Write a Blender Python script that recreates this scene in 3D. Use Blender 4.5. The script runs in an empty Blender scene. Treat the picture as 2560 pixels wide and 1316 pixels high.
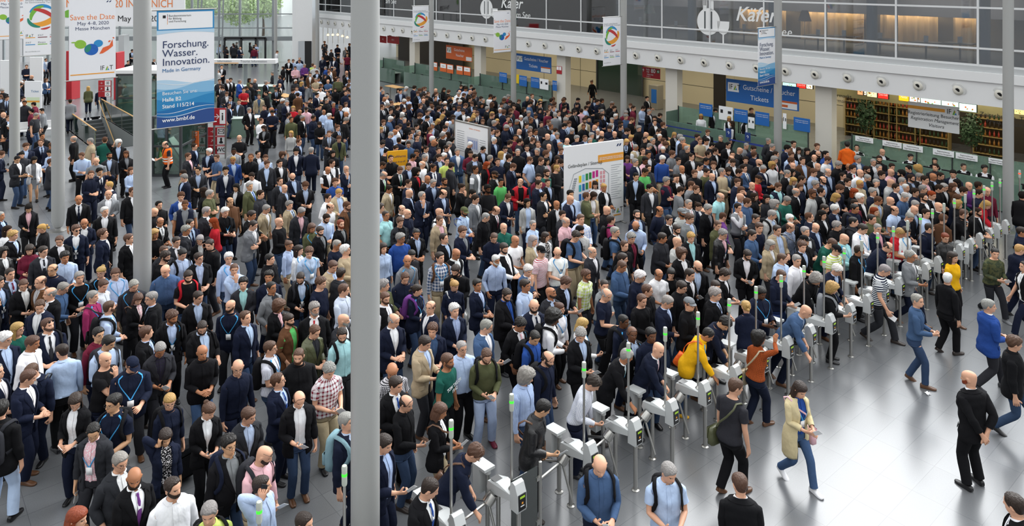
import bpy, math, random
import numpy as np
from mathutils import Matrix, Vector
SC = bpy.context.scene
COL = SC.collection
# ------------------------------------------------------------------ camera
F, U0, VH, H = 1880.0, 1280.0, -65.0, 8.4        # focal length in px, centre column, horizon row, eye height
cd = bpy.data.cameras.new('camera'); cam = bpy.data.objects.new('camera', cd); COL.objects.link(cam)
cam.location = (0, 0, H); cam.rotation_euler = (math.pi / 2, 0, 0)
cd.sensor_width = 36.0; cd.lens = 36.0 * F / 2560.0; cd.shift_y = (VH - 658.0) / 2560.0
cd.clip_end = 600
SC.camera = cam
# ------------------------------------------------------------------ light: an overcast sky through the hall's glass roof
W = bpy.data.worlds.new('overcast_sky'); SC.world = W; W.use_nodes = True
nt = W.node_tree; nt.nodes.clear()
wo = nt.nodes.new('ShaderNodeOutputWorld'); bg = nt.nodes.new('ShaderNodeBackground')
tc = nt.nodes.new('ShaderNodeTexCoord')
def wdot(d, lo, hi, a, b):
    v = nt.nodes.new('ShaderNodeVectorMath'); v.operation = 'DOT_PRODUCT'
    n = nt.nodes.new('ShaderNodeVectorMath'); n.operation = 'NORMALIZE'
    nt.links.new(tc.outputs['Generated'], n.inputs[0]); nt.links.new(n.outputs[0], v.inputs[0])
    v.inputs[1].default_value = Vector(d).normalized()
    m = nt.nodes.new('ShaderNodeMapRange'); m.interpolation_type = 'SMOOTHSTEP'
    for i, x in zip((1, 2, 3, 4), (lo, hi, a, b)): m.inputs[i].default_value = x
    nt.links.new(v.outputs['Value'], m.inputs[0]); return m.outputs[0]
up = wdot((0, 0, 1), -0.05, 0.75, 0.47, 1.2)          # brighter towards the zenith
br = wdot((9.6, 12.5, 9.2), 0.77, 0.955, 0.0, 4.9)      # the bright patch of sky over the right-hand side
ad = nt.nodes.new('ShaderNodeMath'); ad.operation = 'ADD'; nt.links.new(up, ad.inputs[0]); nt.links.new(br, ad.inputs[1])
bg.inputs['Color'].default_value = (0.97, 0.99, 1.0, 1)
nt.links.new(ad.outputs[0], bg.inputs['Strength']); nt.links.new(bg.outputs[0], wo.inputs['Surface'])
vs = SC.view_settings; vs.view_transform = 'Standard'; vs.look = 'None'; vs.gamma = 1.0; vs.use_curve_mapping = False
SC.display_settings.display_device = 'sRGB'
vs.exposure = 0.42
cy = SC.cycles
cy.max_bounces = 5; cy.diffuse_bounces = 2; cy.glossy_bounces = 2; cy.transmission_bounces = 3; cy.transparent_max_bounces = 10
cy.caustics_reflective = False; cy.caustics_refractive = False
# ------------------------------------------------------------------ frame of the place
AV = Vector((-0.6481, 0.7616, 0)); BV = Vector((0.7616, 0.6481, 0))     # along the right-hand building (away), and into it
AZ = math.atan2(BV.y, BV.x)                                              # rotation that takes local +x to BV and local +y to AV
def gp(u, v, z=0.0):
    """point at height z seen at pixel (u, v)"""
    Y = F * (H - z) / (v - VH); return Vector(((u - U0) / F * Y, Y, z))
def at(u, Y, z=0.0): return Vector(((u - U0) / F * Y, Y, z))
def zat(v, Y): return H - (v - VH) * Y / F
P0 = Vector((13.5, 32.6, 0))                                             # foot of one pillar of the right-hand building
def fac(s, t, z=0.0): return P0 + AV * s + BV * t + Vector((0, 0, z))
def s_of_u(u, t=0.0):
    k = (u - U0) / F; o = P0 + BV * t
    return (o.x - k * o.y) / (k * AV.y - AV.x)
def lin(c):
    return tuple((x / 12.92 if x <= 0.04045 else ((x + 0.055) / 1.055) ** 2.4) for x in c)
def hx(h):
    return lin(tuple(int(h[i:i + 2], 16) / 255 for i in (0, 2, 4)))
# ------------------------------------------------------------------ materials
MATS = {}
def mat(name, col=None, rough=0.6, metal=0.0, spec=0.5, objcol=False, emit=0.0, alpha=1.0, noise=0.0, nscale=8.0, bump=0.0, bscale=30.0, stretch=(1, 1, 1), attr=None):
    if name in MATS: return MATS[name]
    m = bpy.data.materials.new(name); MATS[name] = m; m.use_nodes = True
    t = m.node_tree; p = t.nodes['Principled BSDF']
    p.inputs['Roughness'].default_value = rough; p.inputs['Metallic'].default_value = metal
    p.inputs['Specular IOR Level'].default_value = spec
    c = col if col is not None else (0.5, 0.5, 0.5)
    src = None
    if objcol:
        o = t.nodes.new('ShaderNodeObjectInfo'); src = o.outputs['Color']
    elif attr:
        o = t.nodes.new('ShaderNodeAttribute'); o.attribute_name = attr; src = o.outputs['Color']
    p.inputs['Base Color'].default_value = (*c, 1)
    cd_ = t.nodes.new('ShaderNodeTexCoord')
    mp = t.nodes.new('ShaderNodeMapping'); mp.inputs['Scale'].default_value = stretch
    t.links.new(cd_.outputs['Object'], mp.inputs[0])
    if noise > 0:
        n = t.nodes.new('ShaderNodeTexNoise'); n.inputs['Scale'].default_value = nscale; n.inputs['Detail'].default_value = 3
        t.links.new(mp.outputs[0], n.inputs['Vector'])
        r = t.nodes.new('ShaderNodeMapRange'); r.inputs[3].default_value = 1 - noise; r.inputs[4].default_value = 1 + noise
        t.links.new(n.outputs['Fac'], r.inputs[0])
        x = t.nodes.new('ShaderNodeVectorMath'); x.operation = 'SCALE'
        if src is not None: t.links.new(src, x.inputs[0])
        else: x.inputs[0].default_value = c
        t.links.new(r.outputs[0], x.inputs['Scale']); src = x.outputs[0]
    if src is not None: t.links.new(src, p.inputs['Base Color'])
    if bump > 0:
        n = t.nodes.new('ShaderNodeTexNoise'); n.inputs['Scale'].default_value = bscale; n.inputs['Detail'].default_value = 2
        t.links.new(mp.outputs[0], n.inputs['Vector'])
        b = t.nodes.new('ShaderNodeBump'); b.inputs['Strength'].default_value = bump; b.inputs['Distance'].default_value = 0.02
        t.links.new(n.outputs['Fac'], b.inputs['Height']); t.links.new(b.outputs[0], p.inputs['Normal'])
    if emit > 0:
        p.inputs['Emission Color'].default_value = (*c, 1); p.inputs['Emission Strength'].default_value = emit
    if alpha < 1: p.inputs['Alpha'].default_value = alpha
    return m
def glass(name, tint=(0.8, 0.93, 0.88), refl=0.12, body=0.0, bodycol=(0.4, 0.6, 0.5)):
    """thin pane: see-through with a tint, a mirror-like share and, when frosted, a body colour"""
    if name in MATS: return MATS[name]
    m = bpy.data.materials.new(name); MATS[name] = m; m.use_nodes = True
    t = m.node_tree; t.nodes.clear(); o = t.nodes.new('ShaderNodeOutputMaterial')
    tr = t.nodes.new('ShaderNodeBsdfTransparent'); tr.inputs[0].default_value = (*tint, 1)
    gl = t.nodes.new('ShaderNodeBsdfGlossy'); gl.inputs['Roughness'].default_value = 0.03
    lw = t.nodes.new('ShaderNodeFresnel'); lw.inputs[0].default_value = 1.5
    mm = t.nodes.new('ShaderNodeMath'); mm.operation = 'ADD'; mm.inputs[1].default_value = refl; t.links.new(lw.outputs[0], mm.inputs[0])
    last = tr.outputs[0]
    if body > 0:
        d = t.nodes.new('ShaderNodeBsdfDiffuse'); d.inputs[0].default_value = (*bodycol, 1)
        x = t.nodes.new('ShaderNodeMixShader'); x.inputs[0].default_value = body
        t.links.new(last, x.inputs[1]); t.links.new(d.outputs[0], x.inputs[2]); last = x.outputs[0]
    x = t.nodes.new('ShaderNodeMixShader'); t.links.new(mm.outputs[0], x.inputs[0])
    t.links.new(last, x.inputs[1]); t.links.new(gl.outputs[0], x.inputs[2]); t.links.new(x.outputs[0], o.inputs[0])
    return m
# ------------------------------------------------------------------ mesh helpers
class MB:
    """collects boxes, tubes and discs; build() links them as ONE mesh object"""
    def __init__(s): s.v = []; s.f = []; s.m = []
    def add(s, vs, fs, mi=0):
        o = len(s.v); s.v.extend([tuple(x) for x in vs]); s.f.extend([tuple(i + o for i in f) for f in fs]); s.m.extend([mi] * len(fs)); return s
    def box(s, x0, x1, y0, y1, z0, z1, mi=0, M=None):
        vs = [Vector((x, y, z)) for z in (z0, z1) for y in (y0, y1) for x in (x0, x1)]
        if M is not None: vs = [M @ v for v in vs]
        return s.add(vs, [(0, 2, 3, 1), (4, 5, 7, 6), (0, 1, 5, 4), (2, 6, 7, 3), (0, 4, 6, 2), (1, 3, 7, 5)], mi)
    def bbox(s, x0, x1, y0, y1, z0, z1, b=0.01, mi=0, M=None):
        """box with bevelled vertical and top edges"""
        def ring(e, z):
            X0, X1, Y0, Y1 = x0 + e, x1 - e, y0 + e, y1 - e
            return [Vector(p) for p in ((X0 + b, Y0, z), (X1 - b, Y0, z), (X1, Y0 + b, z), (X1, Y1 - b, z), (X1 - b, Y1, z), (X0 + b, Y1, z), (X0, Y1 - b, z), (X0, Y0 + b, z))]
        R = [ring(b, z0), ring(0, z0 + b), ring(0, z1 - b), ring(b, z1)]
        vs = [v for r in R for v in r]
        if M is not None: vs = [M @ v for v in vs]
        fs = [tuple(range(7, -1, -1)), tuple(range(24, 32))]
        for k in range(3):
            for i in range(8): fs.append((k * 8 + i, k * 8 + (i + 1) % 8, k * 8 + 8 + (i + 1) % 8, k * 8 + 8 + i))
        return s.add(vs, fs, mi)
    def tube(s, path, rad, n=10, mi=0, cap=True):
        P = [Vector(p) for p in path]; rs = rad if hasattr(rad, '__len__') else [rad] * len(P)
        vs = []; t = None; e = None
        for i, p in enumerate(P):
            d = (P[min(i + 1, len(P) - 1)] - P[max(i - 1, 0)]).normalized()
            if e is None:
                e = d.cross(Vector((0, 0, 1)));
                if e.length < 1e-3: e = d.cross(Vector((1, 0, 0)))
                e.normalize()
            else:
                e = (e - d * e.dot(d)).normalized()
            g = d.cross(e)
            for k in range(n):
                a = 2 * math.pi * k / n; vs.append(p + (e * math.cos(a) + g * math.sin(a)) * rs[i])
        fs = []
        for i in range(len(P) - 1):
            for k in range(n): fs.append((i * n + k, i * n + (k + 1) % n, (i + 1) * n + (k + 1) % n, (i + 1) * n + k))
        if cap: fs += [tuple(range(n - 1, -1, -1)), tuple((len(P) - 1) * n + k for k in range(n))]
        return s.add(vs, fs, mi)
    def lathe(s, prof, c=(0, 0, 0), n=16, mi=0):
        c = Vector(c); return s.tube([c + Vector((0, 0, z)) for r, z in prof], [r for r, z in prof], n, mi)
    def poly(s, pts, mi=0): return s.add(pts, [tuple(range(len(pts)))], mi)
    def prism(s, pts, d, mi=0):
        """outline pts pushed along d"""
        n = len(pts); P = [Vector(p) for p in pts]; d = Vector(d)
        fs = [tuple(range(n - 1, -1, -1)), tuple(range(n, 2 * n))] + [(i, (i + 1) % n, n + (i + 1) % n, n + i) for i in range(n)]
        return s.add(P + [p + d for p in P], fs, mi)
    def mesh(s, name):
        me = bpy.data.meshes.new(name); me.from_pydata(s.v, [], s.f)
        me.polygons.foreach_set('material_index', s.m); return me
    def build(s, name, mats, parent=None, smooth=False, loc=None, rz=None):
        me = s.mesh(name)
        for m in (mats if isinstance(mats, (list, tuple)) else [mats]): me.materials.append(m)
        if smooth:
            me.polygons.foreach_set('use_smooth', [True] * len(me.polygons)); me.set_sharp_from_angle(angle=math.radians(35))
        return link(name, me, parent, loc, rz)
def link(name, data, parent=None, loc=None, rz=None):
    o = bpy.data.objects.new(name, data); COL.objects.link(o)
    if parent is not None: o.parent = parent
    if loc is not None: o.location = loc
    if rz is not None: o.rotation_euler = (0, 0, rz)
    return o
def tag(o, label=None, cat=None, group=None, kind=None):
    if label: o['label'] = label
    if cat: o['category'] = cat
    if group: o['group'] = group
    if kind: o['kind'] = kind
    return o
def empty(name, loc=(0, 0, 0), rz=0.0, label=None, cat=None, group=None):
    o = link(name, None, None, loc, rz); o.empty_display_size = 0.1; return tag(o, label, cat, group)
def struct(o): o['kind'] = 'structure'; return o
def copy_tree(o, parent=None):
    c = o.copy(); COL.objects.link(c)
    if parent is not None: c.parent = parent
    for ch in list(o.children): copy_tree(ch, c)
    return c
def text(body, size, parent, loc, m, align='CENTER', rot=(math.pi / 2, 0, 0), shear=0.0, sx=1.0, name='lettering', bold=0.0, space=1.0):
    """lettering standing upright, read from local -y"""
    cu = bpy.data.curves.new(name, 'FONT'); cu.body = body; cu.size = size; cu.align_x = align; cu.align_y = 'CENTER'
    cu.shear = shear; cu.offset = bold * size; cu.space_character = space; cu.resolution_u = 3; cu.extrude = 0.0005; cu.materials.append(m)
    tmp = bpy.data.objects.new('t', cu); me = bpy.data.meshes.new_from_object(tmp); bpy.data.objects.remove(tmp); bpy.data.curves.remove(cu); me.name = name
    o = link(name, me, parent, loc); o.rotation_euler = rot; o.scale = (sx, 1, 1); return o
# ------------------------------------------------------------------ people: body, clothes and hair as lofted skins
def catmull(v, faces, mats, attr=None):
    """one Catmull-Clark step for open or closed meshes of any polygons; v is (n,k)"""
    n = len(v); L = np.array([len(f) for f in faces]); lv = np.concatenate([np.array(f) for f in faces])
    st = np.concatenate([[0], np.cumsum(L)[:-1]]); lf = np.repeat(np.arange(len(L)), L)
    pos = np.arange(len(lv)) - st[lf]; nx = st[lf] + (pos + 1) % L[lf]
    a, b = lv, lv[nx]; key = np.minimum(a, b).astype(np.int64) * n + np.maximum(a, b)
    uk, inv, cnt = np.unique(key, return_inverse=True, return_counts=True)
    ea, eb = uk // n, uk % n
    fp = np.zeros((len(L), v.shape[1])); np.add.at(fp, lf, v[lv]); fp /= L[:, None]
    mid = (v[ea] + v[eb]) / 2
    fs = np.zeros_like(mid); np.add.at(fs, inv, fp[lf])
    inner = cnt == 2
    ep = mid.copy(); ep[inner] = mid[inner] / 2 + fs[inner] / 4
    bd = cnt == 1; isb = np.zeros(n, bool); isb[ea[bd]] = True; isb[eb[bd]] = True
    val = np.bincount(np.concatenate([ea, eb]), minlength=n).astype(float); val[val == 0] = 1
    R = np.zeros_like(v); np.add.at(R, ea, mid); np.add.at(R, eb, mid); R /= val[:, None]
    Q = np.zeros_like(v); np.add.at(Q, lv, fp[lf]); nf = np.bincount(lv, minlength=n).astype(float); nf[nf == 0] = 1; Q /= nf[:, None]
    vp = (Q + 2 * R + (val[:, None] - 3) * v) / val[:, None]
    B = np.zeros_like(v); bc = np.zeros(n); np.add.at(B, ea[bd], mid[bd]); np.add.at(B, eb[bd], mid[bd]); np.add.at(bc, ea[bd], 1); np.add.at(bc, eb[bd], 1)
    ok = isb & (bc == 2); vp[ok] = v[ok] / 2 + B[ok] / bc[ok][:, None] / 2; vp[isb & (bc != 2)] = v[isb & (bc != 2)]
    prev = inv[st[lf] + (pos - 1) % L[lf]]
    quads = np.stack([lv, n + inv, n + len(uk) + lf, n + prev], 1)
    return np.concatenate([vp, ep, fp]), quads, np.asarray(mats)[lf]
def to_mesh(name, v, faces, mats, materials):
    me = bpy.data.meshes.new(name)
    if isinstance(faces, np.ndarray):
        nf, k = faces.shape; me.vertices.add(len(v)); me.vertices.foreach_set('co', np.ascontiguousarray(v[:, :3], dtype=np.float32).ravel())
        me.loops.add(nf * k); me.loops.foreach_set('vertex_index', faces.astype(np.int32).ravel())
        me.polygons.add(nf); me.polygons.foreach_set('loop_start', np.arange(0, nf * k, k, dtype=np.int32))
        me.polygons.foreach_set('material_index', np.asarray(mats, dtype=np.int32)); me.update(calc_edges=True)
    else:
        me.from_pydata([tuple(x[:3]) for x in v], [], faces); me.polygons.foreach_set('material_index', list(mats))
    me.polygons.foreach_set('use_smooth', np.ones(len(me.polygons), bool))
    if v.shape[1] >= 6:                                  # cloth coordinates: across and along the weave
        r = v[:, 3:6]; arm = np.abs(r[:, 0]) > 2; c = np.stack([np.where(arm, r[:, 1], np.arctan2(r[:, 0], r[:, 1]) * .165), 0 * r[:, 2], r[:, 2]], 1)
        a = me.attributes.new('weave', 'FLOAT_VECTOR', 'POINT'); a.data.foreach_set('vector', c.astype(np.float32).ravel())
    for m in materials: me.materials.append(m)
    return me
def sst(a, b, x):
    t = np.clip((np.asarray(x, float) - a) / (b - a), 0, 1); return t * t * (3 - 2 * t)
def unit(v): v = np.asarray(v, float); return v / max(1e-9, np.linalg.norm(v))
def Rx(a): c, s = math.cos(a), math.sin(a); return np.array([[1, 0, 0], [0, c, s], [0, -s, c]])     # + leans +z towards +y
def Rz(a): c, s = math.cos(a), math.sin(a); return np.array([[c, -s, 0], [s, c, 0], [0, 0, 1]])
K = 32
TH = np.arange(K) * 2 * math.pi / K                      # 0 = front (+y), then towards +x
BT = {   # z, half width, half depth, centre y   for the three builds
 'm': [(.82, .165, .105, -.012), (.86, .176, .118, -.012), (.93, .172, .115, -.008), (1.0, .157, .108, 0), (1.08, .15, .105, .004), (1.16, .154, .112, .004), (1.24, .166, .12, .004), (1.30, .174, .122, .002), (1.345, .178, .118, -.004), (1.39, .178, .11, -.01), (1.43, .172, .098, -.016), (1.455, .150, .085, -.02), (1.475, .112, .073, -.02), (1.492, .078, .064, -.016), (1.51, .061, .06, -.012), (1.53, .057, .058, -.008)],
 'h': [(.82, .175, .115, -.008), (.86, .19, .135, -.005), (.93, .192, .148, .012), (1.0, .19, .16, .028), (1.08, .188, .165, .034), (1.16, .185, .155, .028), (1.24, .186, .14, .014), (1.30, .19, .132, .006), (1.345, .192, .126, -.002), (1.39, .19, .116, -.01), (1.43, .182, .102, -.016), (1.455, .158, .09, -.02), (1.475, .118, .078, -.02), (1.492, .085, .07, -.016), (1.51, .068, .066, -.012), (1.53, .063, .064, -.008)],
 'f': [(.82, .168, .11, -.013), (.86, .178, .122, -.014), (.93, .168, .115, -.008), (1.0, .144, .1, 0), (1.08, .132, .094, .002), (1.16, .138, .1, .004), (1.24, .148, .116, .012), (1.30, .154, .118, .012), (1.345, .158, .108, .002), (1.39, .16, .098, -.008), (1.43, .152, .088, -.014), (1.455, .13, .077, -.018), (1.475, .096, .066, -.018), (1.492, .068, .057, -.014), (1.51, .053, .053, -.01), (1.53, .049, .051, -.006)]}
BTA = {k: np.array(x) for k, x in BT.items()}
HEADP = np.array([  # z, front, back, half width
 (1.548, .072, .066, .056), (1.556, .092, .070, .057), (1.572, .100, .076, .061), (1.594, .1005, .083, .066), (1.616, .1, .09, .0695), (1.637, .0985, .096, .0725), (1.657, .097, .1, .075), (1.676, .0985, .103, .077), (1.695, .0975, .104, .0775), (1.715, .092, .1, .0745), (1.733, .079, .089, .066), (1.748, .059, .07, .052), (1.759, .034, .044, .031), (1.764, .012, .016, .011)])
HU = [math.radians(a) for a in (0, 7, 14, 21, 28, 36, 45, 55, 67, 80, 92, 104, 118, 132, 147, 163, 180)]
HT = np.array(HU + [2 * math.pi - a for a in HU[-2:0:-1]])
def torso(bt, z, th, off=0.0):
    A = BTA[bt]; z = np.asarray(z, float); a = np.interp(z, A[:, 0], A[:, 1]) + off; b = np.interp(z, A[:, 0], A[:, 2]) + off; yc = np.interp(z, A[:, 0], A[:, 3])
    s, c = np.sin(th), np.cos(th); p = .86
    x = a * np.sign(s) * np.abs(s) ** p; y = yc + b * np.sign(c) * np.abs(c) ** p
    return np.stack([x + 0 * z, y, z + 0 * x], -1)
def headpt(z, th, off=0.0):
    P = HEADP; f, b, w = (np.interp(z, P[:, 0], P[:, i]) for i in (1, 2, 3))
    s, c = np.sin(th), np.cos(th); r = np.where(c > 0, f, b)
    jaw = np.interp(z, [1.55, 1.6, 1.66, 1.72], [1.15, 1.02, .94, .96])
    x = (w + off) * np.sign(s) * np.abs(s) ** jaw; y = (r + off) * np.sign(c) * np.abs(c) ** .92 - .006
    return np.stack([x + 0 * z, y + 0 * z, z + 0 * x], -1)
class Pose:
    """lean / twist of the trunk, turn and nod of the head, wrists, and feet; local frame faces +y, the right hand is at +x"""
    def __init__(p, key):
        arms, legs, lean, yaw, nod, bt = key; p.key = key; p.bt = bt; p.lean = math.radians(lean)
        p.R = Rx(p.lean); p.Rh = Rz(math.radians(yaw)) @ Rx(math.radians(nod)); p.pl = np.array([0, 0, .95]); p.pn = np.array([0, -.012, 1.525])
        p.shift = np.array([0, -.35 * math.sin(p.lean), 0]) * (1 if lean > 20 else 0)
        p.bend = 1 + (.0 if lean <= 20 else 0)
        sc = {'m': 1.0, 'h': 1.05, 'f': .88}[bt]
        ARM = {  # right wrist, left wrist, (finger dir), (back-of-hand normal)   in trunk coordinates
         'down': ((.255, .03, .83), (-.255, .03, .83), (.0, .12, -1), (1, .1, 0), (0, .12, -1), (-1, .1, 0)),
         'front': ((.085, .25, 1.06), (-.085, .25, 1.06), (-.75, .6, .05), (.35, .5, .8), (.75, .6, .05), (-.35, .5, .8)),
         'ticket': ((.12, .29, 1.10), (-.255, .03, .83), (-.35, .95, .05), (.75, .25, -.6), (0, .12, -1), (-1, .1, 0)),
         'two': ((.10, .27, 1.10), (-.10, .27, 1.08), (-.4, .9, .1), (.75, .3, -.5), (.45, .9, .05), (-.6, .3, .7)),
         'cross': ((-.07, .20, 1.17), (.05, .235, 1.13), (-.9, -.3, .2), (-.2, 1, .2), (.8, -.45, .1), (.3, 1, .3)),
         'phone': ((.115, .075, 1.545), (-.255, .03, .83), (-.05, .1, 1), (1, .15, 0), (0, .12, -1), (-1, .1, 0)),
         'chin': ((.05, .17, 1.43), (-.09, .22, 1.12), (-.1, -.2, 1), (.3, 1, .2), (1, .1, 0), (0, 1, .2)),
         'back': ((.05, -.20, .95), (-.05, -.21, .93), (-.5, -.1, -.8), (0, -1, 0), (.5, -.1, -.8), (0, -1, 0)),
         'reach': ((.20, .46, 1.10), (-.14, .34, 1.05), (-.1, .9, -.3), (.2, .3, .9), (.2, .9, -.3), (-.3, .3, .9)),
         'walk': ((.24, .20, .88), (-.26, -.16, .86), (0, .55, -.8), (1, .1, .1), (0, -.2, -1), (-1, .1, 0)),
         'photo': ((.13, .34, 1.58), (-.13, .34, 1.58), (-.35, .2, .9), (.5, -.7, .2), (.35, .2, .9), (-.5, -.7, .2)),
         'pocket': ((.21, .10, .93), (-.255, .03, .83), (-.25, .25, -1), (.9, .4, 0), (0, .12, -1), (-1, .1, 0)),
         'hail': ((.20, .20, 1.62), (-.255, .03, .83), (0, .1, 1), (0, -1, .2), (0, .12, -1), (-1, .1, 0)),
         'sit': ((.14, .32, 1.02), (-.16, .30, 1.02), (-.3, .95, -.1), (.2, .1, .95), (.3, .95, -.1), (-.2, .1, .95))}
        w = ARM[arms]; p.arms = arms; p.arm = []
        for sgn, wr, fd, nn in ((1, w[0], w[2], w[3]), (-1, w[1], w[4], w[5])):
            S = np.array([sgn * .168 * sc, -.012, 1.405]); wr = np.array(wr) * np.array([sc, 1, 1])
            hang = wr[2] < 1.0 and arms in ('down', 'ticket', 'phone', 'pocket', 'hail') and lean > 0
            Sd = p.D(S[None])[0]
            if bt == 'h': wr = wr + np.array([sgn * .03, .05 if wr[1] > .1 else 0, 0])
            wd = np.array([wr[0], wr[1] + (Sd[1] - S[1]) * .9, wr[2] - (S[2] - Sd[2])]) if hang else p.D(wr[None])[0]
            Rm = np.eye(3) if hang else p.R
            p.arm.append((sgn, S, Sd, wd, Rm @ unit(fd), Rm @ unit(nn)))
        LEG = {'stand': ((.10, .0, 0), (-.10, .0, 0), 0, 0), 'wide': ((.14, .03, 8), (-.13, -.03, -8), 0, 0), 'ease': ((.10, .06, 10), (-.11, -.05, -6), 0, 0),
               'walk': ((.08, -.30, 0), (-.08, .30, 0), .055, 0), 'step': ((.09, .17, 0), (-.10, -.15, 0), .02, 0), 'sit': ((.11, .40, 0), (-.11, .42, 0), 0, 0)}
        p.legs = legs; L = LEG[legs]; p.feet = []
        p.drop = {'walk': .045, 'step': .012, 'sit': .42}.get(legs, 0.0)
        for sgn, (fx, fy, tw) in ((1, L[0]), (-1, L[1])):
            heel = L[2] if fy < -.1 else 0.0; y = fy + p.shift[1]
            hip = np.array([sgn * .088, p.shift[1] * 0, .89]); ank = np.array([fx, y + (.05 if heel else 0), .085 + heel + p.drop])
            up, lo = .42, .41; d = ank - hip; dist = min(np.linalg.norm(d), up + lo - .002); dn = d / np.linalg.norm(d)
            ca = (up * up + dist * dist - lo * lo) / (2 * up * dist); fw = unit(np.array([0, 1, 0]) - dn * dn[1]); 
            knee = hip + dn * up * ca + fw * up * math.sqrt(max(0, 1 - ca * ca)); ank = hip + dn * dist
            p.feet.append((sgn, hip, knee, ank, math.radians(tw), math.radians(-28) if heel else 0.0))
        M = np.eye(4); M[:3, :3] = p.R @ p.Rh; M[:3, 3] = p.D(p.pn[None])[0] - M[:3, :3] @ p.pn; p.MH = M
    def D(p, v):
        """trunk bend: rigid above the waist, eased through the hips"""
        v = np.asarray(v, float).copy(); w = sst(.86, 1.12, v[:, 2]); out = v.copy()
        if abs(p.lean) > 1e-4:
            a = p.lean * w; c, s = np.cos(a), np.sin(a); y, z = v[:, 1], v[:, 2] - .95
            out[:, 1] = y * c + z * s; out[:, 2] = .95 + z * c - y * s
        out += p.shift * sst(.5, .9, v[:, 2])[:, None] * 0
        return out
    def DH(p, v):
        v = np.asarray(v, float); w = sst(1.485, 1.56, v[:, 2])[:, None]; r = (v - p.pn) @ p.Rh.T + p.pn
        return p.D(v * (1 - w) + r * w)
class Geo:
    def __init__(g): g.v = []; g.f = []; g.m = []; g.n = 0
    def add(g, pts, rest=None):
        pts = np.asarray(pts, float); rest = pts if rest is None else np.asarray(rest, float)
        g.v.append(np.concatenate([pts, rest], 1)); o = g.n; g.n += len(pts); return list(range(o, o + len(pts)))
    def face(g, *f, m=0): g.f.append(tuple(f)); g.m.append(m)
    def strip(g, a, b, m=0, closed=True, skip=()):
        n = len(a)
        for i in range(n if closed else n - 1):
            if i in skip: continue
            j = (i + 1) % n; g.f.append((a[i], a[j], b[j], b[i])); g.m.append(m)
    def cap(g, r, m=0):
        V = np.concatenate(g.v); c = g.add([V[r, :3].mean(0)], [V[r, 3:].mean(0)])[0]
        for i in range(len(r)): g.f.append((r[i], r[(i + 1) % len(r)], c)); g.m.append(m)
    def out(g, name, mats, levels=1, post=None):
        v = np.concatenate(g.v); f, m = g.f, g.m
        used = np.zeros(len(v), bool); used[np.concatenate([np.array(x) for x in f])] = True; ix = np.cumsum(used) - 1; v = v[used]; f = [tuple(int(ix[i]) for i in x) for x in f]
        if levels == 0: return v, f, m
        v, f, m = catmull(v, f, m)
        if levels == 2: v, f, m = catmull(v, [tuple(x) for x in f], m)
        if post: v, m = post(v, f, m)
        return to_mesh(name, v, f, m, mats) if mats is not None else (v, f, m)
def ik(S, W, up, lo, pole):
    d = W - S; L = np.linalg.norm(d); Lc = min(L, up + lo - .003); dn = d / L
    ca = (up * up + Lc * Lc - lo * lo) / (2 * up * Lc); ca = max(-1, min(1, ca)); q = unit(pole - dn * np.dot(pole, dn))
    return S + dn * up * ca + q * up * math.sqrt(max(0, 1 - ca * ca)), S + dn * Lc
def arm_rings(g, p, side, loop, radii, t1=1.0, sq=1.0, m=0, puff=0.0):
    """rings from the shoulder opening down the arm as far as t1 (1 = elbow, 2 = wrist); returns the last ring and its frame"""
    sgn, S, Sd, wd, fd, nn = p.arm[side]; sc = .93 if p.bt == 'f' else 1.0
    pole = p.R @ np.array([sgn * .55, -.75, -.45]) if p.arms != 'photo' else np.array([sgn * .9, 0, -.5])
    E, Wr = ik(Sd, wd, .30 * sc, .265 * sc, pole); d1, d2 = unit(E - Sd), unit(Wr - E)
    xo = p.R @ np.array([sgn, 0, 0.0]); C = []; T = []; ts = []
    for t, c, d in ((0.0, Sd + xo * .012, unit(xo * 1.0 + d1 * .35)), (.1, Sd + xo * .014 + d1 * .035, unit(xo * .5 + d1)), (.3, Sd + xo * .008 * .7 + (E - Sd) * .28, d1), (.62, Sd + (E - Sd) * .62 + xo * .008, d1), (.9, Sd + (E - Sd) * .9, unit(d1 * 2 + d2)), (1.0, E, unit(d1 + d2)), (1.1, E + (Wr - E) * .1, unit(d1 + d2 * 2)), (1.4, E + (Wr - E) * .4, d2), (1.75, E + (Wr - E) * .75, d2), (1.96, E + (Wr - E) * .96, d2)):
        if t <= t1 + 1e-6: C.append(c); T.append(d); ts.append(t)
    V = np.concatenate(g.v)[loop][:, :3]; ctr = V.mean(0)
    e1 = p.R @ np.array([0, 1, 0]); e2 = p.R @ np.array([0, 0, 1]); ang = np.arctan2((V - ctr) @ e2, (V - ctr) @ e1)
    s = 1 if (((ang[1] - ang[0] + math.pi) % (2 * math.pi)) - math.pi) > 0 else -1
    base = np.angle(np.mean(np.exp(1j * (ang - s * np.arange(12) * math.pi / 6)))); phi = base + s * np.arange(12) * math.pi / 6
    prev = loop; rd = unit(xo); first = True; ring = None
    for c, d, t in zip(C, T, ts):
        ax = np.cross(rd, d); sa = np.linalg.norm(ax); ca = float(np.dot(rd, d))
        if sa > 1e-6:
            ax = ax / sa; an = math.atan2(sa, ca)
            rotv = lambda x: x * math.cos(an) + np.cross(ax, x) * math.sin(an) + ax * np.dot(ax, x) * (1 - math.cos(an))
            e1, e2 = rotv(e1), rotv(e2)
        rd = d; r = np.interp(t, radii[0], radii[1])
        if t > 0: 
            pts = c + r * (np.cos(phi)[:, None] * e1 + np.sin(phi)[:, None] * e2); ring = g.add(pts, np.stack([np.full(12, sgn * 9.), np.arange(12) * .028, np.full(12, 9 + t * .29)], 1))
            g.strip(prev, ring, m); prev = ring
    return prev, (Wr, d2, e1, e2, phi, fd, nn, sgn, s)
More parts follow.
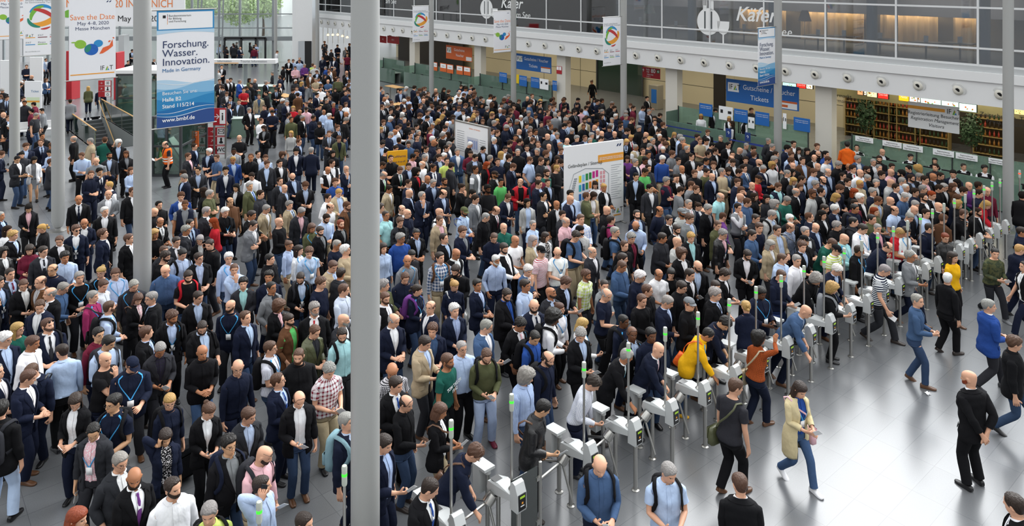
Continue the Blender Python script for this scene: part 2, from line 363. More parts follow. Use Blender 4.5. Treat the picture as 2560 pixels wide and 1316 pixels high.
def hand(g, prev, fr, pose='relax', m=0):
    Wr, d2, e1, e2, phi, fd, nn, sgn, s = fr; d = unit(fd); n = unit(nn - d * np.dot(nn, d)); w = np.cross(n, d)   # w x n = d
    de = unit(d + d2)
    t2 = unit(w - d2 * np.dot(w, d2)); a_t = math.atan2(np.dot(t2, e2), np.dot(t2, e1)); orient = 1 if np.dot(np.cross(e1, e2), d2) > 0 else -1
    al = (phi - a_t) * orient; k = int(np.argmin(np.abs(np.angle(np.exp(1j * (al - math.radians(150)))))))
    step = s * orient; order = [(k - step * j) % 12 for j in range(12)]     # ring index for slots T0..T4, s4, B4..B0, s0
    r = [prev[i] for i in order]; far = [[9 * sgn, 0, 9.]]
    def slot(c, hw, hn, w_=w, n_=n):
        xs = [-1, -.5, 0, .5, 1, 1.12, 1, .5, 0, -.5, -1, -1.12]; ys = [.8, 1, 1.05, 1, .8, 0, -.8, -1, -1, -1, -.8, 0]
        return g.add([c + w_ * hw * x + n_ * hn * y for x, y in zip(xs, ys)], far * 12)
    rings = [r]
    for f, hw, hn in ((.0, .029, .02), (.03, .036, .017), (.062, .041, .0155), (.093, .041, .0135)):
        q = slot(Wr + d * (f + .012), hw, hn); rings.append(q)
    T = 0 if sgn > 0 else 0
    # thumb side: +w for the right hand, -w for the left
    tq = (5, 6) if sgn > 0 else (10, 11)
    for a in range(4):
        A, B = rings[a], rings[a + 1]
        for i in range(12):
            if a == 2 and i == tq[0]: th = (A[i], A[(i + 1) % 12], B[(i + 1) % 12], B[i]); continue
            g.f.append((A[i], A[(i + 1) % 12], B[(i + 1) % 12], B[i])); g.m.append(m)
    E = rings[4]; curl0 = {'relax': .30, 'grip': .75, 'flat': .08, 'fist': 1.05}[pose]
    lens = [.066, .076, .071, .055] if sgn < 0 else [.055, .071, .076, .066]
    for i in range(4):
        b = [E[i], E[i + 1]] + ([E[5]] if i == 3 else []) + [E[9 - i], E[10 - i]] + ([E[11]] if i == 0 else [])
        V = np.concatenate(g.v); pr = b; c0 = V[b, :3].mean(0); cur = c0; an = 0.0; nb = len(b); L = lens[i]
        for sg, fr_ in enumerate((.12, .33, .28, .2, .07)):
            an += curl0 * (.25 if sg == 0 else .8) * (1 + .12 * (i - 1.5) * sgn); dd = d * math.cos(an) - n * math.sin(an); nd = n * math.cos(an) + d * math.sin(an)
            cur = cur + dd * L * fr_; rr = [.0105, .0105, .0098, .0088, .0058][sg]
            if nb == 4: off = [(-1, 1), (1, 1), (1, -1), (-1, -1)]
            elif i == 3: off = [(-1, 1), (1, 1), (1.25, 0), (1, -1), (-1, -1)]
            else: off = [(-1, 1), (1, 1), (1, -1), (-1, -1), (-1.25, 0)]
            q = g.add([cur + w * rr * x * .92 + nd * rr * y * .95 for x, y in off], far * nb)
            for j in range(nb): g.f.append((pr[j], pr[(j + 1) % nb], q[(j + 1) % nb], q[j])); g.m.append(m)
            pr = q
        g.cap(pr, m)
    V = np.concatenate(g.v); pr = list(th); cur = V[pr, :3].mean(0); sw = 1 if sgn > 0 else -1; td = unit(w * sw * .75 + d * .75 - n * (.35 if pose != 'grip' else .8))
    tn = unit(n - td * np.dot(n, td)); tw = np.cross(td, tn); V4 = V[pr, :3] - cur
    a0 = [math.atan2(np.dot(x, tn), np.dot(x, tw)) for x in V4]
    for sg, (st, rr) in enumerate(((.022, .0125), (.02, .0115), (.016, .0108), (.007, .007))):
        if sg == 2: td = unit(td + d * .6 - n * (.1 if pose != 'grip' else .35))
        cur = cur + td * st; q = g.add([cur + (tw * math.cos(x) + tn * math.sin(x)) * rr * 1.25 for x in a0], far * 4)
        for j in range(4): g.f.append((pr[j], pr[(j + 1) % 4], q[(j + 1) % 4], q[j])); g.m.append(m)
        pr = q
    g.cap(pr, m)
PATCH_Z = [1.30, 1.345, 1.39, 1.43]
def torso_loft(g, p, zs, ringf, m=0, sleeves=True, closed=True, nomid=()):
    """rings ringf(z) -> (pts_rest); leaves the two arm openings; returns rings and the opening loops"""
    R = []; prev = None; loops = [None, None]
    for z in zs:
        rest = ringf(z); R.append(g.add(p.DH(rest), rest))
    iz = [min(range(len(zs)), key=lambda i: abs(zs[i] - q)) for q in PATCH_Z]
    hole = set()
    if sleeves:
        for a in range(3):
            for c in (7, 8, 9): hole.add((iz[a], c)); hole.add((iz[a], K - 1 - c))
    n = len(R[0])
    for a in range(len(R) - 1):
        for i in range(K if closed else K):
            if (a, i) in hole: continue
            j = (i + 1) % K if closed else i + 1
            g.f.append((R[a][i], R[a][j], R[a + 1][j], R[a + 1][i])); g.m.append(m)
    if sleeves:
        for sd, cs in ((0, (7, 8, 9, 10)), (1, (K - 10, K - 9, K - 8, K - 7))):
            a = [R[iz[0]][c % n] for c in cs] + [R[iz[1]][cs[3] % n], R[iz[2]][cs[3] % n]] + [R[iz[3]][c % n] for c in cs[::-1]] + [R[iz[2]][cs[0] % n], R[iz[1]][cs[0] % n]]
            loops[sd] = a
    return R, loops
ARM_R = ([0, .1, .3, .62, .9, 1.0, 1.1, 1.4, 1.75, 2], [.064, .058, .053, .047, .041, .04, .041, .04, .032, .028])
def wr(v, seed, amp):
    """soft cloth folds"""
    r = np.random.RandomState(seed); o = 0
    for k in range(5):
        d = r.normal(size=3) * np.array([14, 14, 9 + 5 * k]); o = o + np.sin(v[:, 3:6] @ d + r.uniform(0, 6) + 2 * np.sin(v[:, :3] @ (d[::-1] * .5))) * amp / (1 + .3 * k)
    return o
def legs_build(g, p, R0, rad, zt, m=0, tmax=1.0, flare=0.0, clothed=True):
    """split the lowest ring into two legs"""
    V = np.concatenate(g.v); f, b = V[R0[0], :3], V[R0[16], :3]; cz = -.035
    cr = g.add([b * (1 - t) + f * t + np.array([0, 0, cz * math.sin(math.pi * t) * 1.4]) for t in (.25, .5, .75)])
    ends = []
    for sd, (sgn, hip, knee, ank, tw, pit) in enumerate(p.feet):
        loop = [R0[i] for i in range(17)] + cr if sgn > 0 else [R0[(K - i) % K] for i in range(17)] + cr
        prev = loop; d1 = unit(knee - hip); d2 = unit(ank - knee)
        sts = [(0, .26), (0, .55), (0, .85), (0, 1.0), (1, .18), (1, .5), (1, .8), (1, 1.0)]
        for q, (seg, t) in enumerate(sts):
            tt = (t * .5 if seg == 0 else .5 + t * .5)
            if tt > tmax + 1e-6: break
            c = hip + (knee - hip) * t if seg == 0 else knee + (ank - knee) * t
            if q == 0: c = c + np.array([0, -.008, 0])
            d = unit(d1 + d2) if q == 3 else (d1 if seg == 0 else d2)
            ox = unit(np.array([sgn, 0, 0]) - d * d[0] * sgn); oy = np.cross(d, ox) * sgn
            if oy[1] < 0: oy = -oy
            r = np.interp(tt, rad[0], rad[1]); an = [(i - 8) * math.radians(18) for i in range(20)]
            pts = [c + r * (ox * math.cos(x) - oy * math.sin(x)) for x in an]
            if q == 0: pts = [P_ * np.array([1, 1, 1]) + np.array([0, 0, .012 * math.cos(x)]) for P_, x in zip(pts, an)]
            ring = g.add(pts, [[x_[0], x_[1], c[2]] for x_ in pts]); g.strip(prev, ring, m) if sgn > 0 else g.strip(ring, prev, m); prev = ring
        ends.append(prev)
    return ends
def face_post(p):
    RM = p.MH[:3, :3]
    def post(v, f, m):
        v = v.copy(); x, y, z = v[:, 3], v[:, 4], v[:, 5]; hd = (z > 1.54) & (z < 1.77) & (np.abs(x) < .2); d = np.zeros((len(v), 3)); fr = (y > .03) & hd
        ax = np.abs(x)
        nose = sst(.022, .004, ax) * np.interp(z, [1.606, 1.615, 1.625, 1.65, 1.672], [0, .02, .024, .013, 0]) * fr
        d[:, 1] += nose
        d[:, 1] -= .011 * np.exp(-((ax - .032) / .016) ** 2 - ((z - 1.652) / .012) ** 2) * fr
        d[:, 1] += .005 * np.exp(-((z - 1.676) / .008) ** 2) * sst(.06, .03, ax) * fr
        d[:, 1] += .005 * np.exp(-((z - 1.583) / .007) ** 2 - (x / .022) ** 2) * fr - .004 * np.exp(-((z - 1.572) / .006) ** 2 - (x / .03) ** 2) * fr
        d[:, 1] += .006 * np.exp(-((z - 1.556) / .01) ** 2 - (x / .02) ** 2) * fr
        ear = np.exp(-((y + .012 - (z - 1.64) * .15) / .016) ** 2) * sst(1.606, 1.618, z) * sst(1.682, 1.668, z) * hd
        d[:, 0] += np.sign(x) * .02 * ear * (ax > .05); d[:, 1] -= .008 * ear * (ax > .05)
        v[:, :3] += d @ RM.T
        c = v[f].mean(1); cx, cy_, cz = np.abs(c[:, 3]), c[:, 4], c[:, 5]; F_ = (cy_ > .05) & (np.abs(c[:, 3]) < .1)
        m = m.copy()
        eye = F_ & (cx > .019) & (cx < .046) & (np.abs(cz - 1.651) < .0062); m[eye] = 1
        m[eye & (np.abs(cx - .032) < .0068)] = 2
        m[F_ & (cx > .014) & (cx < .05) & (cz > 1.666) & (cz < 1.6745)] = 2
        m[F_ & (cx < .024) & (cz > 1.577) & (cz < 1.588)] = 3
        return v, m
    return post
def build_body(p, hands='relax', lod=1):
    g = Geo(); zs = [r[0] for r in BT[p.bt]]
    R, loops = torso_loft(g, p, zs, lambda z: torso(p.bt, z, TH, -.008 if z < 1.47 else 0))
    prev = R[-1]
    for z in list(HEADP[:, 0]):
        rest = headpt(z, HT); ring = g.add(p.DH(rest), rest); g.strip(prev, ring); prev = ring
    g.cap(prev)
    for sd in (0, 1):
        hp = hands if isinstance(hands, str) else hands[sd]
        e, fr = arm_rings(g, p, sd, loops[sd], (ARM_R[0], np.array(ARM_R[1]) * (.86 if p.bt == 'f' else 1.08 if p.bt == 'h' else 1.0) - np.array([.016, .014, .008] + [0] * 7)), 1.96); hand(g, e, fr, hp)
    sh = (.9 if p.bt == 'f' else 1.0)
    for e in legs_build(g, p, R[0], ([0, .13, .28, .45, .55, .7, .9, 1], np.array([.085, .08, .074, .056, .055, .054, .04, .038]) * sh), .76): g.cap(e)
    return g
def fold(g, ring, p, f, depth=.014, m=0, closed=True):
    """turn an edge inwards so the cloth has thickness; f gives the inner rest points"""
    q = g.add(p.DH(f), f); g.strip(ring, q, m, closed); return q
def build_top(p, kind, t_sl=1.96, z0=.80, off=.016, sl=1.18, neck=1.5, seed=1, amp=.004):
    """closed garment: shirt, t-shirt, sweater or zipped coat"""
    g = Geo(); zs = [z0] + [z for z in (.86, .93, 1.0, 1.08, 1.16, 1.24, 1.30, 1.345, 1.39, 1.43, 1.455, 1.475, 1.492, 1.508) if z > z0 + .03 and z <= neck]
    def rf(z):
        o = off + (.012 if z < .95 else 0) + (.006 if 1.0 < z < 1.2 else 0)
        return torso(p.bt, z, TH, o if z < 1.48 else off * .6 + .004)
    R, loops = torso_loft(g, p, zs, rf, sleeves=t_sl > 0)
    inner = torso(p.bt, z0 + .012, TH, .003); g.strip(g.add(p.DH(inner), inner), R[0])
    if t_sl > 0:
        for sd in (0, 1):
            rr = (ARM_R[0], np.array(ARM_R[1]) * sl * (.88 if p.bt == 'f' else 1.08 if p.bt == 'h' else 1.0) + (.006 if t_sl > 1.5 else .01))
            e, fr = arm_rings(g, p, sd, loops[sd], rr, t_sl)
    if kind in ('collar', 'stand'):
        ra, rb = ([], [])
        zq = [z for z in zs if z <= 1.475]; ra = np.array([torso(p.bt, z, np.array([-.085]), off + (.016 if z < .95 else .008))[0] for z in zq]); rb = np.array([torso(p.bt, z, np.array([.085]), off + (.016 if z < .95 else .008))[0] for z in zq])
        g.strip(g.add(p.DH(rb), rb), g.add(p.DH(ra), ra), 0, False)
    if kind == 'collar':
        for (zz, o, zz2, o2) in ((1.488, .010, 1.520, .006), (1.520, .006, 1.497, .022)):
            a = []; b = []
            th = np.array([math.radians(13) + (2 * math.pi - math.radians(26)) * i / 28 for i in range(29)])
            za = zz + 0 * th; fr_ = np.cos(th)
            za2 = zz2 - .018 * np.maximum(0, fr_) ** 2 * (1 if zz2 < 1.52 else .4)
            ra, rb = torso(p.bt, za - (.01 * np.maximum(0, fr_) ** 2 * (1 if zz > 1.5 else 0)), th, o), torso(p.bt, za2, th, o2)
            ia, ib = g.add(p.DH(ra), ra), g.add(p.DH(rb), rb); g.strip(ia, ib, 0, False)
    elif kind == 'stand':
        a = torso(p.bt, 1.492 + 0 * TH, TH, .016); b = torso(p.bt, 1.535 + .006 * np.cos(TH + math.pi), TH, .02); c = torso(p.bt, 1.53 + 0 * TH, TH, .01)
        ia, ib, ic = (g.add(p.DH(x), x) for x in (a, b, c)); g.strip(ia, ib); g.strip(ib, ic)
    elif kind == 'hood':
        for (z1_, o1, z2_, o2) in ((1.49, .02, 1.535, .04), (1.535, .04, 1.50, .065), (1.50, .065, 1.45, .045)):
            th = np.array([math.radians(70) + math.radians(220) * i / 18 for i in range(19)]); tap = np.sin(np.linspace(0, math.pi, 19)) ** .6
            a = torso(p.bt, z1_ + 0 * th, th, .012 + (o1 - .012) * tap); b = torso(p.bt, z2_ + 0 * th, th, .012 + (o2 - .012) * tap)
            g.strip(g.add(p.DH(a), a), g.add(p.DH(b), b), 0, False)
    return g
def build_jacket(p, z0=.74, zb=1.06, off=.03, t_sl=1.75, lapel=True, open_=False, vest=False, seed=2):
    """front-opening jacket: V neck to the button (or hanging open), lapels, collar"""
    g = Geo(); zs = [z0] + [z for z in (.86, .93, 1.0, 1.06, 1.12, 1.18, 1.24, 1.30, 1.345, 1.39, 1.43, 1.455, 1.475, 1.492) if z > z0 + .03]
    def tho(z):
        up = np.interp(z, [zb, 1.2, 1.35, 1.455, 1.492], [.015, .17, .30, .42, .60]); dn = np.interp(z, [z0, zb], [.20, .015])
        if open_: return np.interp(z, [z0, 1.0, 1.3, 1.455, 1.492], [.42, .40, .38, .44, .60])
        return up if z > zb else dn
    def ths(z):
        to = tho(z); b = np.arange(K + 1) * 2 * math.pi / K; i = np.arange(K + 1); w = np.maximum(0, 1 - i / 6.) - np.maximum(0, 1 - (K - i) / 6.); return b + to * w
    def rf(z): return torso(p.bt, z, ths(z), off + (.016 * sst(1.0, z0, z)) + (.004 if open_ else 0) - (.008 * sst(1.43, 1.492, z)))
    R, loops = torso_loft(g, p, zs, rf, closed=False, sleeves=not vest)
    if vest:
        pass
    else:
        for sd in (0, 1):
            rr = (ARM_R[0], np.array(ARM_R[1]) * 1.22 * (.88 if p.bt == 'f' else 1.08 if p.bt == 'h' else 1.0) + .010)
            e, fr = arm_rings(g, p, sd, loops[sd], rr, t_sl)
    # turned-in hem and front edges
    h = torso(p.bt, z0 + .01, ths(z0), .008); g.strip(g.add(p.DH(h), h), R[0], 0, False)
    for idx in (0, K):
        edge = [r[idx] for r in R]; rest = np.concatenate([torso(p.bt, z, np.array([ths(z)[idx]]), off - .016) for z in zs]); q = g.add(p.DH(rest), rest)
        g.strip(edge, q, 0, False) if idx == 0 else g.strip(q, edge, 0, False)
    if lapel:
        zl = [zb + .01, zb + .08, 1.22, 1.29, 1.345, 1.40, 1.44, 1.47]
        zl = [z for z in zl if z >= zb + .005]; wl = [.0, .16, .27, .40, .50, .52, .36, .24]
        for s in (1, -1):
            a = []; b = []
            for z, w_ in zip(zl, wl):
                to = tho(z); a.append(torso(p.bt, z, np.array([s * (to - .01)]), off + .009)[0]); b.append(torso(p.bt, z, np.array([s * (to + w_)]), off + .010)[0])
            a, b = np.array(a), np.array(b); ia, ib = g.add(p.DH(a), a), g.add(p.DH(b), b)
            c = np.array([torso(p.bt, z, np.array([s * (tho(z) + w_ * .98)]), off - .002)[0] for z, w_ in zip(zl, wl)]); ic = g.add(p.DH(c), c)
            for u_, v_ in ((ia, ib), (ib, ic)): g.strip(u_, v_, 0, False) if s < 0 else g.strip(v_, u_, 0, False)
    if not vest and z0 > .6:
        for s in (1, -1):                                # pocket flaps
            th = s * np.radians(np.linspace(38, 68, 5)); a, b, c = (torso(p.bt, z + 0 * th, th, off + o) for z, o in ((.965, .006), (.955, .016), (.90, .020)))
            ia, ib, ic = (g.add(p.DH(x), x) for x in (a, b, c))
            for u_, v_ in ((ia, ib), (ib, ic)): g.strip(u_, v_, 0, False) if s < 0 else g.strip(v_, u_, 0, False)
    if not vest or lapel:
        th = np.array([.58 + (2 * math.pi - 1.16) * i / 24 for i in range(25)]); bk = np.maximum(0, -np.cos(th)) ** .7
        prof = [(1.482, .016), (1.505 + .024 * bk, .012), (1.510 + .022 * bk, .018), (1.470 + .012 * bk, .036)]
        pr = None
        for z, o in prof:
            rest = torso(p.bt, z, th, o); r = g.add(p.DH(rest), rest)
            if pr: g.strip(pr, r, 0, False)
            pr = r
    return g
def build_trousers(p, slim=1.0, tmax=1.0, waist=1.0, off=.012, seed=3):
    g = Geo(); zs = [.80, .86, .93, .97, .995]
    R, _ = torso_loft(g, p, zs, lambda z: torso(p.bt, z, TH, .011 if z < .9 else .004), sleeves=False)
    ends = legs_build(g, p, R[0], ([0, .13, .28, .45, .55, .7, .9, 1], np.array([.105, .1, .092, .078, .076, .074, .07, .07]) * slim), .8, tmax=tmax)
    return g
def build_skirt(p, zlow=.55, off=.014, flare=.03):
    g = Geo(); zs = [zlow, .65, .76, .86, .93, 1.0, 1.04]; A = BTA[p.bt]
    def rf(z): return torso(p.bt, max(z, .76), TH, off + flare * max(0, (.9 - z)) / .4) * np.array([1, 1, 0]) + np.array([0, 0, z])
    torso_loft(g, p, zs, rf, sleeves=False); return g
def build_shoe():
    g = Geo(); prev = None; N = 12
    for y, w, h, zb in ((-.085, .022, .05, .012), (-.075, .034, .085, .004), (-.03, .038, .095, 0), (.02, .037, .082, 0), (.07, .043, .06, 0), (.12, .047, .045, 0), (.16, .04, .036, .003), (.185, .022, .026, .008)):
        pts = []
        for i in range(N):
            a = 2 * math.pi * i / N; x = w * math.sin(a); z = zb + h * (1 - math.cos(a)) / 2
            if z < zb + h * .35: x = w * (1 if math.sin(a) > .3 else -1 if math.sin(a) < -.3 else math.sin(a) * 2); z = zb + (z - zb) * .4
            pts.append((x, y, z))
        r = g.add(pts)
        if prev: g.strip(prev, r)
        else: g.cap(r)
        prev = r
    g.cap(prev); return g
# ---- hair and headwear, in unposed head coordinates
def hair_shell(zlow, thick, front=1.70, rec=0.0, seed=0, rough=.0, back=1.58, top=True, side=1.66):
    """zlow(th) hairline; a grown shell over the skull"""
    g = Geo(); n = 40; th = np.arange(n) * 2 * math.pi / n; rs = np.random.RandomState(seed)
    line = np.interp(np.abs(np.angle(np.exp(1j * th))), np.radians([0, 25, 45, 62, 75, 92, 108, 130, 180]), [front, front, front - .008, side + .012, side - .02, side - .028, back + .03, back + .005, back])
    prev = None; rows = 9
    if rec > 0: tpz = np.interp(np.abs(np.angle(np.exp(1j * th))), np.radians([0, 60, 90, 180]), [1.62, 1.66, 1.71, 1.725]) ; 
    for k in range(rows + 1):
        t = k / rows; tz = 1.764 if rec == 0 else None
        z = line + (1.7645 - line) * (1 - (1 - t) ** 1.5) if rec == 0 else line + (np.maximum(tpz, line + .001) - line) * t
        z = np.minimum(z, 1.764); o = thick * sst(0, .22, t) * (1 if rec == 0 else sst(1.0, .75, t)) + .0015
        wav = 1 + rough * np.sin(th * 9 + k * 1.9 + rs.uniform(0, 6)) + rough * .8 * np.sin(th * 17 - k * 2.7)
        P = headpt(z, th, o * wav); 
        if rec == 0:
            up = sst(1.70, 1.764, z) * o * wav; P[:, 2] += up * 1.0
        r = g.add(P)
        if prev: g.strip(prev, r)
        prev = r
    if rec == 0: g.cap(prev)
    return g
def hair_long(length, thick=.02, seed=0, rough=.06, front=1.705):
    """falls from a parting down past the ears"""
    g = hair_shell(None, thick, front=front, side=1.66, back=1.6, seed=seed, rough=rough); n = 26
    th = np.radians(np.linspace(68, 292, n)); prev = None; rs = np.random.RandomState(seed + 5); ph = rs.uniform(0, 6, 4)
    for k, t in enumerate(np.linspace(0, 1, 8)):
        z = 1.715 - length * t; f = np.maximum(0, -np.cos(th)); w = np.interp(z, [1.2, 1.40, 1.5, 1.6, 1.7], [.085, .092, .095, .096, .088]); d = np.interp(z, [1.2, 1.40, 1.5, 1.6, 1.7], [.115, .115, .105, .118, .115])
        wob = 1 + rough * np.sin(th * 8 + ph[0] + t * 3) + rough * .7 * np.sin(th * 15 + ph[1] - t * 5)
        P = np.stack([np.sin(th) * w * wob, np.cos(th) * d * wob - .012, z + 0 * th - .02 * f * t + .012 * np.sin(th * 6 + ph[2]) * (t > .8)], 1); r = g.add(P)
        if prev: g.strip(prev, r, 0, False)
        prev = r
    return g
def hair_ball(g, c, r, seed=0):
    rs = np.random.RandomState(seed); prev = None
    for k in range(7):
        a = math.pi * (k + .5) / 7; n = 12; th = np.arange(n) * 2 * math.pi / n
        P = np.stack([c[0] + r * math.sin(a) * np.cos(th), c[1] + r * math.sin(a) * np.sin(th), c[2] + r * math.cos(a) + 0 * th], 1) + rs.normal(size=(n, 3)) * r * .05; q = g.add(P)
        if prev: g.strip(prev, q)
        else: g.cap(q)
        prev = q
    g.cap(prev); return g
def hair_curly(r, seed):
    g = Geo(); rs = np.random.RandomState(seed); n = 36; prev = None
    for k in range(13):
        t = k / 12; th = np.arange(n) * 2 * math.pi / n; line = np.interp(np.abs(np.angle(np.exp(1j * th))), np.radians([0, 35, 60, 80, 180]), [1.70, 1.69, 1.60, 1.55 - r * .6, 1.50 - r * .5])
        z = line + (1.764 - line) * (1 - (1 - t) ** 1.6); o = (r * sst(0, .15, t) + .002) * (1 + .25 * rs.uniform(-1, 1, n))
        P = headpt(np.clip(z, 1.56, 1.764), th, o); P[:, 2] = z + sst(1.66, 1.764, z) * o; q = g.add(P)
        if prev: g.strip(prev, q)
        prev = q
    g.cap(prev); return g
def beard_geo(full=True):
    g = Geo(); prev = None; th = np.radians(np.linspace(-88, 88, 23))
    if full: rows = [(1.548, .006), (1.552, .012), (1.566, .011), (1.58, .0085), (1.592, .0075), (1.604, .003)]
    else: rows = [(1.592, .006), (1.598, .011), (1.606, .009), (1.61, .004)]
    for z, o in rows:
        zz = z + (.05 * np.abs(th / 1.54) ** 2.2 if full else -.006 * np.abs(th / .3) ** 2)
        t2 = th if full else th * .2
        mouth = (.0075 * np.exp(-((t2 / .2) ** 2) - ((zz - 1.583) / .006) ** 2)) if full else 0
        P = headpt(zz, t2, o - mouth); r = g.add(P)
        if prev: g.strip(prev, r, 0, False)
        prev = r
    return g
def cap_geo(peak=True, flat=False):
    g = hair_shell(None, .012, front=1.688, side=1.70, back=1.665)
    if peak:
        prev = None
        for k, t in enumerate((0, .35, .7, 1.0)):
            th = np.radians(np.linspace(-62, 62, 13)); P = headpt(1.69 + 0 * th, th, .01); c = np.cos(th / 1.1)
            P[:, 1] += t * (.075 if not flat else .045) * c; P[:, 2] = 1.69 + .006 - t * .018 - .008 * np.abs(np.sin(th)) * t
            r = g.add(P)
            if prev: g.strip(prev, r, 0, False)
            prev = r
    return g
def glasses_mesh(dark=False):
    mb = MB(); y = .108
    for s in (1, -1):
        c = (s * .033, y, 1.65); pts = [(c[0] + .0235 * math.cos(a) * (1.0), y - .012 * abs((.0235 * math.cos(a) * s)) / .0235 * .6, c[2] + .017 * math.sin(a)) for a in np.linspace(0, 2 * math.pi, 15)]
        mb.tube(pts, .0021, 5, 0, False)
        if dark: mb.poly(pts[:-1], 1)
        mb.tube([(s * .056, y - .01, 1.654), (s * .074, y - .03, 1.655), (s * .081, -.0, 1.655)], .0019, 5, 0)
    mb.tube([(-.0095, y + .003, 1.654), (0, y + .006, 1.656), (.0095, y + .003, 1.654)], .002, 5, 0); return mb.mesh('glasses')
# ------------------------------------------------------------------ dressing and placing people
CC = dict(k='131316', n='171d30', c='2c2d32', g='7f8286', G='b6b7b6', w='ebecef', b='b3c6e4', B='28498f', d='425a7d', r='b41f2b', m='6a2034', p='e2b4bc', y='e9b01a', o='f06a22',
          t='b0a084', T='5e3f2a', O='53563b', e='58b060', E='1f5a4e', v='67387c', a='a4d6d8', l='c3d471', M='97305e', i='d3c49e', A='7d9ea8')
CN = dict(k='black', n='navy', c='charcoal', g='grey', G='light grey', w='white', b='light blue', B='bright blue', d='denim blue', r='red', m='maroon', p='pink', y='yellow', o='orange',
          t='beige', T='brown', O='olive', e='green', E='dark green', v='purple', a='aqua', l='lime', M='magenta', i='cream', A='pale teal')
HC = dict(k='15110e', d='2a1d15', m='54392a', l='b08b52', g='8a8682', w='d2d0cc', r='7d3415')
SKIN = dict(f='d8a588', d='64412d', a='cfa07c', t='b07856')
def objcol(name, **k): return mat(name, objcol=True, **k)
M_SKIN = objcol('skin', rough=.5, spec=.35, noise=.06, nscale=30)
M_EYE = mat('eye_white', hx('d9d4d0'), .3); M_DARK = mat('brow_and_iris', hx('2a1c15'), .5)
M_CLOTH = objcol('cloth', rough=.9, spec=.15, noise=.10, nscale=14, bump=.8, bscale=13, stretch=(1, 1, .6))
M_LEATHER = objcol('leather', rough=.42, noise=.12, bump=.4, bscale=22)
M_HAIR = objcol('hair', rough=.5, spec=.4, noise=.3, nscale=45, bump=.7, bscale=70, stretch=(1, 1, .25))
M_SHOE = objcol('shoe_leather', rough=.38, noise=.1)
M_FRAME = mat('spectacle_frame', hx('1a1a1c'), .3); M_LENS = mat('dark_lens', hx('0b0b0d'), .12)
M_TKD = mat('shirt_print_dark', hx('22232a'), .8); M_TWD = mat('shirt_print_light', hx('d9e2e4'), .8); M_PAPER = mat('paper', hx('f4f5f6'), .7, noise=.02); M_PHONE = mat('phone_glass', hx('15171b'), .15)
def lipmat():
    m = objcol('lips', rough=.45); t = m.node_tree; x = t.nodes.new('ShaderNodeMix'); x.data_type = 'RGBA'; x.blend_type = 'MULTIPLY'; x.inputs[0].default_value = 1
    o = t.nodes.new('ShaderNodeObjectInfo'); t.links.new(o.outputs['Color'], x.inputs[6]); x.inputs[7].default_value = (.80, .50, .48, 1)
    t.links.new(x.outputs[2], t.nodes['Principled BSDF'].inputs['Base Color']); return m
M_LIP = lipmat(); BODYM = [M_SKIN, M_EYE, M_DARK, M_LIP]
def pattern(name, kind, other, a=60.0, b=60.0, wid=.5):
    """stripes or checks of a second colour over the object's own"""
    m = objcol(name, rough=.9, spec=.15, bump=.4, bscale=16); t = m.node_tree; L = t.links.new
    tc_ = t.nodes.new('ShaderNodeTexCoord'); wv = t.nodes.new('ShaderNodeAttribute'); wv.attribute_name = 'weave'; sp = t.nodes.new('ShaderNodeSeparateXYZ'); L(wv.outputs['Vector'], sp.inputs[0])
    def math_(op, x, y=None):
        n = t.nodes.new('ShaderNodeMath'); n.operation = op
        for i, q in enumerate((x, y)):
            if q is None: continue
            if isinstance(q, (int, float)): n.inputs[i].default_value = q
            else: L(q, n.inputs[i])
        return n.outputs[0]
    X = math_('ADD', sp.outputs['X'], 10.0); Z = sp.outputs['Z']
    st = lambda q, f, w_: math_('LESS_THAN', math_('FRACT', math_('MULTIPLY', q, f)), w_)
    if kind == 'v': f = st(X, a, wid)
    elif kind == 'h': f = st(Z, b, wid)
    elif kind == 'plaid': f = math_('MULTIPLY', math_('ADD', st(X, a, wid), st(Z, b, wid)), .5)
    elif kind == 'check': f = math_('MAXIMUM', st(X, a, wid), st(Z, b, wid))
    else:
        n = t.nodes.new('ShaderNodeTexNoise'); n.inputs['Scale'].default_value = a; n.inputs['Detail'].default_value = 1.5; L(tc_.outputs['Object'], n.inputs['Vector']); f = math_('GREATER_THAN', n.outputs['Fac'], wid)
    x = t.nodes.new('ShaderNodeMix'); x.data_type = 'RGBA'; L(f, x.inputs[0]); o = t.nodes.new('ShaderNodeObjectInfo'); L(o.outputs['Color'], x.inputs[6]); x.inputs[7].default_value = (*hx(other), 1)
    L(x.outputs[2], t.nodes['Principled BSDF'].inputs['Base Color']); return m
PAT = dict(plaid=('plaid', 'e9e9ee', 14, 14, .42, 'plaid'), rplaid=('plaid', '7c2033', 15, 15, .4, 'red plaid'), dplaid=('plaid', '2a2438', 22, 22, .5, 'dark plaid'), check=('check', '22242b', 45, 45, .38, 'checked'),
           fine=('check', 'dfe6f2', 90, 90, .35, 'finely checked'), sv=('v', '5d6fa6', 80, 80, .3, 'pinstriped'), sh=('h', '1b2138', 26, 26, .55, 'hooped'), shr=('h', 'b54a55', 38, 38, .45, 'red hooped'),
           shg=('h', 'e7e7ea', 40, 22, .4, 'hooped'), floral=('n', 'e6e0dc', 38, 0, .53, 'flower-patterned'), camo=('n', '3c4433', 16, 0, .5, 'camouflage'), print=('n', 'ece9ea', 60, 0, .56, 'patterned'), mesh=('check', 'c8622c', 60, 60, .3, 'orange-dotted'))
def patmat(k):
    return MATS.get('cloth_' + k) or pattern('cloth_' + k, *PAT[k][:5])
MESH = {}
def cached(key, fn):
    if key not in MESH: MESH[key] = fn()
    return MESH[key]
_POSE = {}
def pose(*key):
    if key not in _POSE: _POSE[key] = Pose(key)
    return _POSE[key]
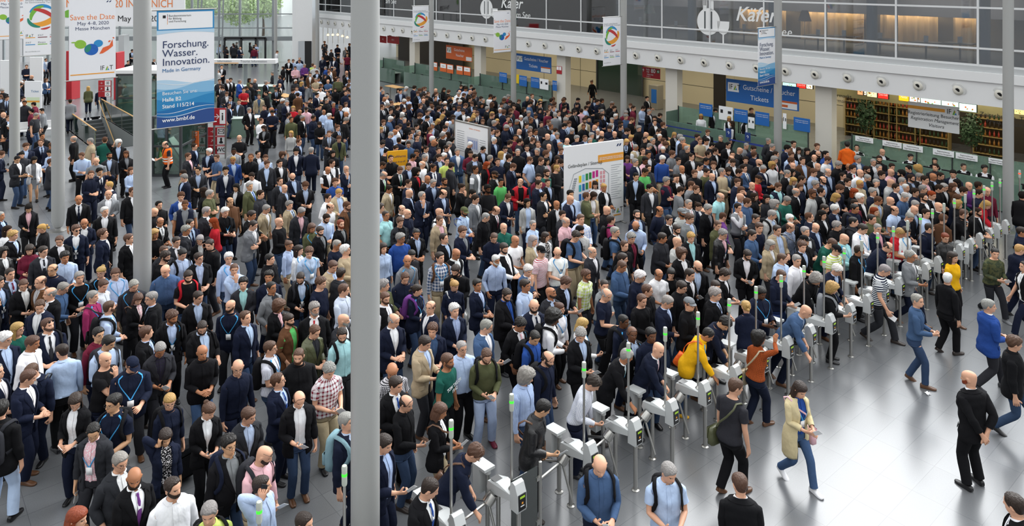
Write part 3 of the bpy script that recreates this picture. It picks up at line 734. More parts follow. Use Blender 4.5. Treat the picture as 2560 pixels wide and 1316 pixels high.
HAIRS = {'short': lambda: hair_shell(None, .012, front=1.716, seed=1, rough=.12), 'full': lambda: hair_shell(None, .021, front=1.711, seed=2, rough=.22), 'buzz': lambda: hair_shell(None, .005, front=1.722, seed=3),
         'rec': lambda: hair_shell(None, .010, rec=1, front=1.74, seed=4), 'tuft': lambda: hair_shell(None, .011, front=1.732, seed=5, side=1.66, rough=.15),
         'long': lambda: hair_long(.36, seed=1), 'bob': lambda: hair_long(.20, seed=2), 'curly': lambda: hair_curly(.035, 3), 'bigcurl': lambda: hair_curly(.055, 4),
         'tail': lambda: hair_ball(hair_ball(hair_shell(None, .012, seed=6, side=1.68), (0, -.13, 1.69), .035, 1), (0, -.15, 1.61), .034, 2), 'bun': lambda: hair_ball(hair_shell(None, .012, seed=7, side=1.68), (0, -.10, 1.745), .04, 3),
         'beard': lambda: beard_geo(True), 'moust': lambda: beard_geo(False), 'cap': lambda: cap_geo(), 'flat': lambda: cap_geo(flat=True), 'beanie': lambda: hair_shell(None, .02, front=1.69, side=1.67, back=1.62)}
def part_geo(kind, p):
    """the unsubdivided garment"""
    if kind == 'shirt_long': return build_top(p, 'collar', 1.96, z0=.92, off=.014)
    if kind == 'shirt_short': return build_top(p, 'collar', .62, z0=.88, off=.016, sl=1.25)
    if kind == 'shirt_under': return build_top(p, 'collar', 0, z0=.92, off=.009)
    if kind == 'tee': return build_top(p, '', .62, z0=.86, off=.014, neck=1.495, sl=1.28)
    if kind == 'sweater': return build_top(p, '', 1.96, z0=.86, off=.020, neck=1.50, sl=1.22)
    if kind == 'hoodie': return build_top(p, 'hood', 1.96, z0=.86, off=.024, sl=1.28)
    if kind == 'coat': return build_top(p, 'stand', 1.85, z0=.74, off=.030, sl=1.35)
    if kind == 'jacket': return build_jacket(p, t_sl=1.8)
    if kind == 'jacket_open': return build_jacket(p, open_=True, t_sl=1.8)
    if kind == 'waistcoat': return build_jacket(p, z0=.90, zb=1.1, off=.034, vest=True, lapel=False)
    if kind == 'trench': return build_jacket(p, z0=.52, zb=1.0, open_=True, off=.034, t_sl=1.8)
    if kind == 'trousers': return build_trousers(p)
    if kind == 'jeans': return build_trousers(p, slim=.88)
    if kind == 'shorts': return build_trousers(p, tmax=.46, slim=1.05)
    if kind == 'skirt': return build_skirt(p)
def strip_geo(p, off, kind):
    mb = MB()
    if kind == 'tie':
        zs = [1.475, 1.455, 1.435, 1.38, 1.28, 1.16, 1.06, 1.02]; ws = [.018, .023, .015, .021, .029, .036, .04, .004]
        rows = []
        for z, w in zip(zs, ws):
            b = torso(p.bt, z, np.array([0.0]), off)[0]; rows.append([b + np.array([x * w, dy, 0]) for x, dy in ((-1, 0), (-.5, .005), (.5, .005), (1, 0), (.5, -.006), (-.5, -.006))])
        V = p.DH(np.array([q for r in rows for q in r])); fs = []
        for i in range(len(rows) - 1):
            for k in range(6): fs.append((i * 6 + k, i * 6 + (k + 1) % 6, i * 6 + 6 + (k + 1) % 6, i * 6 + 6 + k))
        mb.add(V, fs)
    else:
        for s in (1, -1):
            rows = []
            for t in np.linspace(0, 1, 10):
                th = s * (.95 * (1 - t) ** 1.2 + .02); z = 1.492 - .33 * t; b0 = torso(p.bt, z, np.array([th]), off - .006 * (t < .12))[0]
                nn = unit(np.array([b0[0], b0[1], 0])); sd = unit(np.cross(nn, [0, 0, 1])) * .012; sd[2] = .004 * s
                rows.append([b0 - sd, b0 + sd, b0 + sd + nn * .003, b0 - sd + nn * .003])
            V = p.DH(np.array([q for r in rows for q in r])); fs = []
            for i in range(len(rows) - 1):
                for k in range(4): fs.append((i * 4 + k, i * 4 + (k + 1) % 4, i * 4 + 4 + (k + 1) % 4, i * 4 + 4 + k))
            mb.add(V, fs)
    return mb.mesh(kind)
def badge_geo(p, off):
    mb = MB(); y = torso(p.bt, 1.1, np.array([0.0]), off)[0][1]
    mb.box(-.045, .045, y, y + .004, 1.045, 1.165); mb.v = [tuple(x) for x in p.D(np.array(mb.v))]; return mb.mesh('badge')
def backpack_geo(bt):
    body, pocket, straps = MB(), MB(), []
    yb = {'m': -.125, 'h': -.14, 'f': -.115}[bt]
    sec = [(.98, .9, .8), (1.0, 1, 1), (1.12, 1.03, 1.1), (1.3, 1, 1), (1.4, .92, .85), (1.45, .7, .5)]; rows = []
    for z, sx, sy in sec:
        for k in range(12):
            a = 2 * math.pi * k / 12; c, s_ = math.cos(a), math.sin(a); e = .6
            rows.append((.145 * sx * np.sign(c) * abs(c) ** e, yb - .075 + (.075 * sy) * np.sign(s_) * abs(s_) ** e, z))
    fs = [tuple(range(11, -1, -1)), tuple(60 + k for k in range(12))] + [(i * 12 + k, i * 12 + (k + 1) % 12, i * 12 + 12 + (k + 1) % 12, i * 12 + 12 + k) for i in range(5) for k in range(12)]
    body.add(rows, fs); pocket.bbox(-.105, .105, yb - .20, yb - .14, 1.02, 1.2, .02)
    for s in (1, -1):
        mb = MB(); rows = []
        for th, z, o in ((168, 1.36, .035), (158, 1.44, .04), (140, 1.475, .045), (110, 1.487, .05), (75, 1.478, .052), (52, 1.45, .048), (42, 1.39, .045), (44, 1.30, .043), (56, 1.22, .043), (76, 1.15, .043), (104, 1.10, .043), (140, 1.07, .04)):
            b0 = torso(bt, z, np.array([math.radians(th) * s]), o)[0]; nn = unit(np.array([b0[0] * .6, b0[1], .0 if th < 60 or th > 130 else .0])); rows.append(b0)
        rows = np.array(rows); V = []
        for i, b0 in enumerate(rows):
            tg = unit(rows[min(i + 1, len(rows) - 1)] - rows[max(i - 1, 0)]); out = unit(np.array([b0[0], b0[1], .25 if 1 < i < 6 else 0])); sd = unit(np.cross(tg, out)) * .026; V += [b0 - sd, b0 + sd, b0 + sd + out * .010, b0 - sd + out * .010]
        mb.add(V, [(i * 4 + k, i * 4 + (k + 1) % 4, i * 4 + 4 + (k + 1) % 4, i * 4 + 4 + k) for i in range(len(rows) - 1) for k in range(4)]); straps.append(mb.mesh('strap'))
    return body.mesh('bag'), pocket.mesh('pocket'), straps[0], straps[1]
def sling_geo(bt, side):
    """a cross-body strap and a soft bag at the hip"""
    mb = MB(); rows = []; s = side
    for th, z in ((95, .93), (70, 1.02), (40, 1.15), (5, 1.28), (-30, 1.39), (-55, 1.465), (-100, 1.485), (-135, 1.44), (-165, 1.3), (165, 1.15), (130, 1.02), (95, .93)):
        rows.append(torso(bt, z, np.array([math.radians(th) * s]), .05)[0])
    rows = np.array(rows); V = []
    for i, b0 in enumerate(rows):
        tg = unit(rows[min(i + 1, len(rows) - 1)] - rows[max(i - 1, 0)]); out = unit(np.array([b0[0], b0[1], .3 if 4 < i < 7 else 0])); sd = unit(np.cross(tg, out)) * .014; V += [b0 - sd, b0 + sd, b0 + sd + out * .006, b0 - sd + out * .006]
    mb.add(V, [(i * 4 + k, i * 4 + (k + 1) % 4, i * 4 + 4 + (k + 1) % 4, i * 4 + 4 + k) for i in range(len(rows) - 1) for k in range(4)])
    bag = MB(); x = s * .255; M = Matrix.Rotation(math.radians(0), 4, 'Z')
    secs = ((.68, .85, .9), (.70, 1, 1.1), (.80, 1, 1.0), (.90, .92, .75), (.94, .86, .5)); R = []
    for z, sy, sx in secs:
        for k in range(10):
            a = 2 * math.pi * k / 10; c, q = math.cos(a), math.sin(a); R.append((x + .055 * sx * np.sign(c) * abs(c) ** .6, .16 * sy * np.sign(q) * abs(q) ** .6, z))
    bag.add(R, [tuple(range(9, -1, -1)), tuple(40 + k for k in range(10))] + [(i * 10 + k, i * 10 + (k + 1) % 10, i * 10 + 10 + (k + 1) % 10, i * 10 + 10 + k) for i in range(4) for k in range(10)])
    flap = MB(); flap.bbox(x + s * .045, x + s * .066, -.14, .14, .76, .94, .008) if s > 0 else flap.bbox(x - .066, x - .045, -.14, .14, .76, .94, .008)
    return mb.mesh('strap'), bag.mesh('bag'), flap.mesh('flap')
def setcol(o, c, r=None, amt=.08):
    c = np.array(hx(c) if isinstance(c, str) else c)
    if r is not None: c = c * (1 + r.uniform(-amt, amt)) * (1 + r.uniform(-amt, amt, 3) * .25)
    o.color = (*np.clip(c, 0, 1), 1); return o
def finish(me, m):
    if len(me.materials) == 0: me.materials.append(m)
    if not me.polygons[0].use_smooth: me.polygons.foreach_set('use_smooth', np.ones(len(me.polygons), bool))
    return me
PEOPLE = []
class P_: pass
def parse(x, y, F, fit, c1, c2, hair, toks, rs):
    q = P_(); q.u, q.v, q.F, q.fit, q.c1, q.c2, q.hair = x, y, F, fit, c1, c2, hair; q.flags = ''; q.kv = {}
    for t in toks:
        if ':' in t: a, b = t.split(':'); q.kv[a] = b
        elif t != '-': q.flags += t
    fl, kv = q.flags, q.kv
    q.woman = 'w' in fl or (hair[0].isupper() and hair[0] != 'C'); q.bt = 'f' if q.woman else ('h' if 'h' in fl or (rs.rand() < .18 and 'lean' not in kv) else 'm')
    arms = kv.get('arm') or ('two' if 't' in fl and rs.rand() < .5 else 'ticket' if ('t' in fl or 'p' in fl) else ['down', 'down', 'front', 'front', 'two', 'pocket', 'down'][rs.randint(7)])
    legs = kv.get('leg') or ['stand', 'ease', 'wide'][rs.randint(3)]
    q.lean = int(kv.get('lean', [0, 4, 7][rs.randint(3)])); yaw = int(kv.get('yaw', [0, 0, 25, -25][rs.randint(4)])); nod = int(kv.get('nod', 20 if ('t' in fl or 'p' in fl) else [-4, 2, 10][rs.randint(3)])); nod = 20 if nod > 20 else nod
    q.arms = arms; q.key = (arms, legs, q.lean, yaw, nod, q.bt)
    q.skin = kv.get('skin', 't' if rs.rand() < .15 else 'f'); q.scale = (1.0 if not q.woman else .94) * 1.02 * (1 + rs.uniform(-.035, .035)) * float(kv.get('sc', 1)); q.wide = 1.06 * (1 + rs.uniform(-.03, .05))
    return q
def locate(q):
    """where this person stands, from where the head shows"""
    p = pose(*q.key); h = p.MH @ np.array([0, .03, 1.648, 1]); s = q.scale; z = (h[2] - p.drop) * s + float(q.kv.get('z', 0)); Y = F * (H - z) / (q.v - VH); X = (q.u - U0) / F * Y
    a = math.atan2(Y, X) - math.radians(30 * q.F); q.rz = a - math.pi / 2; c, sn = math.cos(q.rz), math.sin(q.rz)
    q.X = X - s * (c * h[0] - sn * h[1]); q.Y = Y - s * (sn * h[0] + c * h[1]); return q
def hair_kind(q, rs):
    h = q.hair; k = q.kv.get('hs')
    if k: return k
    c = h[0]
    if c in 'bxC': return None
    if c.isupper() or q.woman: return 'long' if c.isupper() else 'bob'
    if len(h) > 1 and h[1] == 'r': return 'rec'
    return ['short', 'full', 'short', 'tuft', 'buzz'][rs.randint(5)]
def outfit(q, rs):
    """[(part name, geometry kind, colour, material)]"""
    f, c1, c2 = q.fit, q.c1, q.c2; pt = q.kv.get('pat'); PM = patmat(pt) if pt else M_CLOTH; lea = M_LEATHER if 'L' in q.flags else M_CLOTH; out = []
    if f in 'JT':
        und = 'tee' if 'u' in q.flags else 'shirt_under'
        out += [('shirt', und, c2, PM if pt else M_CLOTH), ('jacket', 'jacket_open' if ('o' in q.flags or 'u' in q.flags) else 'jacket', c1, lea)]
    elif f == 'S': out += [('shirt', 'shirt_long', c1, PM)]
    elif f == 's': out += [('shirt', 'shirt_short', c1, PM)]
    elif f == 't': out += [('t_shirt', 'tee', c1, PM)]
    elif f == 'W': out += [('sweater', 'hoodie' if 'H' in q.flags else 'sweater', c1, PM)]
    elif f == 'Z': out += [('coat', 'coat', c1, lea)]
    elif f == 'V': out += [('shirt', 'shirt_long' if 'l' in q.flags else 'shirt_short', c2, PM), ('waistcoat', 'waistcoat', c1, M_CLOTH)]
    elif f == 'C': out += [('shirt', 'shirt_under', c2, PM), ('trench_coat', 'trench', c1, M_CLOTH)]
    elif f == 'D': out += [('blouse', 'sweater' if q.c2 == '-' else 'shirt_under', c1, PM)] + ([('cardigan', 'jacket_open', c2, M_CLOTH)] if c2 != '-' else []) + [('skirt', 'skirt', c1, PM)]
    tr = q.kv.get('tr')
    if not tr:
        tr = (c1 if c1 in 'knc' and f in 'JT' else 'kncjd'[rs.randint(5)]) if f in 'JTZVC' else 'jnkcjt'[rs.randint(6)]
        if f in 'J' and c1 in 'knc' and rs.rand() < .3: tr = 'j'
    q.tr = tr
    if f != 'D': out.append(('trousers', 'shorts' if tr == 'shorts' else 'jeans' if tr in 'jd' else 'trousers', {'j': '33445f', 'shorts': '23345f'}.get(tr, tr), M_CLOTH))
    return out
def colour(c): return c if len(c) == 6 else CC.get(c, CC['w'])
def world(q):
    p = pose(*q.key); return Matrix.Translation((q.X, q.Y, -p.drop * q.scale + float(q.kv.get('z', 0)))) @ Matrix.Rotation(q.rz, 4, 'Z') @ Matrix.Diagonal((q.scale * q.wide, q.scale * q.wide, q.scale, 1))
def npm(a): return Matrix([list(r) for r in a])
GRP = 'visitors in the entrance hall'
def make_person(q, rs):
    p = pose(*q.key); hp = 'grip' if q.arms in ('ticket', 'two', 'phone', 'reach') else 'relax'
    body = cached(('body', q.key), lambda: build_body(p, hp).out('body', BODYM, 1, face_post(p)))
    root = link('person', body); root.matrix_world = world(q); skin = np.array(hx(SKIN[q.skin])) * rs.uniform(.88, 1.1); setcol(root, skin); q.obj = root
    tkey = (q.arms, q.lean, q.bt, q.key[1])
    for name, kind, c, m in outfit(q, rs):
        legsy = kind in ('trousers', 'jeans', 'shorts', 'skirt'); nm = m.name
        key = (kind, q.key, nm) if not legsy else (kind, q.key[1], q.lean, q.bt, nm)
        me = cached(key, lambda: part_geo(kind, p).out(name, [m], 1, lambda v, f, mm: (cloth_folds(v, f, hash(kind) % 97, .0065 if kind not in ('shirt_under', 'trousers', 'jeans') else .0025), mm)))
        setcol(link(name, me, root), colour(c), rs)
    off = {'J': .017, 'T': .017, 'S': .024, 's': .026, 't': .024, 'W': .03, 'Z': .042, 'V': .02, 'C': .02, 'D': .026}[q.fit]
    if q.fit == 'T' or 'tie' in q.kv:
        o = link('tie', finish(cached(('tie', q.key), lambda: strip_geo(p, off, 'tie')), M_CLOTH), root); setcol(o, colour(q.kv.get('tie', 'n')), rs); o['label'] = CN.get(q.kv.get('tie', 'n'), 'dark') + ' tie'
    if 'N' in q.flags:
        o = link('lanyard', finish(cached(('lan', off, q.key), lambda: strip_geo(p, off + .004, 'lanyard')), M_CLOTH), root); setcol(o, '4aa6e4', rs)
        link('name_badge', finish(cached(('badge', off, q.key), lambda: badge_geo(p, off + .012 + .01 * (q.bt == 'h'))), M_PAPER), root)
    shc = colour(q.kv.get('sh', ['k', 'k', '5a3a22', '2b211c', 'c'][rs.randint(5)]))
    for sgn, hip, knee, ank, tw, pit in p.feet:
        sh = link('shoe', cached(('shoe',), lambda: build_shoe().out('shoe', [M_SHOE], 1)), root)
        sh.matrix_local = Matrix.Translation((ank[0], ank[1], ank[2] - .085 + (0 if not pit else .0))) @ Matrix.Rotation(-tw, 4, 'Z') @ Matrix.Rotation(pit, 4, 'X'); setcol(sh, shc)
    if 'Y' in q.flags:
        mb = MB()
        for z in (1.0, 1.1):
            a, b = torso(p.bt, z + 0 * TH, TH, .052), torso(p.bt, z + .05 + 0 * TH, TH, .052); V = p.D(np.concatenate([a, b])); mb.add(V, [(i, (i + 1) % K, K + (i + 1) % K, K + i) for i in range(K)])
        setcol(link('reflective_band', finish(mb.mesh('band'), M_CLOTH), root), 'e6e8e4')
    if 'txt' in q.kv:
        y = torso(p.bt, 1.25, np.array([0.0]), .043)[0][1]; o = text(q.kv['txt'].replace('_', ' ').replace('|', '\n'), .075, root, tuple(p.D(np.array([[0, y, 1.25]]))[0]), M_TKD if q.c1 in 'wG' else M_TWD, rot=(math.pi / 2 - p.lean, 0, math.pi), bold=.02)
    MHm = npm(p.MH); hk = hair_kind(q, rs); hc = HC.get(q.hair[0].lower(), HC['d']); hs = 1.0
    def head_part(name, kind, c, m):
        o = link(name, cached(('hair', kind), lambda: HAIRS[kind]().out(name, [m], 1)), root); o.matrix_local = MHm; return setcol(o, c, rs, .15)
    if hk: head_part('hair', hk, hc, M_HAIR)
    if q.hair[0] == 'C':
        k = {'f': 'flat', 'b': 'beanie'}.get(q.hair[1:2], 'cap'); head_part('cap', k, colour(q.kv.get('cap', 'n')), M_CLOTH); head_part('hair', 'rec', HC['m'], M_HAIR)
    if 'B' in q.flags: head_part('beard', 'beard', HC[q.kv['bc']] if 'bc' in q.kv else hc, M_HAIR)
    if 'm' in q.flags: head_part('moustache', 'moust', hc, M_HAIR)
    if 'G' in q.flags or 'Q' in q.flags:
        dk = 'Q' in q.flags; me = cached(('gl', dk), lambda: glasses_mesh(dk))
        if not len(me.materials): me.materials.append(M_FRAME); me.materials.append(M_LENS)
        o = link('sunglasses' if dk else 'glasses', me, root); o.matrix_local = MHm @ (Matrix.Translation((0, -.02, .075)) if 'U' in q.flags else Matrix.Identity(4))
    return root
def cloth_folds(v, f, seed, amp):
    v = v.copy(); a, b, c = v[f[:, 0], :3], v[f[:, 1], :3], v[f[:, 2], :3]; n = np.cross(b - a, c - a); N = np.zeros((len(v), 3))
    for k in range(4): np.add.at(N, f[:, k], n)
    N /= np.maximum(1e-9, np.linalg.norm(N, axis=1))[:, None]; r = np.random.RandomState(seed); x = v[:, :3]; o = 0
    for k in range(6):
        d = r.normal(size=3) * np.array([10, 10, 14]) * (1 + .35 * k); e = r.normal(size=3) * 8; o = o + np.sin(x @ d + r.uniform(0, 6) + 1.6 * np.sin(x @ e)) / (1 + .25 * k)
    v[:, :3] += N * (o * amp / 1.6)[:, None]; return v
# ---- labels that single each person out
HT_ = {12: 'seen from behind', 9: 'facing left', 3: 'facing right'}
def top_words(q):
    pt = q.kv.get('pat'); pn = PAT[pt][5] + ' ' if pt else ''; a, b = CN.get(q.c1, ''), CN.get(q.c2, ''); lea = 'leather ' if 'L' in q.flags else ''
    if q.fit == 'J': return f'{a} {lea}jacket over {pn}{b} ' + ('t-shirt' if 'u' in q.flags else 'shirt')
    if q.fit == 'T': return f'{a} suit and {CN.get(q.kv.get("tie", "n"), "dark")} tie'
    return {'S': f'{pn}{a} shirt', 's': f'short-sleeved {pn}{a} shirt', 't': f'{pn}{a} t-shirt', 'W': f'{pn}{a} ' + ('hooded top' if 'H' in q.flags else 'sweater'), 'Z': f'closed {a} {lea}coat',
            'V': f'{a} waistcoat over {b} shirt', 'C': f'open {a} trench coat', 'D': f'{a} dress' + (f' and {b} cardigan' if q.c2 != '-' else '')}[q.fit]
def extra_words(q):
    o = []; A = q.arms
    if 'Y' in q.flags: o.append('orange safety vest')
    if q.hair[0] == 'C': o.append({'f': 'flat cap', 'b': 'knitted hat'}.get(q.hair[1:2], CN.get(q.kv.get('cap', 'n'), 'dark') + ' cap'))
    if 'bp' in q.kv or 'P' in q.flags: o.append('with backpack')
    if 'bag' in q.kv: o.append('with ' + CN.get(q.kv['bag'], 'dark') + ' bag')
    if 'case' in q.kv: o.append('with suitcase')
    if q.lean >= 20: o.append('bending over')
    if q.key[1] in ('walk', 'step'): o.append('walking')
    if q.key[1] == 'sit': o.append('seated')
    for k, w in (('cross', 'arms folded'), ('chin', 'hand at chin'), ('back', 'hands behind back'), ('photo', 'raising both hands'), ('hail', 'raising one hand')):
        if A == k: o.append(w)
    if 'N' in q.flags: o.append('blue lanyard')
    if 'Q' in q.flags: o.append('sunglasses')
    elif 'G' in q.flags: o.append('glasses')
    if A == 'phone' or 'p' in q.flags: o.append('using phone')
    elif 't' in q.flags: o.append('holding ticket')
    f = q.F % 12
    if f >= 11 or f <= 1: o.append('seen from behind')
    elif 8 <= f <= 10: o.append('facing left')
    return o
def label_people(L, marks):
    """marks: [(phrase, u, v)] of fixed landmarks; each label is lengthened only until it is the only one of its kind"""
    from collections import Counter
    base = [top_words(q) for q in L]; ex = [extra_words(q) for q in L]; lab = [None] * len(L)
    nw = lambda s: len(s.split())
    def opts(i):
        yield 'person in ' + base[i]
        for k in range(1, len(ex[i]) + 1): yield 'person in ' + base[i] + ', ' + ', '.join(ex[i][:k])
    # how many people each description fits: a person fits when base and all the named extras hold
    def fits(i, k): return sum(1 for j in range(len(L)) if base[j] == base[i] and set(ex[i][:k]) <= set(ex[j]))
    for i in range(len(L)):
        for k in range(0, len(ex[i]) + 1):
            t = 'person in ' + base[i] + ''.join(', ' + e for e in ex[i][:k])
            if nw(t) > 13: break
            if fits(i, k) == 1: lab[i] = t; break
    short = Counter(base); anchors = [('the ' + m, u, v) for m, u, v in marks]
    for i in range(len(L)):
        if lab[i] and short[base[i]] == 1: anchors.append(('person in ' + base[i], L[i].u, L[i].v))
        elif lab[i] and ex[i] and nw(lab[i]) <= 8: anchors.append((lab[i].replace(', ', ' '), L[i].u, L[i].v))
    used = set(x for x in lab if x)
    for i, q in enumerate(L):
        if lab[i]: continue
        hgt = 330.0 * (q.v + 65) / 1300
        cand = sorted(anchors, key=lambda a: math.hypot(a[1] - q.u, (a[2] - q.v) * 1.2)); done = False
        for a in cand[:60]:
            dx, dy = q.u - a[1], q.v - a[2]
            if abs(dx) > abs(dy) * 1.3: rel = ['just left of', 'just right of'][dx > 0] if abs(dx) < hgt * .6 else ['left of', 'right of'][dx > 0]
            else: rel = ['behind', 'in front of'][dy > 0] if abs(dy) > hgt * .45 else ['just behind', 'just in front of'][dy > 0]
            for k in (1, 0, 2):
                t = 'person in ' + base[i].replace(' over ', ', ').replace(' shirt', ' shirt') + ''.join(', ' + e for e in ex[i][:k]) + ', ' + rel + ' ' + a[0].replace('person', 'one')
                if nw(t) <= 13 and t not in used: lab[i] = t; used.add(t); done = True; break
            if done: break
        if not done: lab[i] = 'person in ' + base[i]
    return lab
def mesh_arrays(me): return np.array([list(v.co) * 2 for v in me.vertices]), [tuple(f.vertices) for f in me.polygons], None
# ---- the far part of the crowd: one object
def crowd_bits(key, fn):
    def make():
        v, f, m = fn(); L = np.array([len(x) for x in f], np.int32); eye = None
        if key[0] == 'b':
            x, y, z = np.abs(v[:, 3]), v[:, 4], v[:, 5]; fr = (y > .05) & (x < .12); eye = (fr & (np.abs(z - 1.657) < .004) & (x > .014) & (x < .05)) * .62 + (fr & (np.abs(z - 1.594) < .013) & (x < .022)) * .3; v, _ = face_post(_POSE[key[1]])(v, np.zeros((1, 4), int), np.zeros(1, int))
        return v[:, :3].astype(np.float32), eye, np.concatenate([np.array(x) for x in f]).astype(np.int32), L
    return cached(('crowd', key), make)
def crowd_add(acc, q, rs):
    p = pose(*q.key); Wm = np.array(world(q)); bits = [(crowd_bits(('b', q.key), lambda: build_body(p).out('', None, 0)), np.array(hx(SKIN[q.skin])) * rs.uniform(.85, 1.1), Wm)]
    for name, kind, c, m in outfit(q, rs): bits.append((crowd_bits((kind, q.key), lambda: part_geo(kind, p).out('', None, 0)), np.array(hx(colour(c))) * rs.uniform(.85, 1.15), Wm))
    hk = hair_kind(q, rs)
    if q.hair[0] == 'C': hk = 'cap'
    if 'B' in q.flags: bits.append((crowd_bits(('h', 'beard'), lambda: HAIRS['beard']().out('', None, 0)), np.array(hx(HC.get(q.hair[0].lower(), HC['d']))), Wm @ p.MH))
    if 'T' == q.fit: bits.append((crowd_bits(('tie', q.key), lambda: mesh_arrays(strip_geo(p, .017, 'tie'))), np.array(hx(colour(q.kv.get('tie', 'n')))), Wm))
    if hk: bits.append((crowd_bits(('h', hk), lambda: HAIRS[hk]().out('', None, 0)), np.array(hx(HC.get(q.hair[0].lower(), HC['d']))) * rs.uniform(.8, 1.2), Wm @ p.MH))
    for s_, hip, knee, ank, tw, pit in p.feet:
        T = np.eye(4); T[:3, 3] = ank - np.array([0, 0, .085]); bits.append((crowd_bits(('shoe',), lambda: build_shoe().out('', None, 0)), np.array(hx('1d1a19')), Wm @ T))
    for (v, eye, lv, L), c, Mx in bits:
        C = np.ones((len(v), 4), np.float32); C[:, :3] = np.clip(c, 0, 1)
        if eye is not None: C[:, :3] *= (1 - eye)[:, None]
        acc.append((v @ Mx[:3, :3].T.astype(np.float32) + Mx[:3, 3].astype(np.float32), lv, L, C))
def crowd_build(acc, name, m):
    off = 0; V, LV, LN, C = [], [], [], []
    for v, lv, L, c in acc:
        V.append(v); LV.append(lv + off); LN.append(L); C.append(c); off += len(v)
    V, LV, LN, C = np.concatenate(V), np.concatenate(LV), np.concatenate(LN), np.concatenate(C); me = bpy.data.meshes.new(name)
    me.vertices.add(len(V)); me.vertices.foreach_set('co', V.ravel()); me.loops.add(len(LV)); me.loops.foreach_set('vertex_index', LV)
    me.polygons.add(len(LN)); me.polygons.foreach_set('loop_start', np.concatenate([[0], np.cumsum(LN)[:-1]]).astype(np.int32)); me.update(calc_edges=True)
    me.polygons.foreach_set('use_smooth', np.ones(len(LN), bool)); a = me.color_attributes.new('tint', 'FLOAT_COLOR', 'POINT'); a.data.foreach_set('color', C.ravel()); me.materials.append(m); return link(name, me)
# ---- things people carry
def give_things(q, rs, lab):
    p = pose(*q.key); Wd = world(q); n = 0; who = short_who(q)
    TM = np.eye(4); TM[:3, :3] = p.R; TM[:3, 3] = p.pl - p.R @ p.pl; TM = npm(TM)
    if 'P' in q.flags or 'bp' in q.kv:
        b, pk, s1, s2 = cached(('bp', q.bt), lambda: backpack_geo(q.bt)); c = q.kv.get('bp', 'kkkkc'[rs.randint(5)])
        r = empty('backpack'); r.matrix_world = Wd @ TM
        for nm, me in (('bag', b), ('pocket', pk), ('strap', s1), ('strap', s2)): setcol(link(nm, finish(me, M_CLOTH), r), colour(c), np.random.RandomState(1), .02)
        ITEMS.append((r, CN.get(c, 'dark') + ' backpack worn by ' + who, 'backpack', 'backpacks', q))
    if 'case' in q.kv: suitcase(q)
    if 'bag' in q.kv:
        sd = -1 if q.F < 6 else 1; st, bg_, fl = cached(('sling', q.bt, sd), lambda: sling_geo(q.bt, sd)); r = empty('shoulder_bag'); r.matrix_world = Wd @ TM if q.lean >= 20 else Wd
        for nm, me in (('strap', st), ('bag', bg_), ('flap', fl)): setcol(link(nm, finish(me, M_LEATHER), r), colour(q.kv['bag']))
        ITEMS.append((r, CN.get(q.kv['bag'], 'dark') + ' bag carried by ' + who, 'bag', 'shoulder bags', q))
    if 't' in q.flags or 'p' in q.flags or q.arms == 'phone':
        sgn, S, Sd, wd, fd, nn = p.arm[0]; sc = .93 if p.bt == 'f' else 1.0
        E, Wr = ik(Sd, wd, .30 * sc, .265 * sc, p.R @ np.array([sgn * .55, -.75, -.45])); d = unit(fd); n_ = unit(nn - d * np.dot(nn, d)); w = np.cross(n_, d)
        ph = 'p' in q.flags or q.arms == 'phone'; base = Wr + d * (.15 if not ph else .10) - n_ * (.022 if not ph else .030); Mx = np.eye(4); Mx[:3, 0] = w; Mx[:3, 1] = d; Mx[:3, 2] = n_; Mx[:3, 3] = base
        if q.arms != 'phone' and not ph: Mx[:3, 1] = unit(d * .8 + np.array([0, 0, .5])); Mx[:3, 2] = unit(np.cross(Mx[:3, 0], Mx[:3, 1])); Mx[:3, 0] = np.cross(Mx[:3, 1], Mx[:3, 2])
        def tick():
            mb = MB(); mb.box(-.05, .05, -.03, .11, -.0012, .0012); me = mb.mesh('slip'); me.materials.append(M_PAPER); return me
        def phone():
            mb = MB(); mb.bbox(-.036, .036, -.05, .095, -.005, .005, .003); me = mb.mesh('phone'); me.materials.append(M_PHONE); return me
        o = link('mobile_phone' if ph else 'paper_ticket', cached(('ph', ph), phone if ph else tick)); o.matrix_world = Wd @ npm(Mx)
        ITEMS.append((o, ('mobile phone' if ph else 'white paper ticket') + ' held by ' + who, 'phone' if ph else 'ticket', 'phones in hands' if ph else 'tickets in hands', q))
def suitcase(q):
    p = pose(*q.key); r = empty('suitcase'); r.matrix_world = world(q) @ Matrix.Translation((-.36, -.22, 0))
    a = MB(); a.bbox(-.21, .21, -.13, .13, .05, .62, .04); setcol(a.build('case', M_CLOTH, r), '202226'); a = MB(); a.bbox(-.16, .16, .13, .155, .12, .48, .012); setcol(a.build('pocket', M_CLOTH, r), '17181b')
    a = MB()
    for x in (-.09, .09): a.tube([(x, -.10, .6), (x, -.10, .98)], .008, 6)
    a.tube([(-.09, -.10, .98), (.09, -.10, .98)], .013, 8); a.build('pull_handle', M_FRAME, r)
    for x in (-.17, .17): a = MB(); a.tube([(x - .015, -.10, .035), (x + .015, -.10, .035)], .035, 12); a.build('wheel', M_FRAME, r)
    ITEMS.append((r, 'black suitcase pulled by ' + short_who(q), 'suitcase', 'suitcases', q))
ITEMS = []
def short_who(q): return 'one in ' + top_words(q).replace(' over ', ', ')
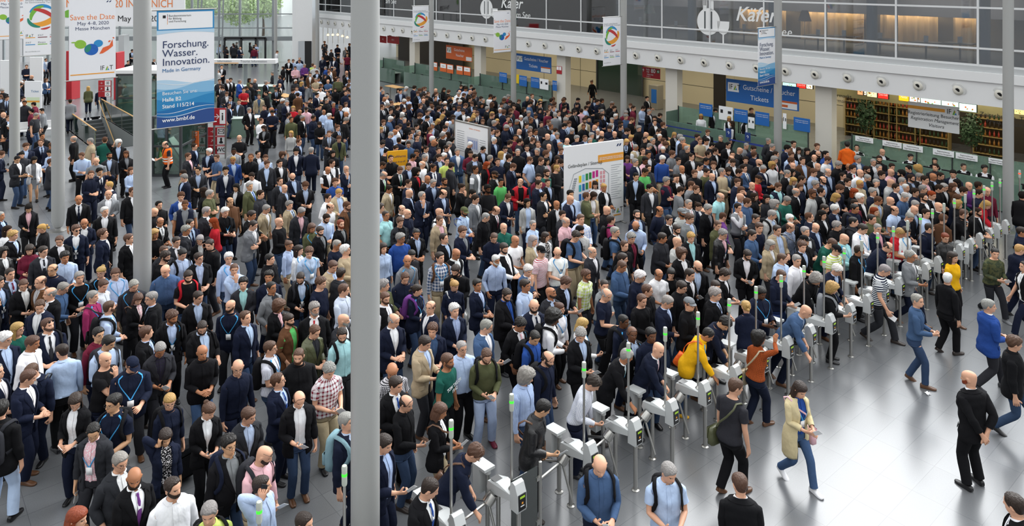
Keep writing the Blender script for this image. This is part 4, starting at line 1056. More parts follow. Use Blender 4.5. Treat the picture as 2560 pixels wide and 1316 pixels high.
# ------------------------------------------------------------------ the setting: floor, posts, the right-hand building
RZB = AZ                                             # local +x along BV, local +y along AV
RZF = math.atan2(-AV.y, -AV.x)                       # local +x along -AV (left to right on the right-hand building), local -y towards the hall
def fpt(u, v, t):
    s = s_of_u(u, t); Y = (P0 + AV * s + BV * t).y; return s, zat(v, Y)
def floormat():
    m = bpy.data.materials.new('granite_tiles'); m.use_nodes = True; t = m.node_tree; L = t.links.new; p = t.nodes['Principled BSDF']
    tc_ = t.nodes.new('ShaderNodeTexCoord'); mp = t.nodes.new('ShaderNodeMapping'); mp.inputs['Rotation'].default_value = (0, 0, -AZ); L(tc_.outputs['Object'], mp.inputs[0])
    br_ = t.nodes.new('ShaderNodeTexBrick'); br_.offset = 0; br_.inputs['Scale'].default_value = 1; br_.inputs['Brick Width'].default_value = .92; br_.inputs['Row Height'].default_value = .51
    br_.inputs['Mortar Size'].default_value = .005; br_.inputs['Mortar Smooth'].default_value = .3; br_.inputs['Color1'].default_value = (*hx('66686b'), 1); br_.inputs['Color2'].default_value = (*hx('6d6f72'), 1); br_.inputs['Mortar'].default_value = (*hx('55575a'), 1)
    L(mp.outputs[0], br_.inputs['Vector']); n = t.nodes.new('ShaderNodeTexNoise'); n.inputs['Scale'].default_value = 60; n.inputs['Detail'].default_value = 3; L(tc_.outputs['Object'], n.inputs['Vector'])
    r = t.nodes.new('ShaderNodeMapRange'); r.inputs[3].default_value = .85; r.inputs[4].default_value = 1.15; L(n.outputs['Fac'], r.inputs[0])
    x = t.nodes.new('ShaderNodeVectorMath'); x.operation = 'SCALE'; L(br_.outputs['Color'], x.inputs[0]); L(r.outputs[0], x.inputs['Scale']); L(x.outputs[0], p.inputs['Base Color'])
    p.inputs['Roughness'].default_value = .26; p.inputs['Specular IOR Level'].default_value = .9; return m
M_FLOOR = floormat()
STX0, STX1 = -25.9, -23.2                              # the stair opening, in a frame turned to the building's grid
stc = gp(205, 300); ST = Matrix.Translation(stc) @ Matrix.Rotation(AZ, 4, 'Z')
fl = MB()
def quad_hole():
    # floor in grid coordinates around the stair opening (local: x along BV, y along AV)
    I = ST.inverted(); big = 160; x0, x1, y0, y1 = -1.1, 1.1, -9.0, .6
    for a, b, c, d in ((-big, x0, -big, big), (x1, big, -big, big), (x0, x1, -big, y0), (x0, x1, y1, big)):
        fl.add([ST @ Vector(q) for q in ((a, c, 0), (b, c, 0), (b, d, 0), (a, d, 0))], [(0, 1, 2, 3)])
quad_hole(); struct(fl.build('floor', M_FLOOR))
M_POST = mat('post_paint', hx('adaeac'), .45, metal=.0, noise=.06, nscale=140)
M_STEEL = mat('brushed_steel', hx('b9b8b4'), .28, metal=.9, noise=.06, nscale=60); M_DKSTEEL = mat('dark_steel', hx('4a4d50'), .4, metal=.5)
M_WHITE = mat('white_panel', hx('e9eaea'), .55, noise=.015, nscale=3); M_SOFT = mat('white_plaster', hx('e4e5e3'), .8, noise=.02); M_SILL = mat('grey_sill', hx('b9bcbd'), .5)
M_BLACK = mat('matt_black', hx('141517'), .5); M_TAN = mat('tan_panel', hx('b8a987'), .6, noise=.04, nscale=1.5); M_CREAM = mat('cream_pillar', hx('d9d5cb'), .7, noise=.02)
M_MULL = mat('white_mullion', hx('dfe1e2'), .5); M_GREEN = glass('green_glass', (.74, .90, .82), .05, .35, hx('a3c4b2')); M_CLEAR = glass('clear_glass', (.86, .95, .91), .06); M_UP = glass('window_glass', (.70, .74, .78), .11)
COLS = []
def column(x, y, r, h=13.0):
    mb = MB(); mb.lathe([(r * .42, .02), (r * .42, .10), (r * .72, .14), (r, .32), (r, h)], (x, y, 0), 28); o = struct(mb.build('column', M_POST, None, True))
    b = MB(); b.lathe([(r * 1.35, 0), (r * 1.35, .018), (r * .5, .03)], (x, y, 0), 28); b.build('base_plate', M_STEEL, o, True); COLS.append((x, y)); return o
for x, y in ((16.1, 24.4), (10.8, 30.55), (5.46, 36.8), (.09, 43.1), (-5.3, 49.5), (-10.7, 55.9), (-16.1, 62.2)): column(x, y, .157)
for x, y in ((-2.0, 10.25), (-8.6, 17.5), (-14.85, 24.6), (-21.1, 31.9), (-27.3, 39.2)): column(x, y, .195)
# ---- the building on the right
def fbox(mb, s0, s1, t0, t1, z0, z1, mi=0):
    P = [fac(s, t, z) for z in (z0, z1) for t in (t0, t1) for s in (s1, s0)]; return mb.add(P, [(0, 2, 3, 1), (4, 5, 7, 6), (0, 1, 5, 4), (2, 6, 7, 3), (0, 4, 6, 2), (1, 3, 7, 5)], mi)
S0, S1 = -15.0, 49.5
w = MB(); fbox(w, S0, S1, -.42, .3, 3.58, 4.44); fbox(w, S0, S1, -.50, .3, 4.45, 4.79); struct(w.build('wall_balcony_band', M_WHITE))
w = MB(); fbox(w, S0, S1, -.36, .3, 4.79, 5.0); struct(w.build('trim_1', M_SILL))
w = MB(); fbox(w, S0, S1, .3, 11, 3.62, 4.78); struct(w.build('ceiling_undercroft', mat('undercroft_ceiling', hx('c9c4b4'), .8)))
for k in range(-1, 6):
    w = MB(); fbox(w, k * 8.15 - .37, k * 8.15 + .37, 0, .45, 0, 3.62); struct(w.build('pillar', M_CREAM))
w = MB(); fbox(w, 3.5, S1, 9.0, 9.3, 0, 3.62); struct(w.build('wall_back', mat('tan_wall', hx('cdc2a4'), .65, noise=.03, nscale=.7)))
sm = MB()
for k in range(1, 11):
    fbox(sm, 3.5 + k * 4.0 - .012, 3.5 + k * 4.0 + .012, 8.985, 9.0, 0, 3.6)
for z in (1.2, 2.4): fbox(sm, 3.5, S1, 8.985, 9.0, z - .012, z + .012)
struct(sm.build('trim_2', mat('panel_joint', hx('3b372d'), .8)))
# dark doorway, glazed gate and side wall in the undercroft
d = MB(); fbox(d, *sorted((s_of_u(1783, 8.9), s_of_u(1812, 8.9))), 8.93, 9.0, 0, 2.9); struct(d.build('door_1', mat('dark_doorway', hx('231d16'), .7)))
d = MB(); fbox(d, *sorted((s_of_u(1492, 8.8), s_of_u(1606, 8.8))), 8.8, 8.86, 0, 2.9); dd = struct(d.build('door_2', glass('dark_green_glass', (.2, .27, .23), .05, .5, hx('3b5147'))))
d = MB()
for u in (1492, 1552, 1606): s = s_of_u(u, 8.75); fbox(d, s - .05, s + .05, 8.72, 8.8, 0, 3.0)
d.build('frame', M_DKSTEEL, dd)
# windows of the upper floor
sm0 = s_of_u(2064, -.3); pitch = (s_of_u(1366.5, -.3) - sm0) / 6.0; nb0 = math.floor((S0 - sm0) / pitch) + 1; wi = 0; s = sm0 + nb0 * pitch
while s < S1 - .5:
    wi += 1; e = min(s + pitch, S1); f = MB()
    fbox(f, s - .035, s + .035, -.34, -.22, 5.0, 8.6)
    for z in (5.0, 5.62, 7.12): fbox(f, s + .035, e - .035, -.33, -.24, z, z + .07)
    o = struct(f.build(f'window_{wi}', M_MULL)); g = MB(); fbox(g, s + .035, e - .035, -.29, -.28, 5.0, 8.6); g.build('pane', M_UP, o); s += pitch
# restaurant behind the glass
w = MB(); fbox(w, S0, 19.5, 7.05, 7.15, 6.36, 7.6); struct(w.build('wall_bulkhead', mat('lilac_grey', hx('8a8a95'), .7)))
w = MB(); fbox(w, S0, 24, .32, 8.0, 4.785, 4.80); struct(w.build('floor_restaurant', mat('dark_carpet', hx('3c4350'), .8)))
w = MB(); fbox(w, S0, 19.5, 8.0, 8.2, 4.79, 8.8); struct(w.build('wall_restaurant', mat('taupe_wall', hx('5f564b'), .8)))
w = MB(); fbox(w, S0, 24, .3, 8.2, 7.6, 7.75); struct(w.build('ceiling_restaurant', mat('dark_ceiling', hx('6a6560'), .8)))
M_CURT = mat('curtain_cloth', hx('8a7557'), .9, noise=.05)
def curtain(s0, s1, t, label):
    mb = MB(); n = int((s1 - s0) / .09); P = []
    for i in range(n + 1):
        s = s0 + (s1 - s0) * i / n; d = .07 * math.sin(i * 1.15) + .03 * math.sin(i * .5); P.append((s, t + d))
    for i in range(n):
        (a, b), (c, e) = P[i], P[i + 1]; mb.add([fac(a, b, 4.82), fac(c, e, 4.82), fac(c, e, 6.34), fac(a, b, 6.34)], [(0, 1, 2, 3)])
    return tag(mb.build('curtain', M_CURT, None, True), label, 'curtain', 'restaurant curtains')
for u0, u1, lb in ((1735, 1780, 'beige curtain behind the painted plate and wine glass on the upper windows'), (1850, 1965, 'beige curtain behind the lettering beside the tall floor lamp'), (2000, 2160, 'beige curtain right of the patterned lamp on the upper floor'), (2200, 2345, 'wide pleated beige curtain lit from above behind the long table'), (2385, 2440, 'narrow beige curtain above the registration counter')):
    a, b = sorted((s_of_u(u0, 7.6), s_of_u(u1, 7.6))); curtain(a, b, 7.6, lb)
M_WARM = None
CURT_LAMPS = [(1850, 1965), (2000, 2160), (2200, 2345), (2385, 2440)]
M_BLUEC = mat('blue_grey_column', hx('7f8c9d'), .5)
for u in (1425, 1730, 1933, 2180, 2460):
    p = P0 + AV * s_of_u(u, 1.4) + BV * 1.4; mb = MB(); mb.lathe([(.22, 4.79), (.22, 7.6)], (p.x, p.y, 0), 20); struct(mb.build('column', M_BLUEC, None, True))
def lamp(u, t, label, mshade):
    p = P0 + AV * s_of_u(u, t) + BV * t; r = empty('floor_lamp', (p.x, p.y, 4.79), 0, label, 'lamp', 'restaurant floor lamps')
    a = MB(); a.lathe([(.18, 0), (.18, .02), (.02, .04)], n=16); a.build('base', M_DKSTEEL, r, True); a = MB(); a.lathe([(.015, .03), (.015, 1.5)], n=8); a.build('pole', M_STEEL, r, True)
    a = MB(); a.lathe([(.30, 1.42), (.27, 1.5), (.17, 1.85), (.13, 1.92)], n=18); a.build('lamp_shade', mshade, r, True)
lamp(1625, 1.6, 'floor lamp with a pale flared shade behind the upper window', mat('pale_shade', hx('a9b5a8'), .8)); lamp(2012, 1.6, 'floor lamp with a speckled pink shade behind the upper window', mat('speckled_shade', hx('b69a92'), .8, noise=.5, nscale=60))
# tables with cards in the restaurant
tb = None
for i, (u, t) in enumerate(((1300, 3), (1400, 2.5), (1500, 3), (1600, 4), (1690, 2.5), (1860, 3), (2045, 2.4), (2110, 2.8), (2200, 2.6), (2315, 2.4), (2400, 3))):
    p = P0 + AV * s_of_u(u, t) + BV * t
    if tb is None:
        tb = empty('restaurant_table', (p.x, p.y, 4.79), RZF); a = MB(); a.bbox(-.55, .55, -.4, .4, .70, .75, .01); a.build('table_top', mat('dark_wood', hx('3b3028'), .4), tb); a = MB(); a.lathe([(.25, 0), (.25, .02), (.04, .05), (.04, .7)], n=12); a.build('leg', M_DKSTEEL, tb, True); o = tb
    else: o = copy_tree(tb)
    o.location = (p.x, p.y, 4.79); tag(o, ['dark table behind the first upper window with a painted word', 'dark restaurant table by the blue-grey column nearest the clear panes', 'dark restaurant table below the white reflected card', 'dark restaurant table farther back near the pale lamp', 'dark restaurant table right of the pale flared lamp', 'dark restaurant table behind the painted lettering', 'dark restaurant table beside the speckled lamp', 'dark restaurant table right of the speckled lamp', 'dark restaurant table by the third blue-grey column', 'dark restaurant table in front of the widest curtain', 'dark restaurant table at the far end by the last column'][i], 'table', 'restaurant tables')
    c = MB(); c.bbox(-.09, .09, -.004, .004, 0, .26, .003); cc = c.build('menu_card', M_PAPER); cc.location = (p.x, p.y, 4.79 + .75); cc.rotation_euler = (0, 0, RZF + .2)
    tag(cc, 'white menu card standing on the ' + o['label'].replace('dark ', '').replace('restaurant ', ''), 'card', 'menu cards')
# air nozzles along the white band
us = [804, 821, 838, 857, 874, 960, 983, 1007, 1032, 1060, 1088, 1118, 1149, 1181, 1214, 1255, 1321, 1362, 1404, 1447, 1492, 1540, 1590, 1645, 1702, 1761, 1824, 1892, 1964, 2038, 2119, 2205, 2296, 2396, 2501]
noz = None
for i, u in enumerate(us):
    s = s_of_u(u, -.42); p = fac(s, -.42, 4.06)
    if noz is None:
        noz = empty('air_nozzle', p, RZF)
        def ringm(prof, n=20):
            mb = MB(); mb.lathe(prof, n=n); mb.v = [(x, -z, y) for x, y, z in mb.v]; mb.f = [f[::-1] for f in mb.f]; return mb
        ringm([(.27, 0), (.27, .012), (.235, .03), (.20, .012)]).build('ring', M_SOFT, noz, True)
        q = ringm([(.20, .005), (.185, .04), (.15, .075), (.10, .092), (.085, .08)]); q.build('ball', mat('cream_plastic', hx('d8d5ca'), .5), noz, True)
        q = ringm([(.088, .05), (.088, .094), (.02, .095)]); q.build('opening', M_BLACK, noz, True); o = noz
        for ch in noz.children[1:]: ch.rotation_euler = (math.radians(14), 0, math.radians(-10))
    else: o = copy_tree(noz)
    o.location = p
    nb = ['%s round air nozzle in the white band right of the grey corner post' % x for x in ('first', 'second', 'third', 'fourth', 'fifth')] + ['%s round air nozzle right of the thick nearest column' % x for x in ('first', 'second', 'third', 'fourth', 'fifth')] + ['%s round air nozzle right of the slim column by the coloured globe banner' % x for x in ('first', 'second', 'third', 'fourth', 'fifth', 'sixth')] + ['%s round air nozzle right of the column with the date banner' % x for x in ('first', 'second', 'third', 'fourth', 'fifth', 'sixth')] + ['%s round air nozzle right of the column over the map board' % x for x in ('first', 'second', 'third', 'fourth', 'fifth', 'sixth')] + ['%s round air nozzle right of the column with the narrow blue banner' % x for x in ('first', 'second', 'third', 'fourth', 'fifth', 'sixth', 'seventh')]
    tag(o, nb[i], 'air nozzle', 'air nozzles in the white band')
# ---- counters under the building
M_DESK = mat('counter_top', hx('8d9a90'), .35); M_GREY = mat('grey_panel', hx('6d7370'), .6)
def counter(s0, s1, label, parts=3, zt=1.08):
    r = empty('reception_counter', fac(s1, 0, 0), RZF, label, 'counter', 'glass reception counters'); L_ = s1 - s0
    a = MB(); a.box(0, L_, -1.12, -1.08, .04, zt); a.build('front_panel', M_GREEN, r); a = MB(); a.box(.02, L_ - .02, -1.06, -1.02, .03, zt - .02); a.build('backing', mat('green_backing', hx('75917f'), .6), r)
    a = MB(); a.box(.0, L_, -1.05, -.45, zt - .30, zt - .25); a.build('desk_top', M_DESK, r); a = MB(); a.box(0, L_, -.6, -.55, 0, zt - .30); a.build('plinth', M_GREY, r)
    a = MB(); a.box(0, L_, -.12, -.09, .0, 1.66); a.build('glass_screen', M_GREEN, r)
    for i in range(parts + 1):
        x = min(L_ - .03, i * L_ / parts); a = MB(); a.box(x, x + .03, -.18, -.12, 0, 1.70); a.build('screen_post', M_DKSTEEL, r)
    a = MB(); a.box(-.02, .01, -1.1, -.1, 0, 1.5); a.build('side_screen', M_GREEN, r)
    for i in range(parts * 2):
        x = (i + .5) * L_ / (parts * 2); a = MB(); a.bbox(x + .24, x + .54, -.94, -.90, zt - .18, zt + .02, .01); a.box(x + .37, x + .41, -.92, -.86, zt - .26, zt - .1); a.build('monitor', M_BLACK, r)
    return r
counter(-7.7, -1.3, 'long green glass registration counter at the far end of the turnstiles', 5)
counter(.6, 7.6, 'green glass ticket counter below the large blue ticket sign', 2); counter(16.9, 24.0, 'green glass ticket counter behind the crowd under the smaller blue sign', 3); counter(25.0, 32.0, 'green glass voucher counter under the orange sign', 3)
counter(33.4, 36.6, 'short green glass counter beneath the red hanging signs', 1)
# ---- hanging and standing signs
M_SBLUE = mat('sign_blue', hx('2267b5'), .5); M_SORANGE = mat('sign_orange', hx('d9682f'), .5); M_SRED = mat('sign_red', hx('b0202b'), .5); M_TW = mat('letter_white', hx('f6f7f8'), .6); M_TK = mat('letter_black', hx('1d1e22'), .6)
M_TN = mat('letter_navy', hx('2b3a63'), .6); M_TO = mat('letter_orange', hx('f08a4b'), .6); M_TB = mat('letter_blue', hx('1f6fa8'), .6); M_TG = mat('letter_grey', hx('7d8288'), .6); M_AMBER = mat('amber_band', hx('efa43a'), .6); M_SGREEN = mat('print_green', hx('79b843'), .6); M_SCY = mat('print_cyan', hx('2f8fcb'), .6); M_WHITEP = mat('print_white', hx('f3f4f6'), .6, noise=.01)
def logo_ifat(r, x, y, z, h, mk=None):
    """the letters I F A T with a coloured triangle for the A"""
    text('IF', h * 1.35, r, (x, y, z), mk or M_TK, 'LEFT', sx=.85); text('T', h * 1.35, r, (x + h * 1.75, y, z), mk or M_TK, 'LEFT', sx=.85)
    b = z - h * .48; a = MB(); X = x + h * .98
    a.poly([(X, y, b), (X + .38 * h, y, b), (X + .38 * h, y, b + h * .95)], 0); a.poly([(X + .40 * h, y, b + h * .9), (X + .55 * h, y, b + h * .5), (X + .40 * h, y, b + .3 * h)], 1); a.poly([(X + .4 * h, y, b), (X + .76 * h, y, b), (X + .56 * h, y, b + .45 * h)], 2); a.build('emblem', [M_SGREEN, M_AMBER, M_SCY], r)
def fsign(name, u0, u1, vt0, vb0, t, m, label, cat='sign', group=None, th=.03):
    """a sign parallel to the building seen between two pixel columns; returns root and width/height in metres, local origin at its lower left"""
    sa, za = fpt(u0, vt0, t); _, zb = fpt(u0, vb0, t); sb = s_of_u(u1, t); r = empty(name, fac(sa, t, zb), RZF, label, cat, group); w_, h_ = sa - sb, za - zb
    a = MB(); a.bbox(0, w_, 0, th, 0, h_, .004); a.build('board', m, r); return r, w_, h_
def hangers(r, w_, h_, top=3.6):
    for x in (.12 * w_, .88 * w_):
        a = MB(); a.tube([(x, .015, h_), (x, .015, top - r.location.z)], .006, 6); a.build('hanger', M_STEEL, r)
r, w_, h_ = fsign('ticket_sign', 1815, 1997, 196, 252, .75, M_SBLUE, 'large blue hanging sign reading Gutscheine, Voucher, Tickets by the slim column'); hangers(r, w_, h_)
text('Gutscheine / Voucher', h_ * .30, r, (w_ * .60, -.006, h_ * .70), M_TW, sx=.92); text('Tickets', h_ * .30, r, (w_ * .48, -.006, h_ * .28), M_TW); a = MB(); a.box(w_ * .03, w_ * .19, -.008, -.002, h_ * .45, h_ * .85); a.build('logo_panel', M_WHITEP, r); logo_ifat(r, w_ * .045, -.012, h_ * .65, h_ * .24)
a = MB(); a.box(w_ * .72, w_ * .98, -.008, -.002, h_ * .04, h_ * .36); a.build('ticket_picture', M_WHITEP, r); a = MB(); a.box(w_ * .72, w_ * .98, -.010, -.008, h_ * .28, h_ * .36); a.box(w_ * .78, w_ * .86, -.010, -.008, h_ * .10, h_ * .2); a.build('ticket_band', M_SORANGE, r)
r, w_, h_ = fsign('ticket_sign', 1290, 1378, 133, 172, .75, M_SBLUE, 'smaller blue hanging sign reading Gutscheine, Voucher, Tickets between two pillars'); hangers(r, w_, h_)
text('Gutscheine / Voucher', h_ * .28, r, (w_ * .58, -.006, h_ * .72), M_TW, sx=.9); text('Tickets', h_ * .28, r, (w_ * .5, -.006, h_ * .32), M_TW); a = MB(); a.box(w_ * .02, w_ * .19, -.008, -.002, h_ * .5, h_ * .86); a.build('logo_panel', M_WHITEP, r); logo_ifat(r, w_ * .035, -.012, h_ * .68, h_ * .22)
a = MB(); a.box(w_ * .72, w_ * .98, -.008, -.002, h_ * .04, h_ * .36); a.build('ticket_picture', M_WHITEP, r); a = MB(); a.box(w_ * .72, w_ * .98, -.010, -.008, h_ * .28, h_ * .36); a.build('ticket_band', M_SORANGE, r)
r, w_, h_ = fsign('voucher_sign', 1115, 1180, 112, 146, .75, M_SORANGE, 'orange hanging sign reading Gutscheine Voucher'); hangers(r, w_, h_)
text('Gutscheine', h_ * .28, r, (w_ * .52, -.006, h_ * .72), M_TW); text('Voucher', h_ * .28, r, (w_ * .54, -.006, h_ * .34), M_TW); a = MB(); a.box(w_ * .03, w_ * .21, -.008, -.002, h_ * .45, h_ * .85); a.build('logo_panel', M_WHITEP, r); logo_ifat(r, w_ * .045, -.012, h_ * .65, h_ * .22); a = MB(); a.box(w_ * .78, w_ * .99, -.008, -.002, h_ * .05, h_ * .32); a.build('ticket_picture', M_WHITEP, r)
r, w_, h_ = fsign('registration_sign', 2270, 2398, 253, 317, .9, M_WHITEP, 'white hanging sign reading Registrierleitung Besucher, Registration Management Visitors'); hangers(r, w_, h_)
a = MB(); a.box(0, w_ * .73, -.006, -.001, h_ * .74, h_ * .86); a.build('amber_band', M_AMBER, r); logo_ifat(r, w_ * .765, -.008, h_ * .79, h_ * .2)
text('Registrierleitung Besucher', h_ * .18, r, (w_ * .5, -.006, h_ * .58), M_TK, sx=.95); text('Registration Management', h_ * .18, r, (w_ * .52, -.006, h_ * .38), M_TK, shear=.25, sx=.92); text('Visitors', h_ * .18, r, (w_ * .56, -.006, h_ * .18), M_TK, shear=.25)
r, w_, h_ = fsign('direction_sign', 1606, 1650, 167, 193, 1.5, M_SRED, 'red hanging direction sign with number 80 and arrows'); hangers(r, w_, h_)
text('Halle', h_ * .26, r, (w_ * .32, -.006, h_ * .8), M_TW, sx=.8); text('Hall', h_ * .26, r, (w_ * .32, -.006, h_ * .58), M_TW, sx=.8); text('80', h_ * .55, r, (w_ * .62, -.006, h_ * .70), M_TW, bold=.02); text('Hallen Halls', h_ * .2, r, (w_ * .45, -.006, h_ * .34), M_TW, sx=.8); text('A, B, C', h_ * .2, r, (w_ * .36, -.006, h_ * .14), M_TW, sx=.8)
a = MB(); a.box(w_ * .82, w_ * .98, -.006, -.002, h_ * .56, h_ * .86); a.build('first_aid_plate', mat('aid_green', hx('1f8a55'), .5), r); a = MB(); a.box(w_ * .88, w_ * .92, -.009, -.006, h_ * .60, h_ * .82); a.box(w_ * .84, w_ * .96, -.009, -.006, h_ * .68, h_ * .74); a.poly([(w_ * .06, -.006, h_ * .86), (w_ * .12, -.006, h_ * .7), (0, -.006, h_ * .7)]); a.box(w_ * .045, w_ * .075, -.007, -.003, h_ * .56, h_ * .72); a.build('arrow', M_TW, r)
for u0, u1, vt, vb, lb, tx in ((949, 966, 89, 106, 'small red hanging sign right beside the thickest column', 'WC'), (968, 997, 89, 107, 'dark red hanging sign with a picture beside the small red one', 'A B C')):
    r, w_, h_ = fsign('direction_sign', u0, u1, vt, vb, 1.5, M_SRED, lb); hangers(r, w_, h_); text(tx, h_ * .35, r, (w_ * .5, -.006, h_ * .5), M_TW, sx=.8)
r, w_, h_ = fsign('no_smoking_sign', 1391, 1404, 165, 184, -.03, M_SRED, 'small red and white notice on the cream pillar'); a = MB(); a.box(w_ * .06, w_ * .46, -.004, -.001, h_ * .5, h_ * .95); a.box(w_ * .54, w_ * .94, -.004, -.001, h_ * .5, h_ * .95); a.build('symbol', M_TW, r)
# little notices on the screens
nl = [(1748, 1781, 257, 288, 'b', 'first blue notice left of the white card on the ticket counter'), (1797, 1832, 264, 298, 'w', 'white notice with small symbols between blue notices on the ticket counter'), (1835, 1869, 271, 303, 'b', 'blue notice just right of the white symbol notice'), (1888, 1923, 278, 311, 'b', 'blue notice near the slim column at the ticket counter'),
      (1984, 2025, 292, 325, 'b', 'blue notice right of the slim column beneath the blue ticket sign'), (1957, 1966, 283, 322, 'w', 'tall white card beside the slim column'), (1870, 1886, 292, 320, 'w', 'narrow white price list at the ticket counter'),
      (1298, 1317, 188, 214, 'b', 'first blue notice under the smaller blue sign'), (1327, 1348, 192, 218, 'b', 'second blue notice under the smaller blue sign'), (1349, 1371, 196, 222, 'w', 'white symbol notice under the smaller blue sign'), (1381, 1392, 201, 226, 'b', 'blue notice half behind the cream pillar'), (1248, 1267, 180, 205, 'b', 'blue notice left of the slim column with the date banner'),
      (1084, 1093, 155, 176, 'o', 'orange notice right behind the slim column'), (1100, 1116, 157, 178, 'o', 'second orange notice under the orange voucher sign'), (1117, 1133, 160, 182, 'o', 'third orange notice under the orange voucher sign'), (1141, 1157, 163, 185, 'o', 'fourth orange notice under the orange voucher sign'), (1159, 1176, 166, 187, 'o', 'orange notice next to the cream pillar'),
      (2138, 2183, 339, 352, 'r', 'white registration notice at the start of the long counter screen'), (2206, 2254, 350, 364, 'r', 'second white registration notice on the long counter screen'), (2257, 2307, 359, 374, 'r', 'third white registration notice on the long counter screen'), (2332, 2385, 371, 386, 'r', 'fourth white registration notice on the long counter screen'), (2389, 2444, 381, 396, 'r', 'fifth white registration notice on the long counter screen'), (2471, 2512, 394, 408, 'r', 'last white registration notice next to the slim column')]
for u0, u1, vt, vb, k, lb in nl:
    r, w_, h_ = fsign('notice', u0, u1, vt, vb, -.20, {'b': M_SBLUE, 'w': M_WHITEP, 'o': M_SORANGE, 'r': M_WHITEP}[k], lb, 'notice', 'notices on the counter screens', .012)
    if k == 'b': text('Fachbesucherregistrierung', h_ * .10, r, (w_ * .5, -.004, h_ * .80), M_TW, sx=min(1, .95)); text('Trade visitor registration', h_ * .10, r, (w_ * .5, -.004, h_ * .66), M_TW)
    elif k == 'o': a = MB(); a.box(w_ * .08, w_ * .92, -.004, -.001, h_ * .45, h_ * .92); a.build('white_field', M_WHITEP, r); text('Gutschein', h_ * .16, r, (w_ * .5, -.007, h_ * .68), M_TK, sx=.8)
    elif k == 'r': text('Registrierleitung', h_ * .30, r, (w_ * .5, -.004, h_ * .68), M_TK, sx=.95); text('Registration Management', h_ * .30, r, (w_ * .5, -.004, h_ * .30), M_TK, sx=.85)
    else: a = MB(); a.box(w_ * .12, w_ * .3, -.004, -.001, h_ * .5, h_ * .75); a.box(w_ * .65, w_ * .9, -.004, -.001, h_ * .5, h_ * .7); a.build('symbol', M_TK, r)
r, w_, h_ = fsign('notice', 1290, 1297, 186, 208, -.2, mat('sign_yellow', hx('e8c419'), .5), 'small yellow notice half behind the slim column', 'notice'); 
# ---- the shop at the right end: lit menus, shelves, plants
M_SHOPB = mat('shop_band', hx('8f875e'), .6, noise=.05); M_SHOPW = mat('shop_wall', hx('3c352a'), .7)
w = MB(); fbox(w, -15, 2.6, 9.5, 9.7, 0, 3.6); struct(w.build('wall_shop', M_SHOPW))
w = MB(); fbox(w, -15, 2.6, 5.0, 5.1, 2.35, 3.0); struct(w.build('trim_3', M_SHOPB))
w = MB(); fbox(w, 2.6, 3.5, 9.0, 9.7, 0, 3.6); struct(w.build('trim_4', M_TAN))
def lightbox(u0, u1, v0, v1, c, label, txt=None, em=.8):
    t = 4.4; sa, za = fpt(u0, v0, t); _, zb = fpt(u0, v1, t); sb = s_of_u(u1, t); r = empty('menu_lightbox', fac(sa, t, zb), RZF, label, 'light box', 'lit menu boxes over the shop'); w_, h_ = sa - sb, max(.18, za - zb)
    a = MB(); a.bbox(-.02, w_ + .02, .005, .10, -.02, h_ + .02, .005); a.build('case', M_BLACK, r)
    for x in (.1 * w_, .9 * w_): b = MB(); b.box(x - .008, x + .008, .04, .06, h_, 3.63 - zb); b.build('hanger', M_BLACK, r)
    m = mat('lit_' + c, hx(c), .4, emit=em, noise=.0); a = MB(); a.box(0, w_, -.004, .004, 0, h_); a.build('panel', m, r)
    if txt: text(txt, h_ * .42, r, (w_ * .5, -.008, h_ * .55), M_TW, sx=min(1.0, w_ / (h_ * .42 * len(txt) * .55)), shear=.25)
    else:
        a = MB(); rs = random.Random(u0)
        for i in range(5):
            x, z, q = rs.uniform(.15, .8) * w_, rs.uniform(.2, .75) * h_, rs.uniform(.06, .14) * h_; a.poly([(x + q * math.cos(k), -.008, z + q * math.sin(k)) for k in np.linspace(0, 6.28, 9)[:-1]], i % 2)
        a.build('food_picture', [M_SORANGE, M_SGREEN], r)
for u0, u1, v0, v1, c, lb, tx in ((1957, 1990, 206, 217, 'a9dcd2', 'long aqua light box right of the slim column', None), (1992, 2014, 206, 219, 'd8281f', 'red light box reading Coca-Cola left of the big pillar', 'Coca-Cola'), (2016, 2031, 208, 221, 'f2e9cf', 'cream light box beside the big pillar', None), (2144, 2157, 222, 236, 'f0a070', 'salmon food light box at the start of the shop row', None), (2160, 2166, 223, 237, 'f5ead8', 'narrow cream light box in the shop row', None), (2168, 2192, 225, 241, 'f3e2a8', 'yellowish food light box in the shop row', None), (2195, 2220, 228, 245, 'd8281f', 'red light box reading Coca-Cola right of the big pillar', 'Coca-Cola'),
                          (2247, 2272, 234, 251, 'f2a516', 'orange light box reading Fanta', 'Fanta'), (2274, 2293, 237, 254, 'f4ddd0', 'pale food light box right of the orange one', None), (2295, 2300, 240, 255, 'f6efe0', 'very narrow pale light box above the registration sign', None), (2302, 2352, 244, 262, 'bfe9dc', 'first aqua light box above the registration sign', None), (2354, 2396, 252, 270, 'bfe9dc', 'second aqua light box above the registration sign', None), (2398, 2441, 258, 276, 'bfe9dc', 'last aqua light box right of the registration sign', None), (2536, 2560, 272, 285, 'd9c98a', 'yellow light box at the picture edge behind the last column', None)):
    lightbox(u0, u1, v0, v1, c, lb, tx)
for u, v, tx, lb in ((2096, 246, 'Supermarkt\nSupermarket', 'black shop lettering reading Supermarkt Supermarket beside the pillar'), (2518, 302, 'Zeitschriften, Tabak\nPress, Tobacco', 'black shop lettering reading Zeitschriften, Tabak, Press, Tobacco')):
    s, z = fpt(u, v, 4.9); r = empty('shop_lettering', fac(s, 4.98, z), RZF, lb, 'lettering'); text(tx, .26, r, (0, -.005, 0), M_TK)
wood = mat('shelf_wood', hx('8d7748'), .5); SHELF = None; BOT = None; nbt = 0
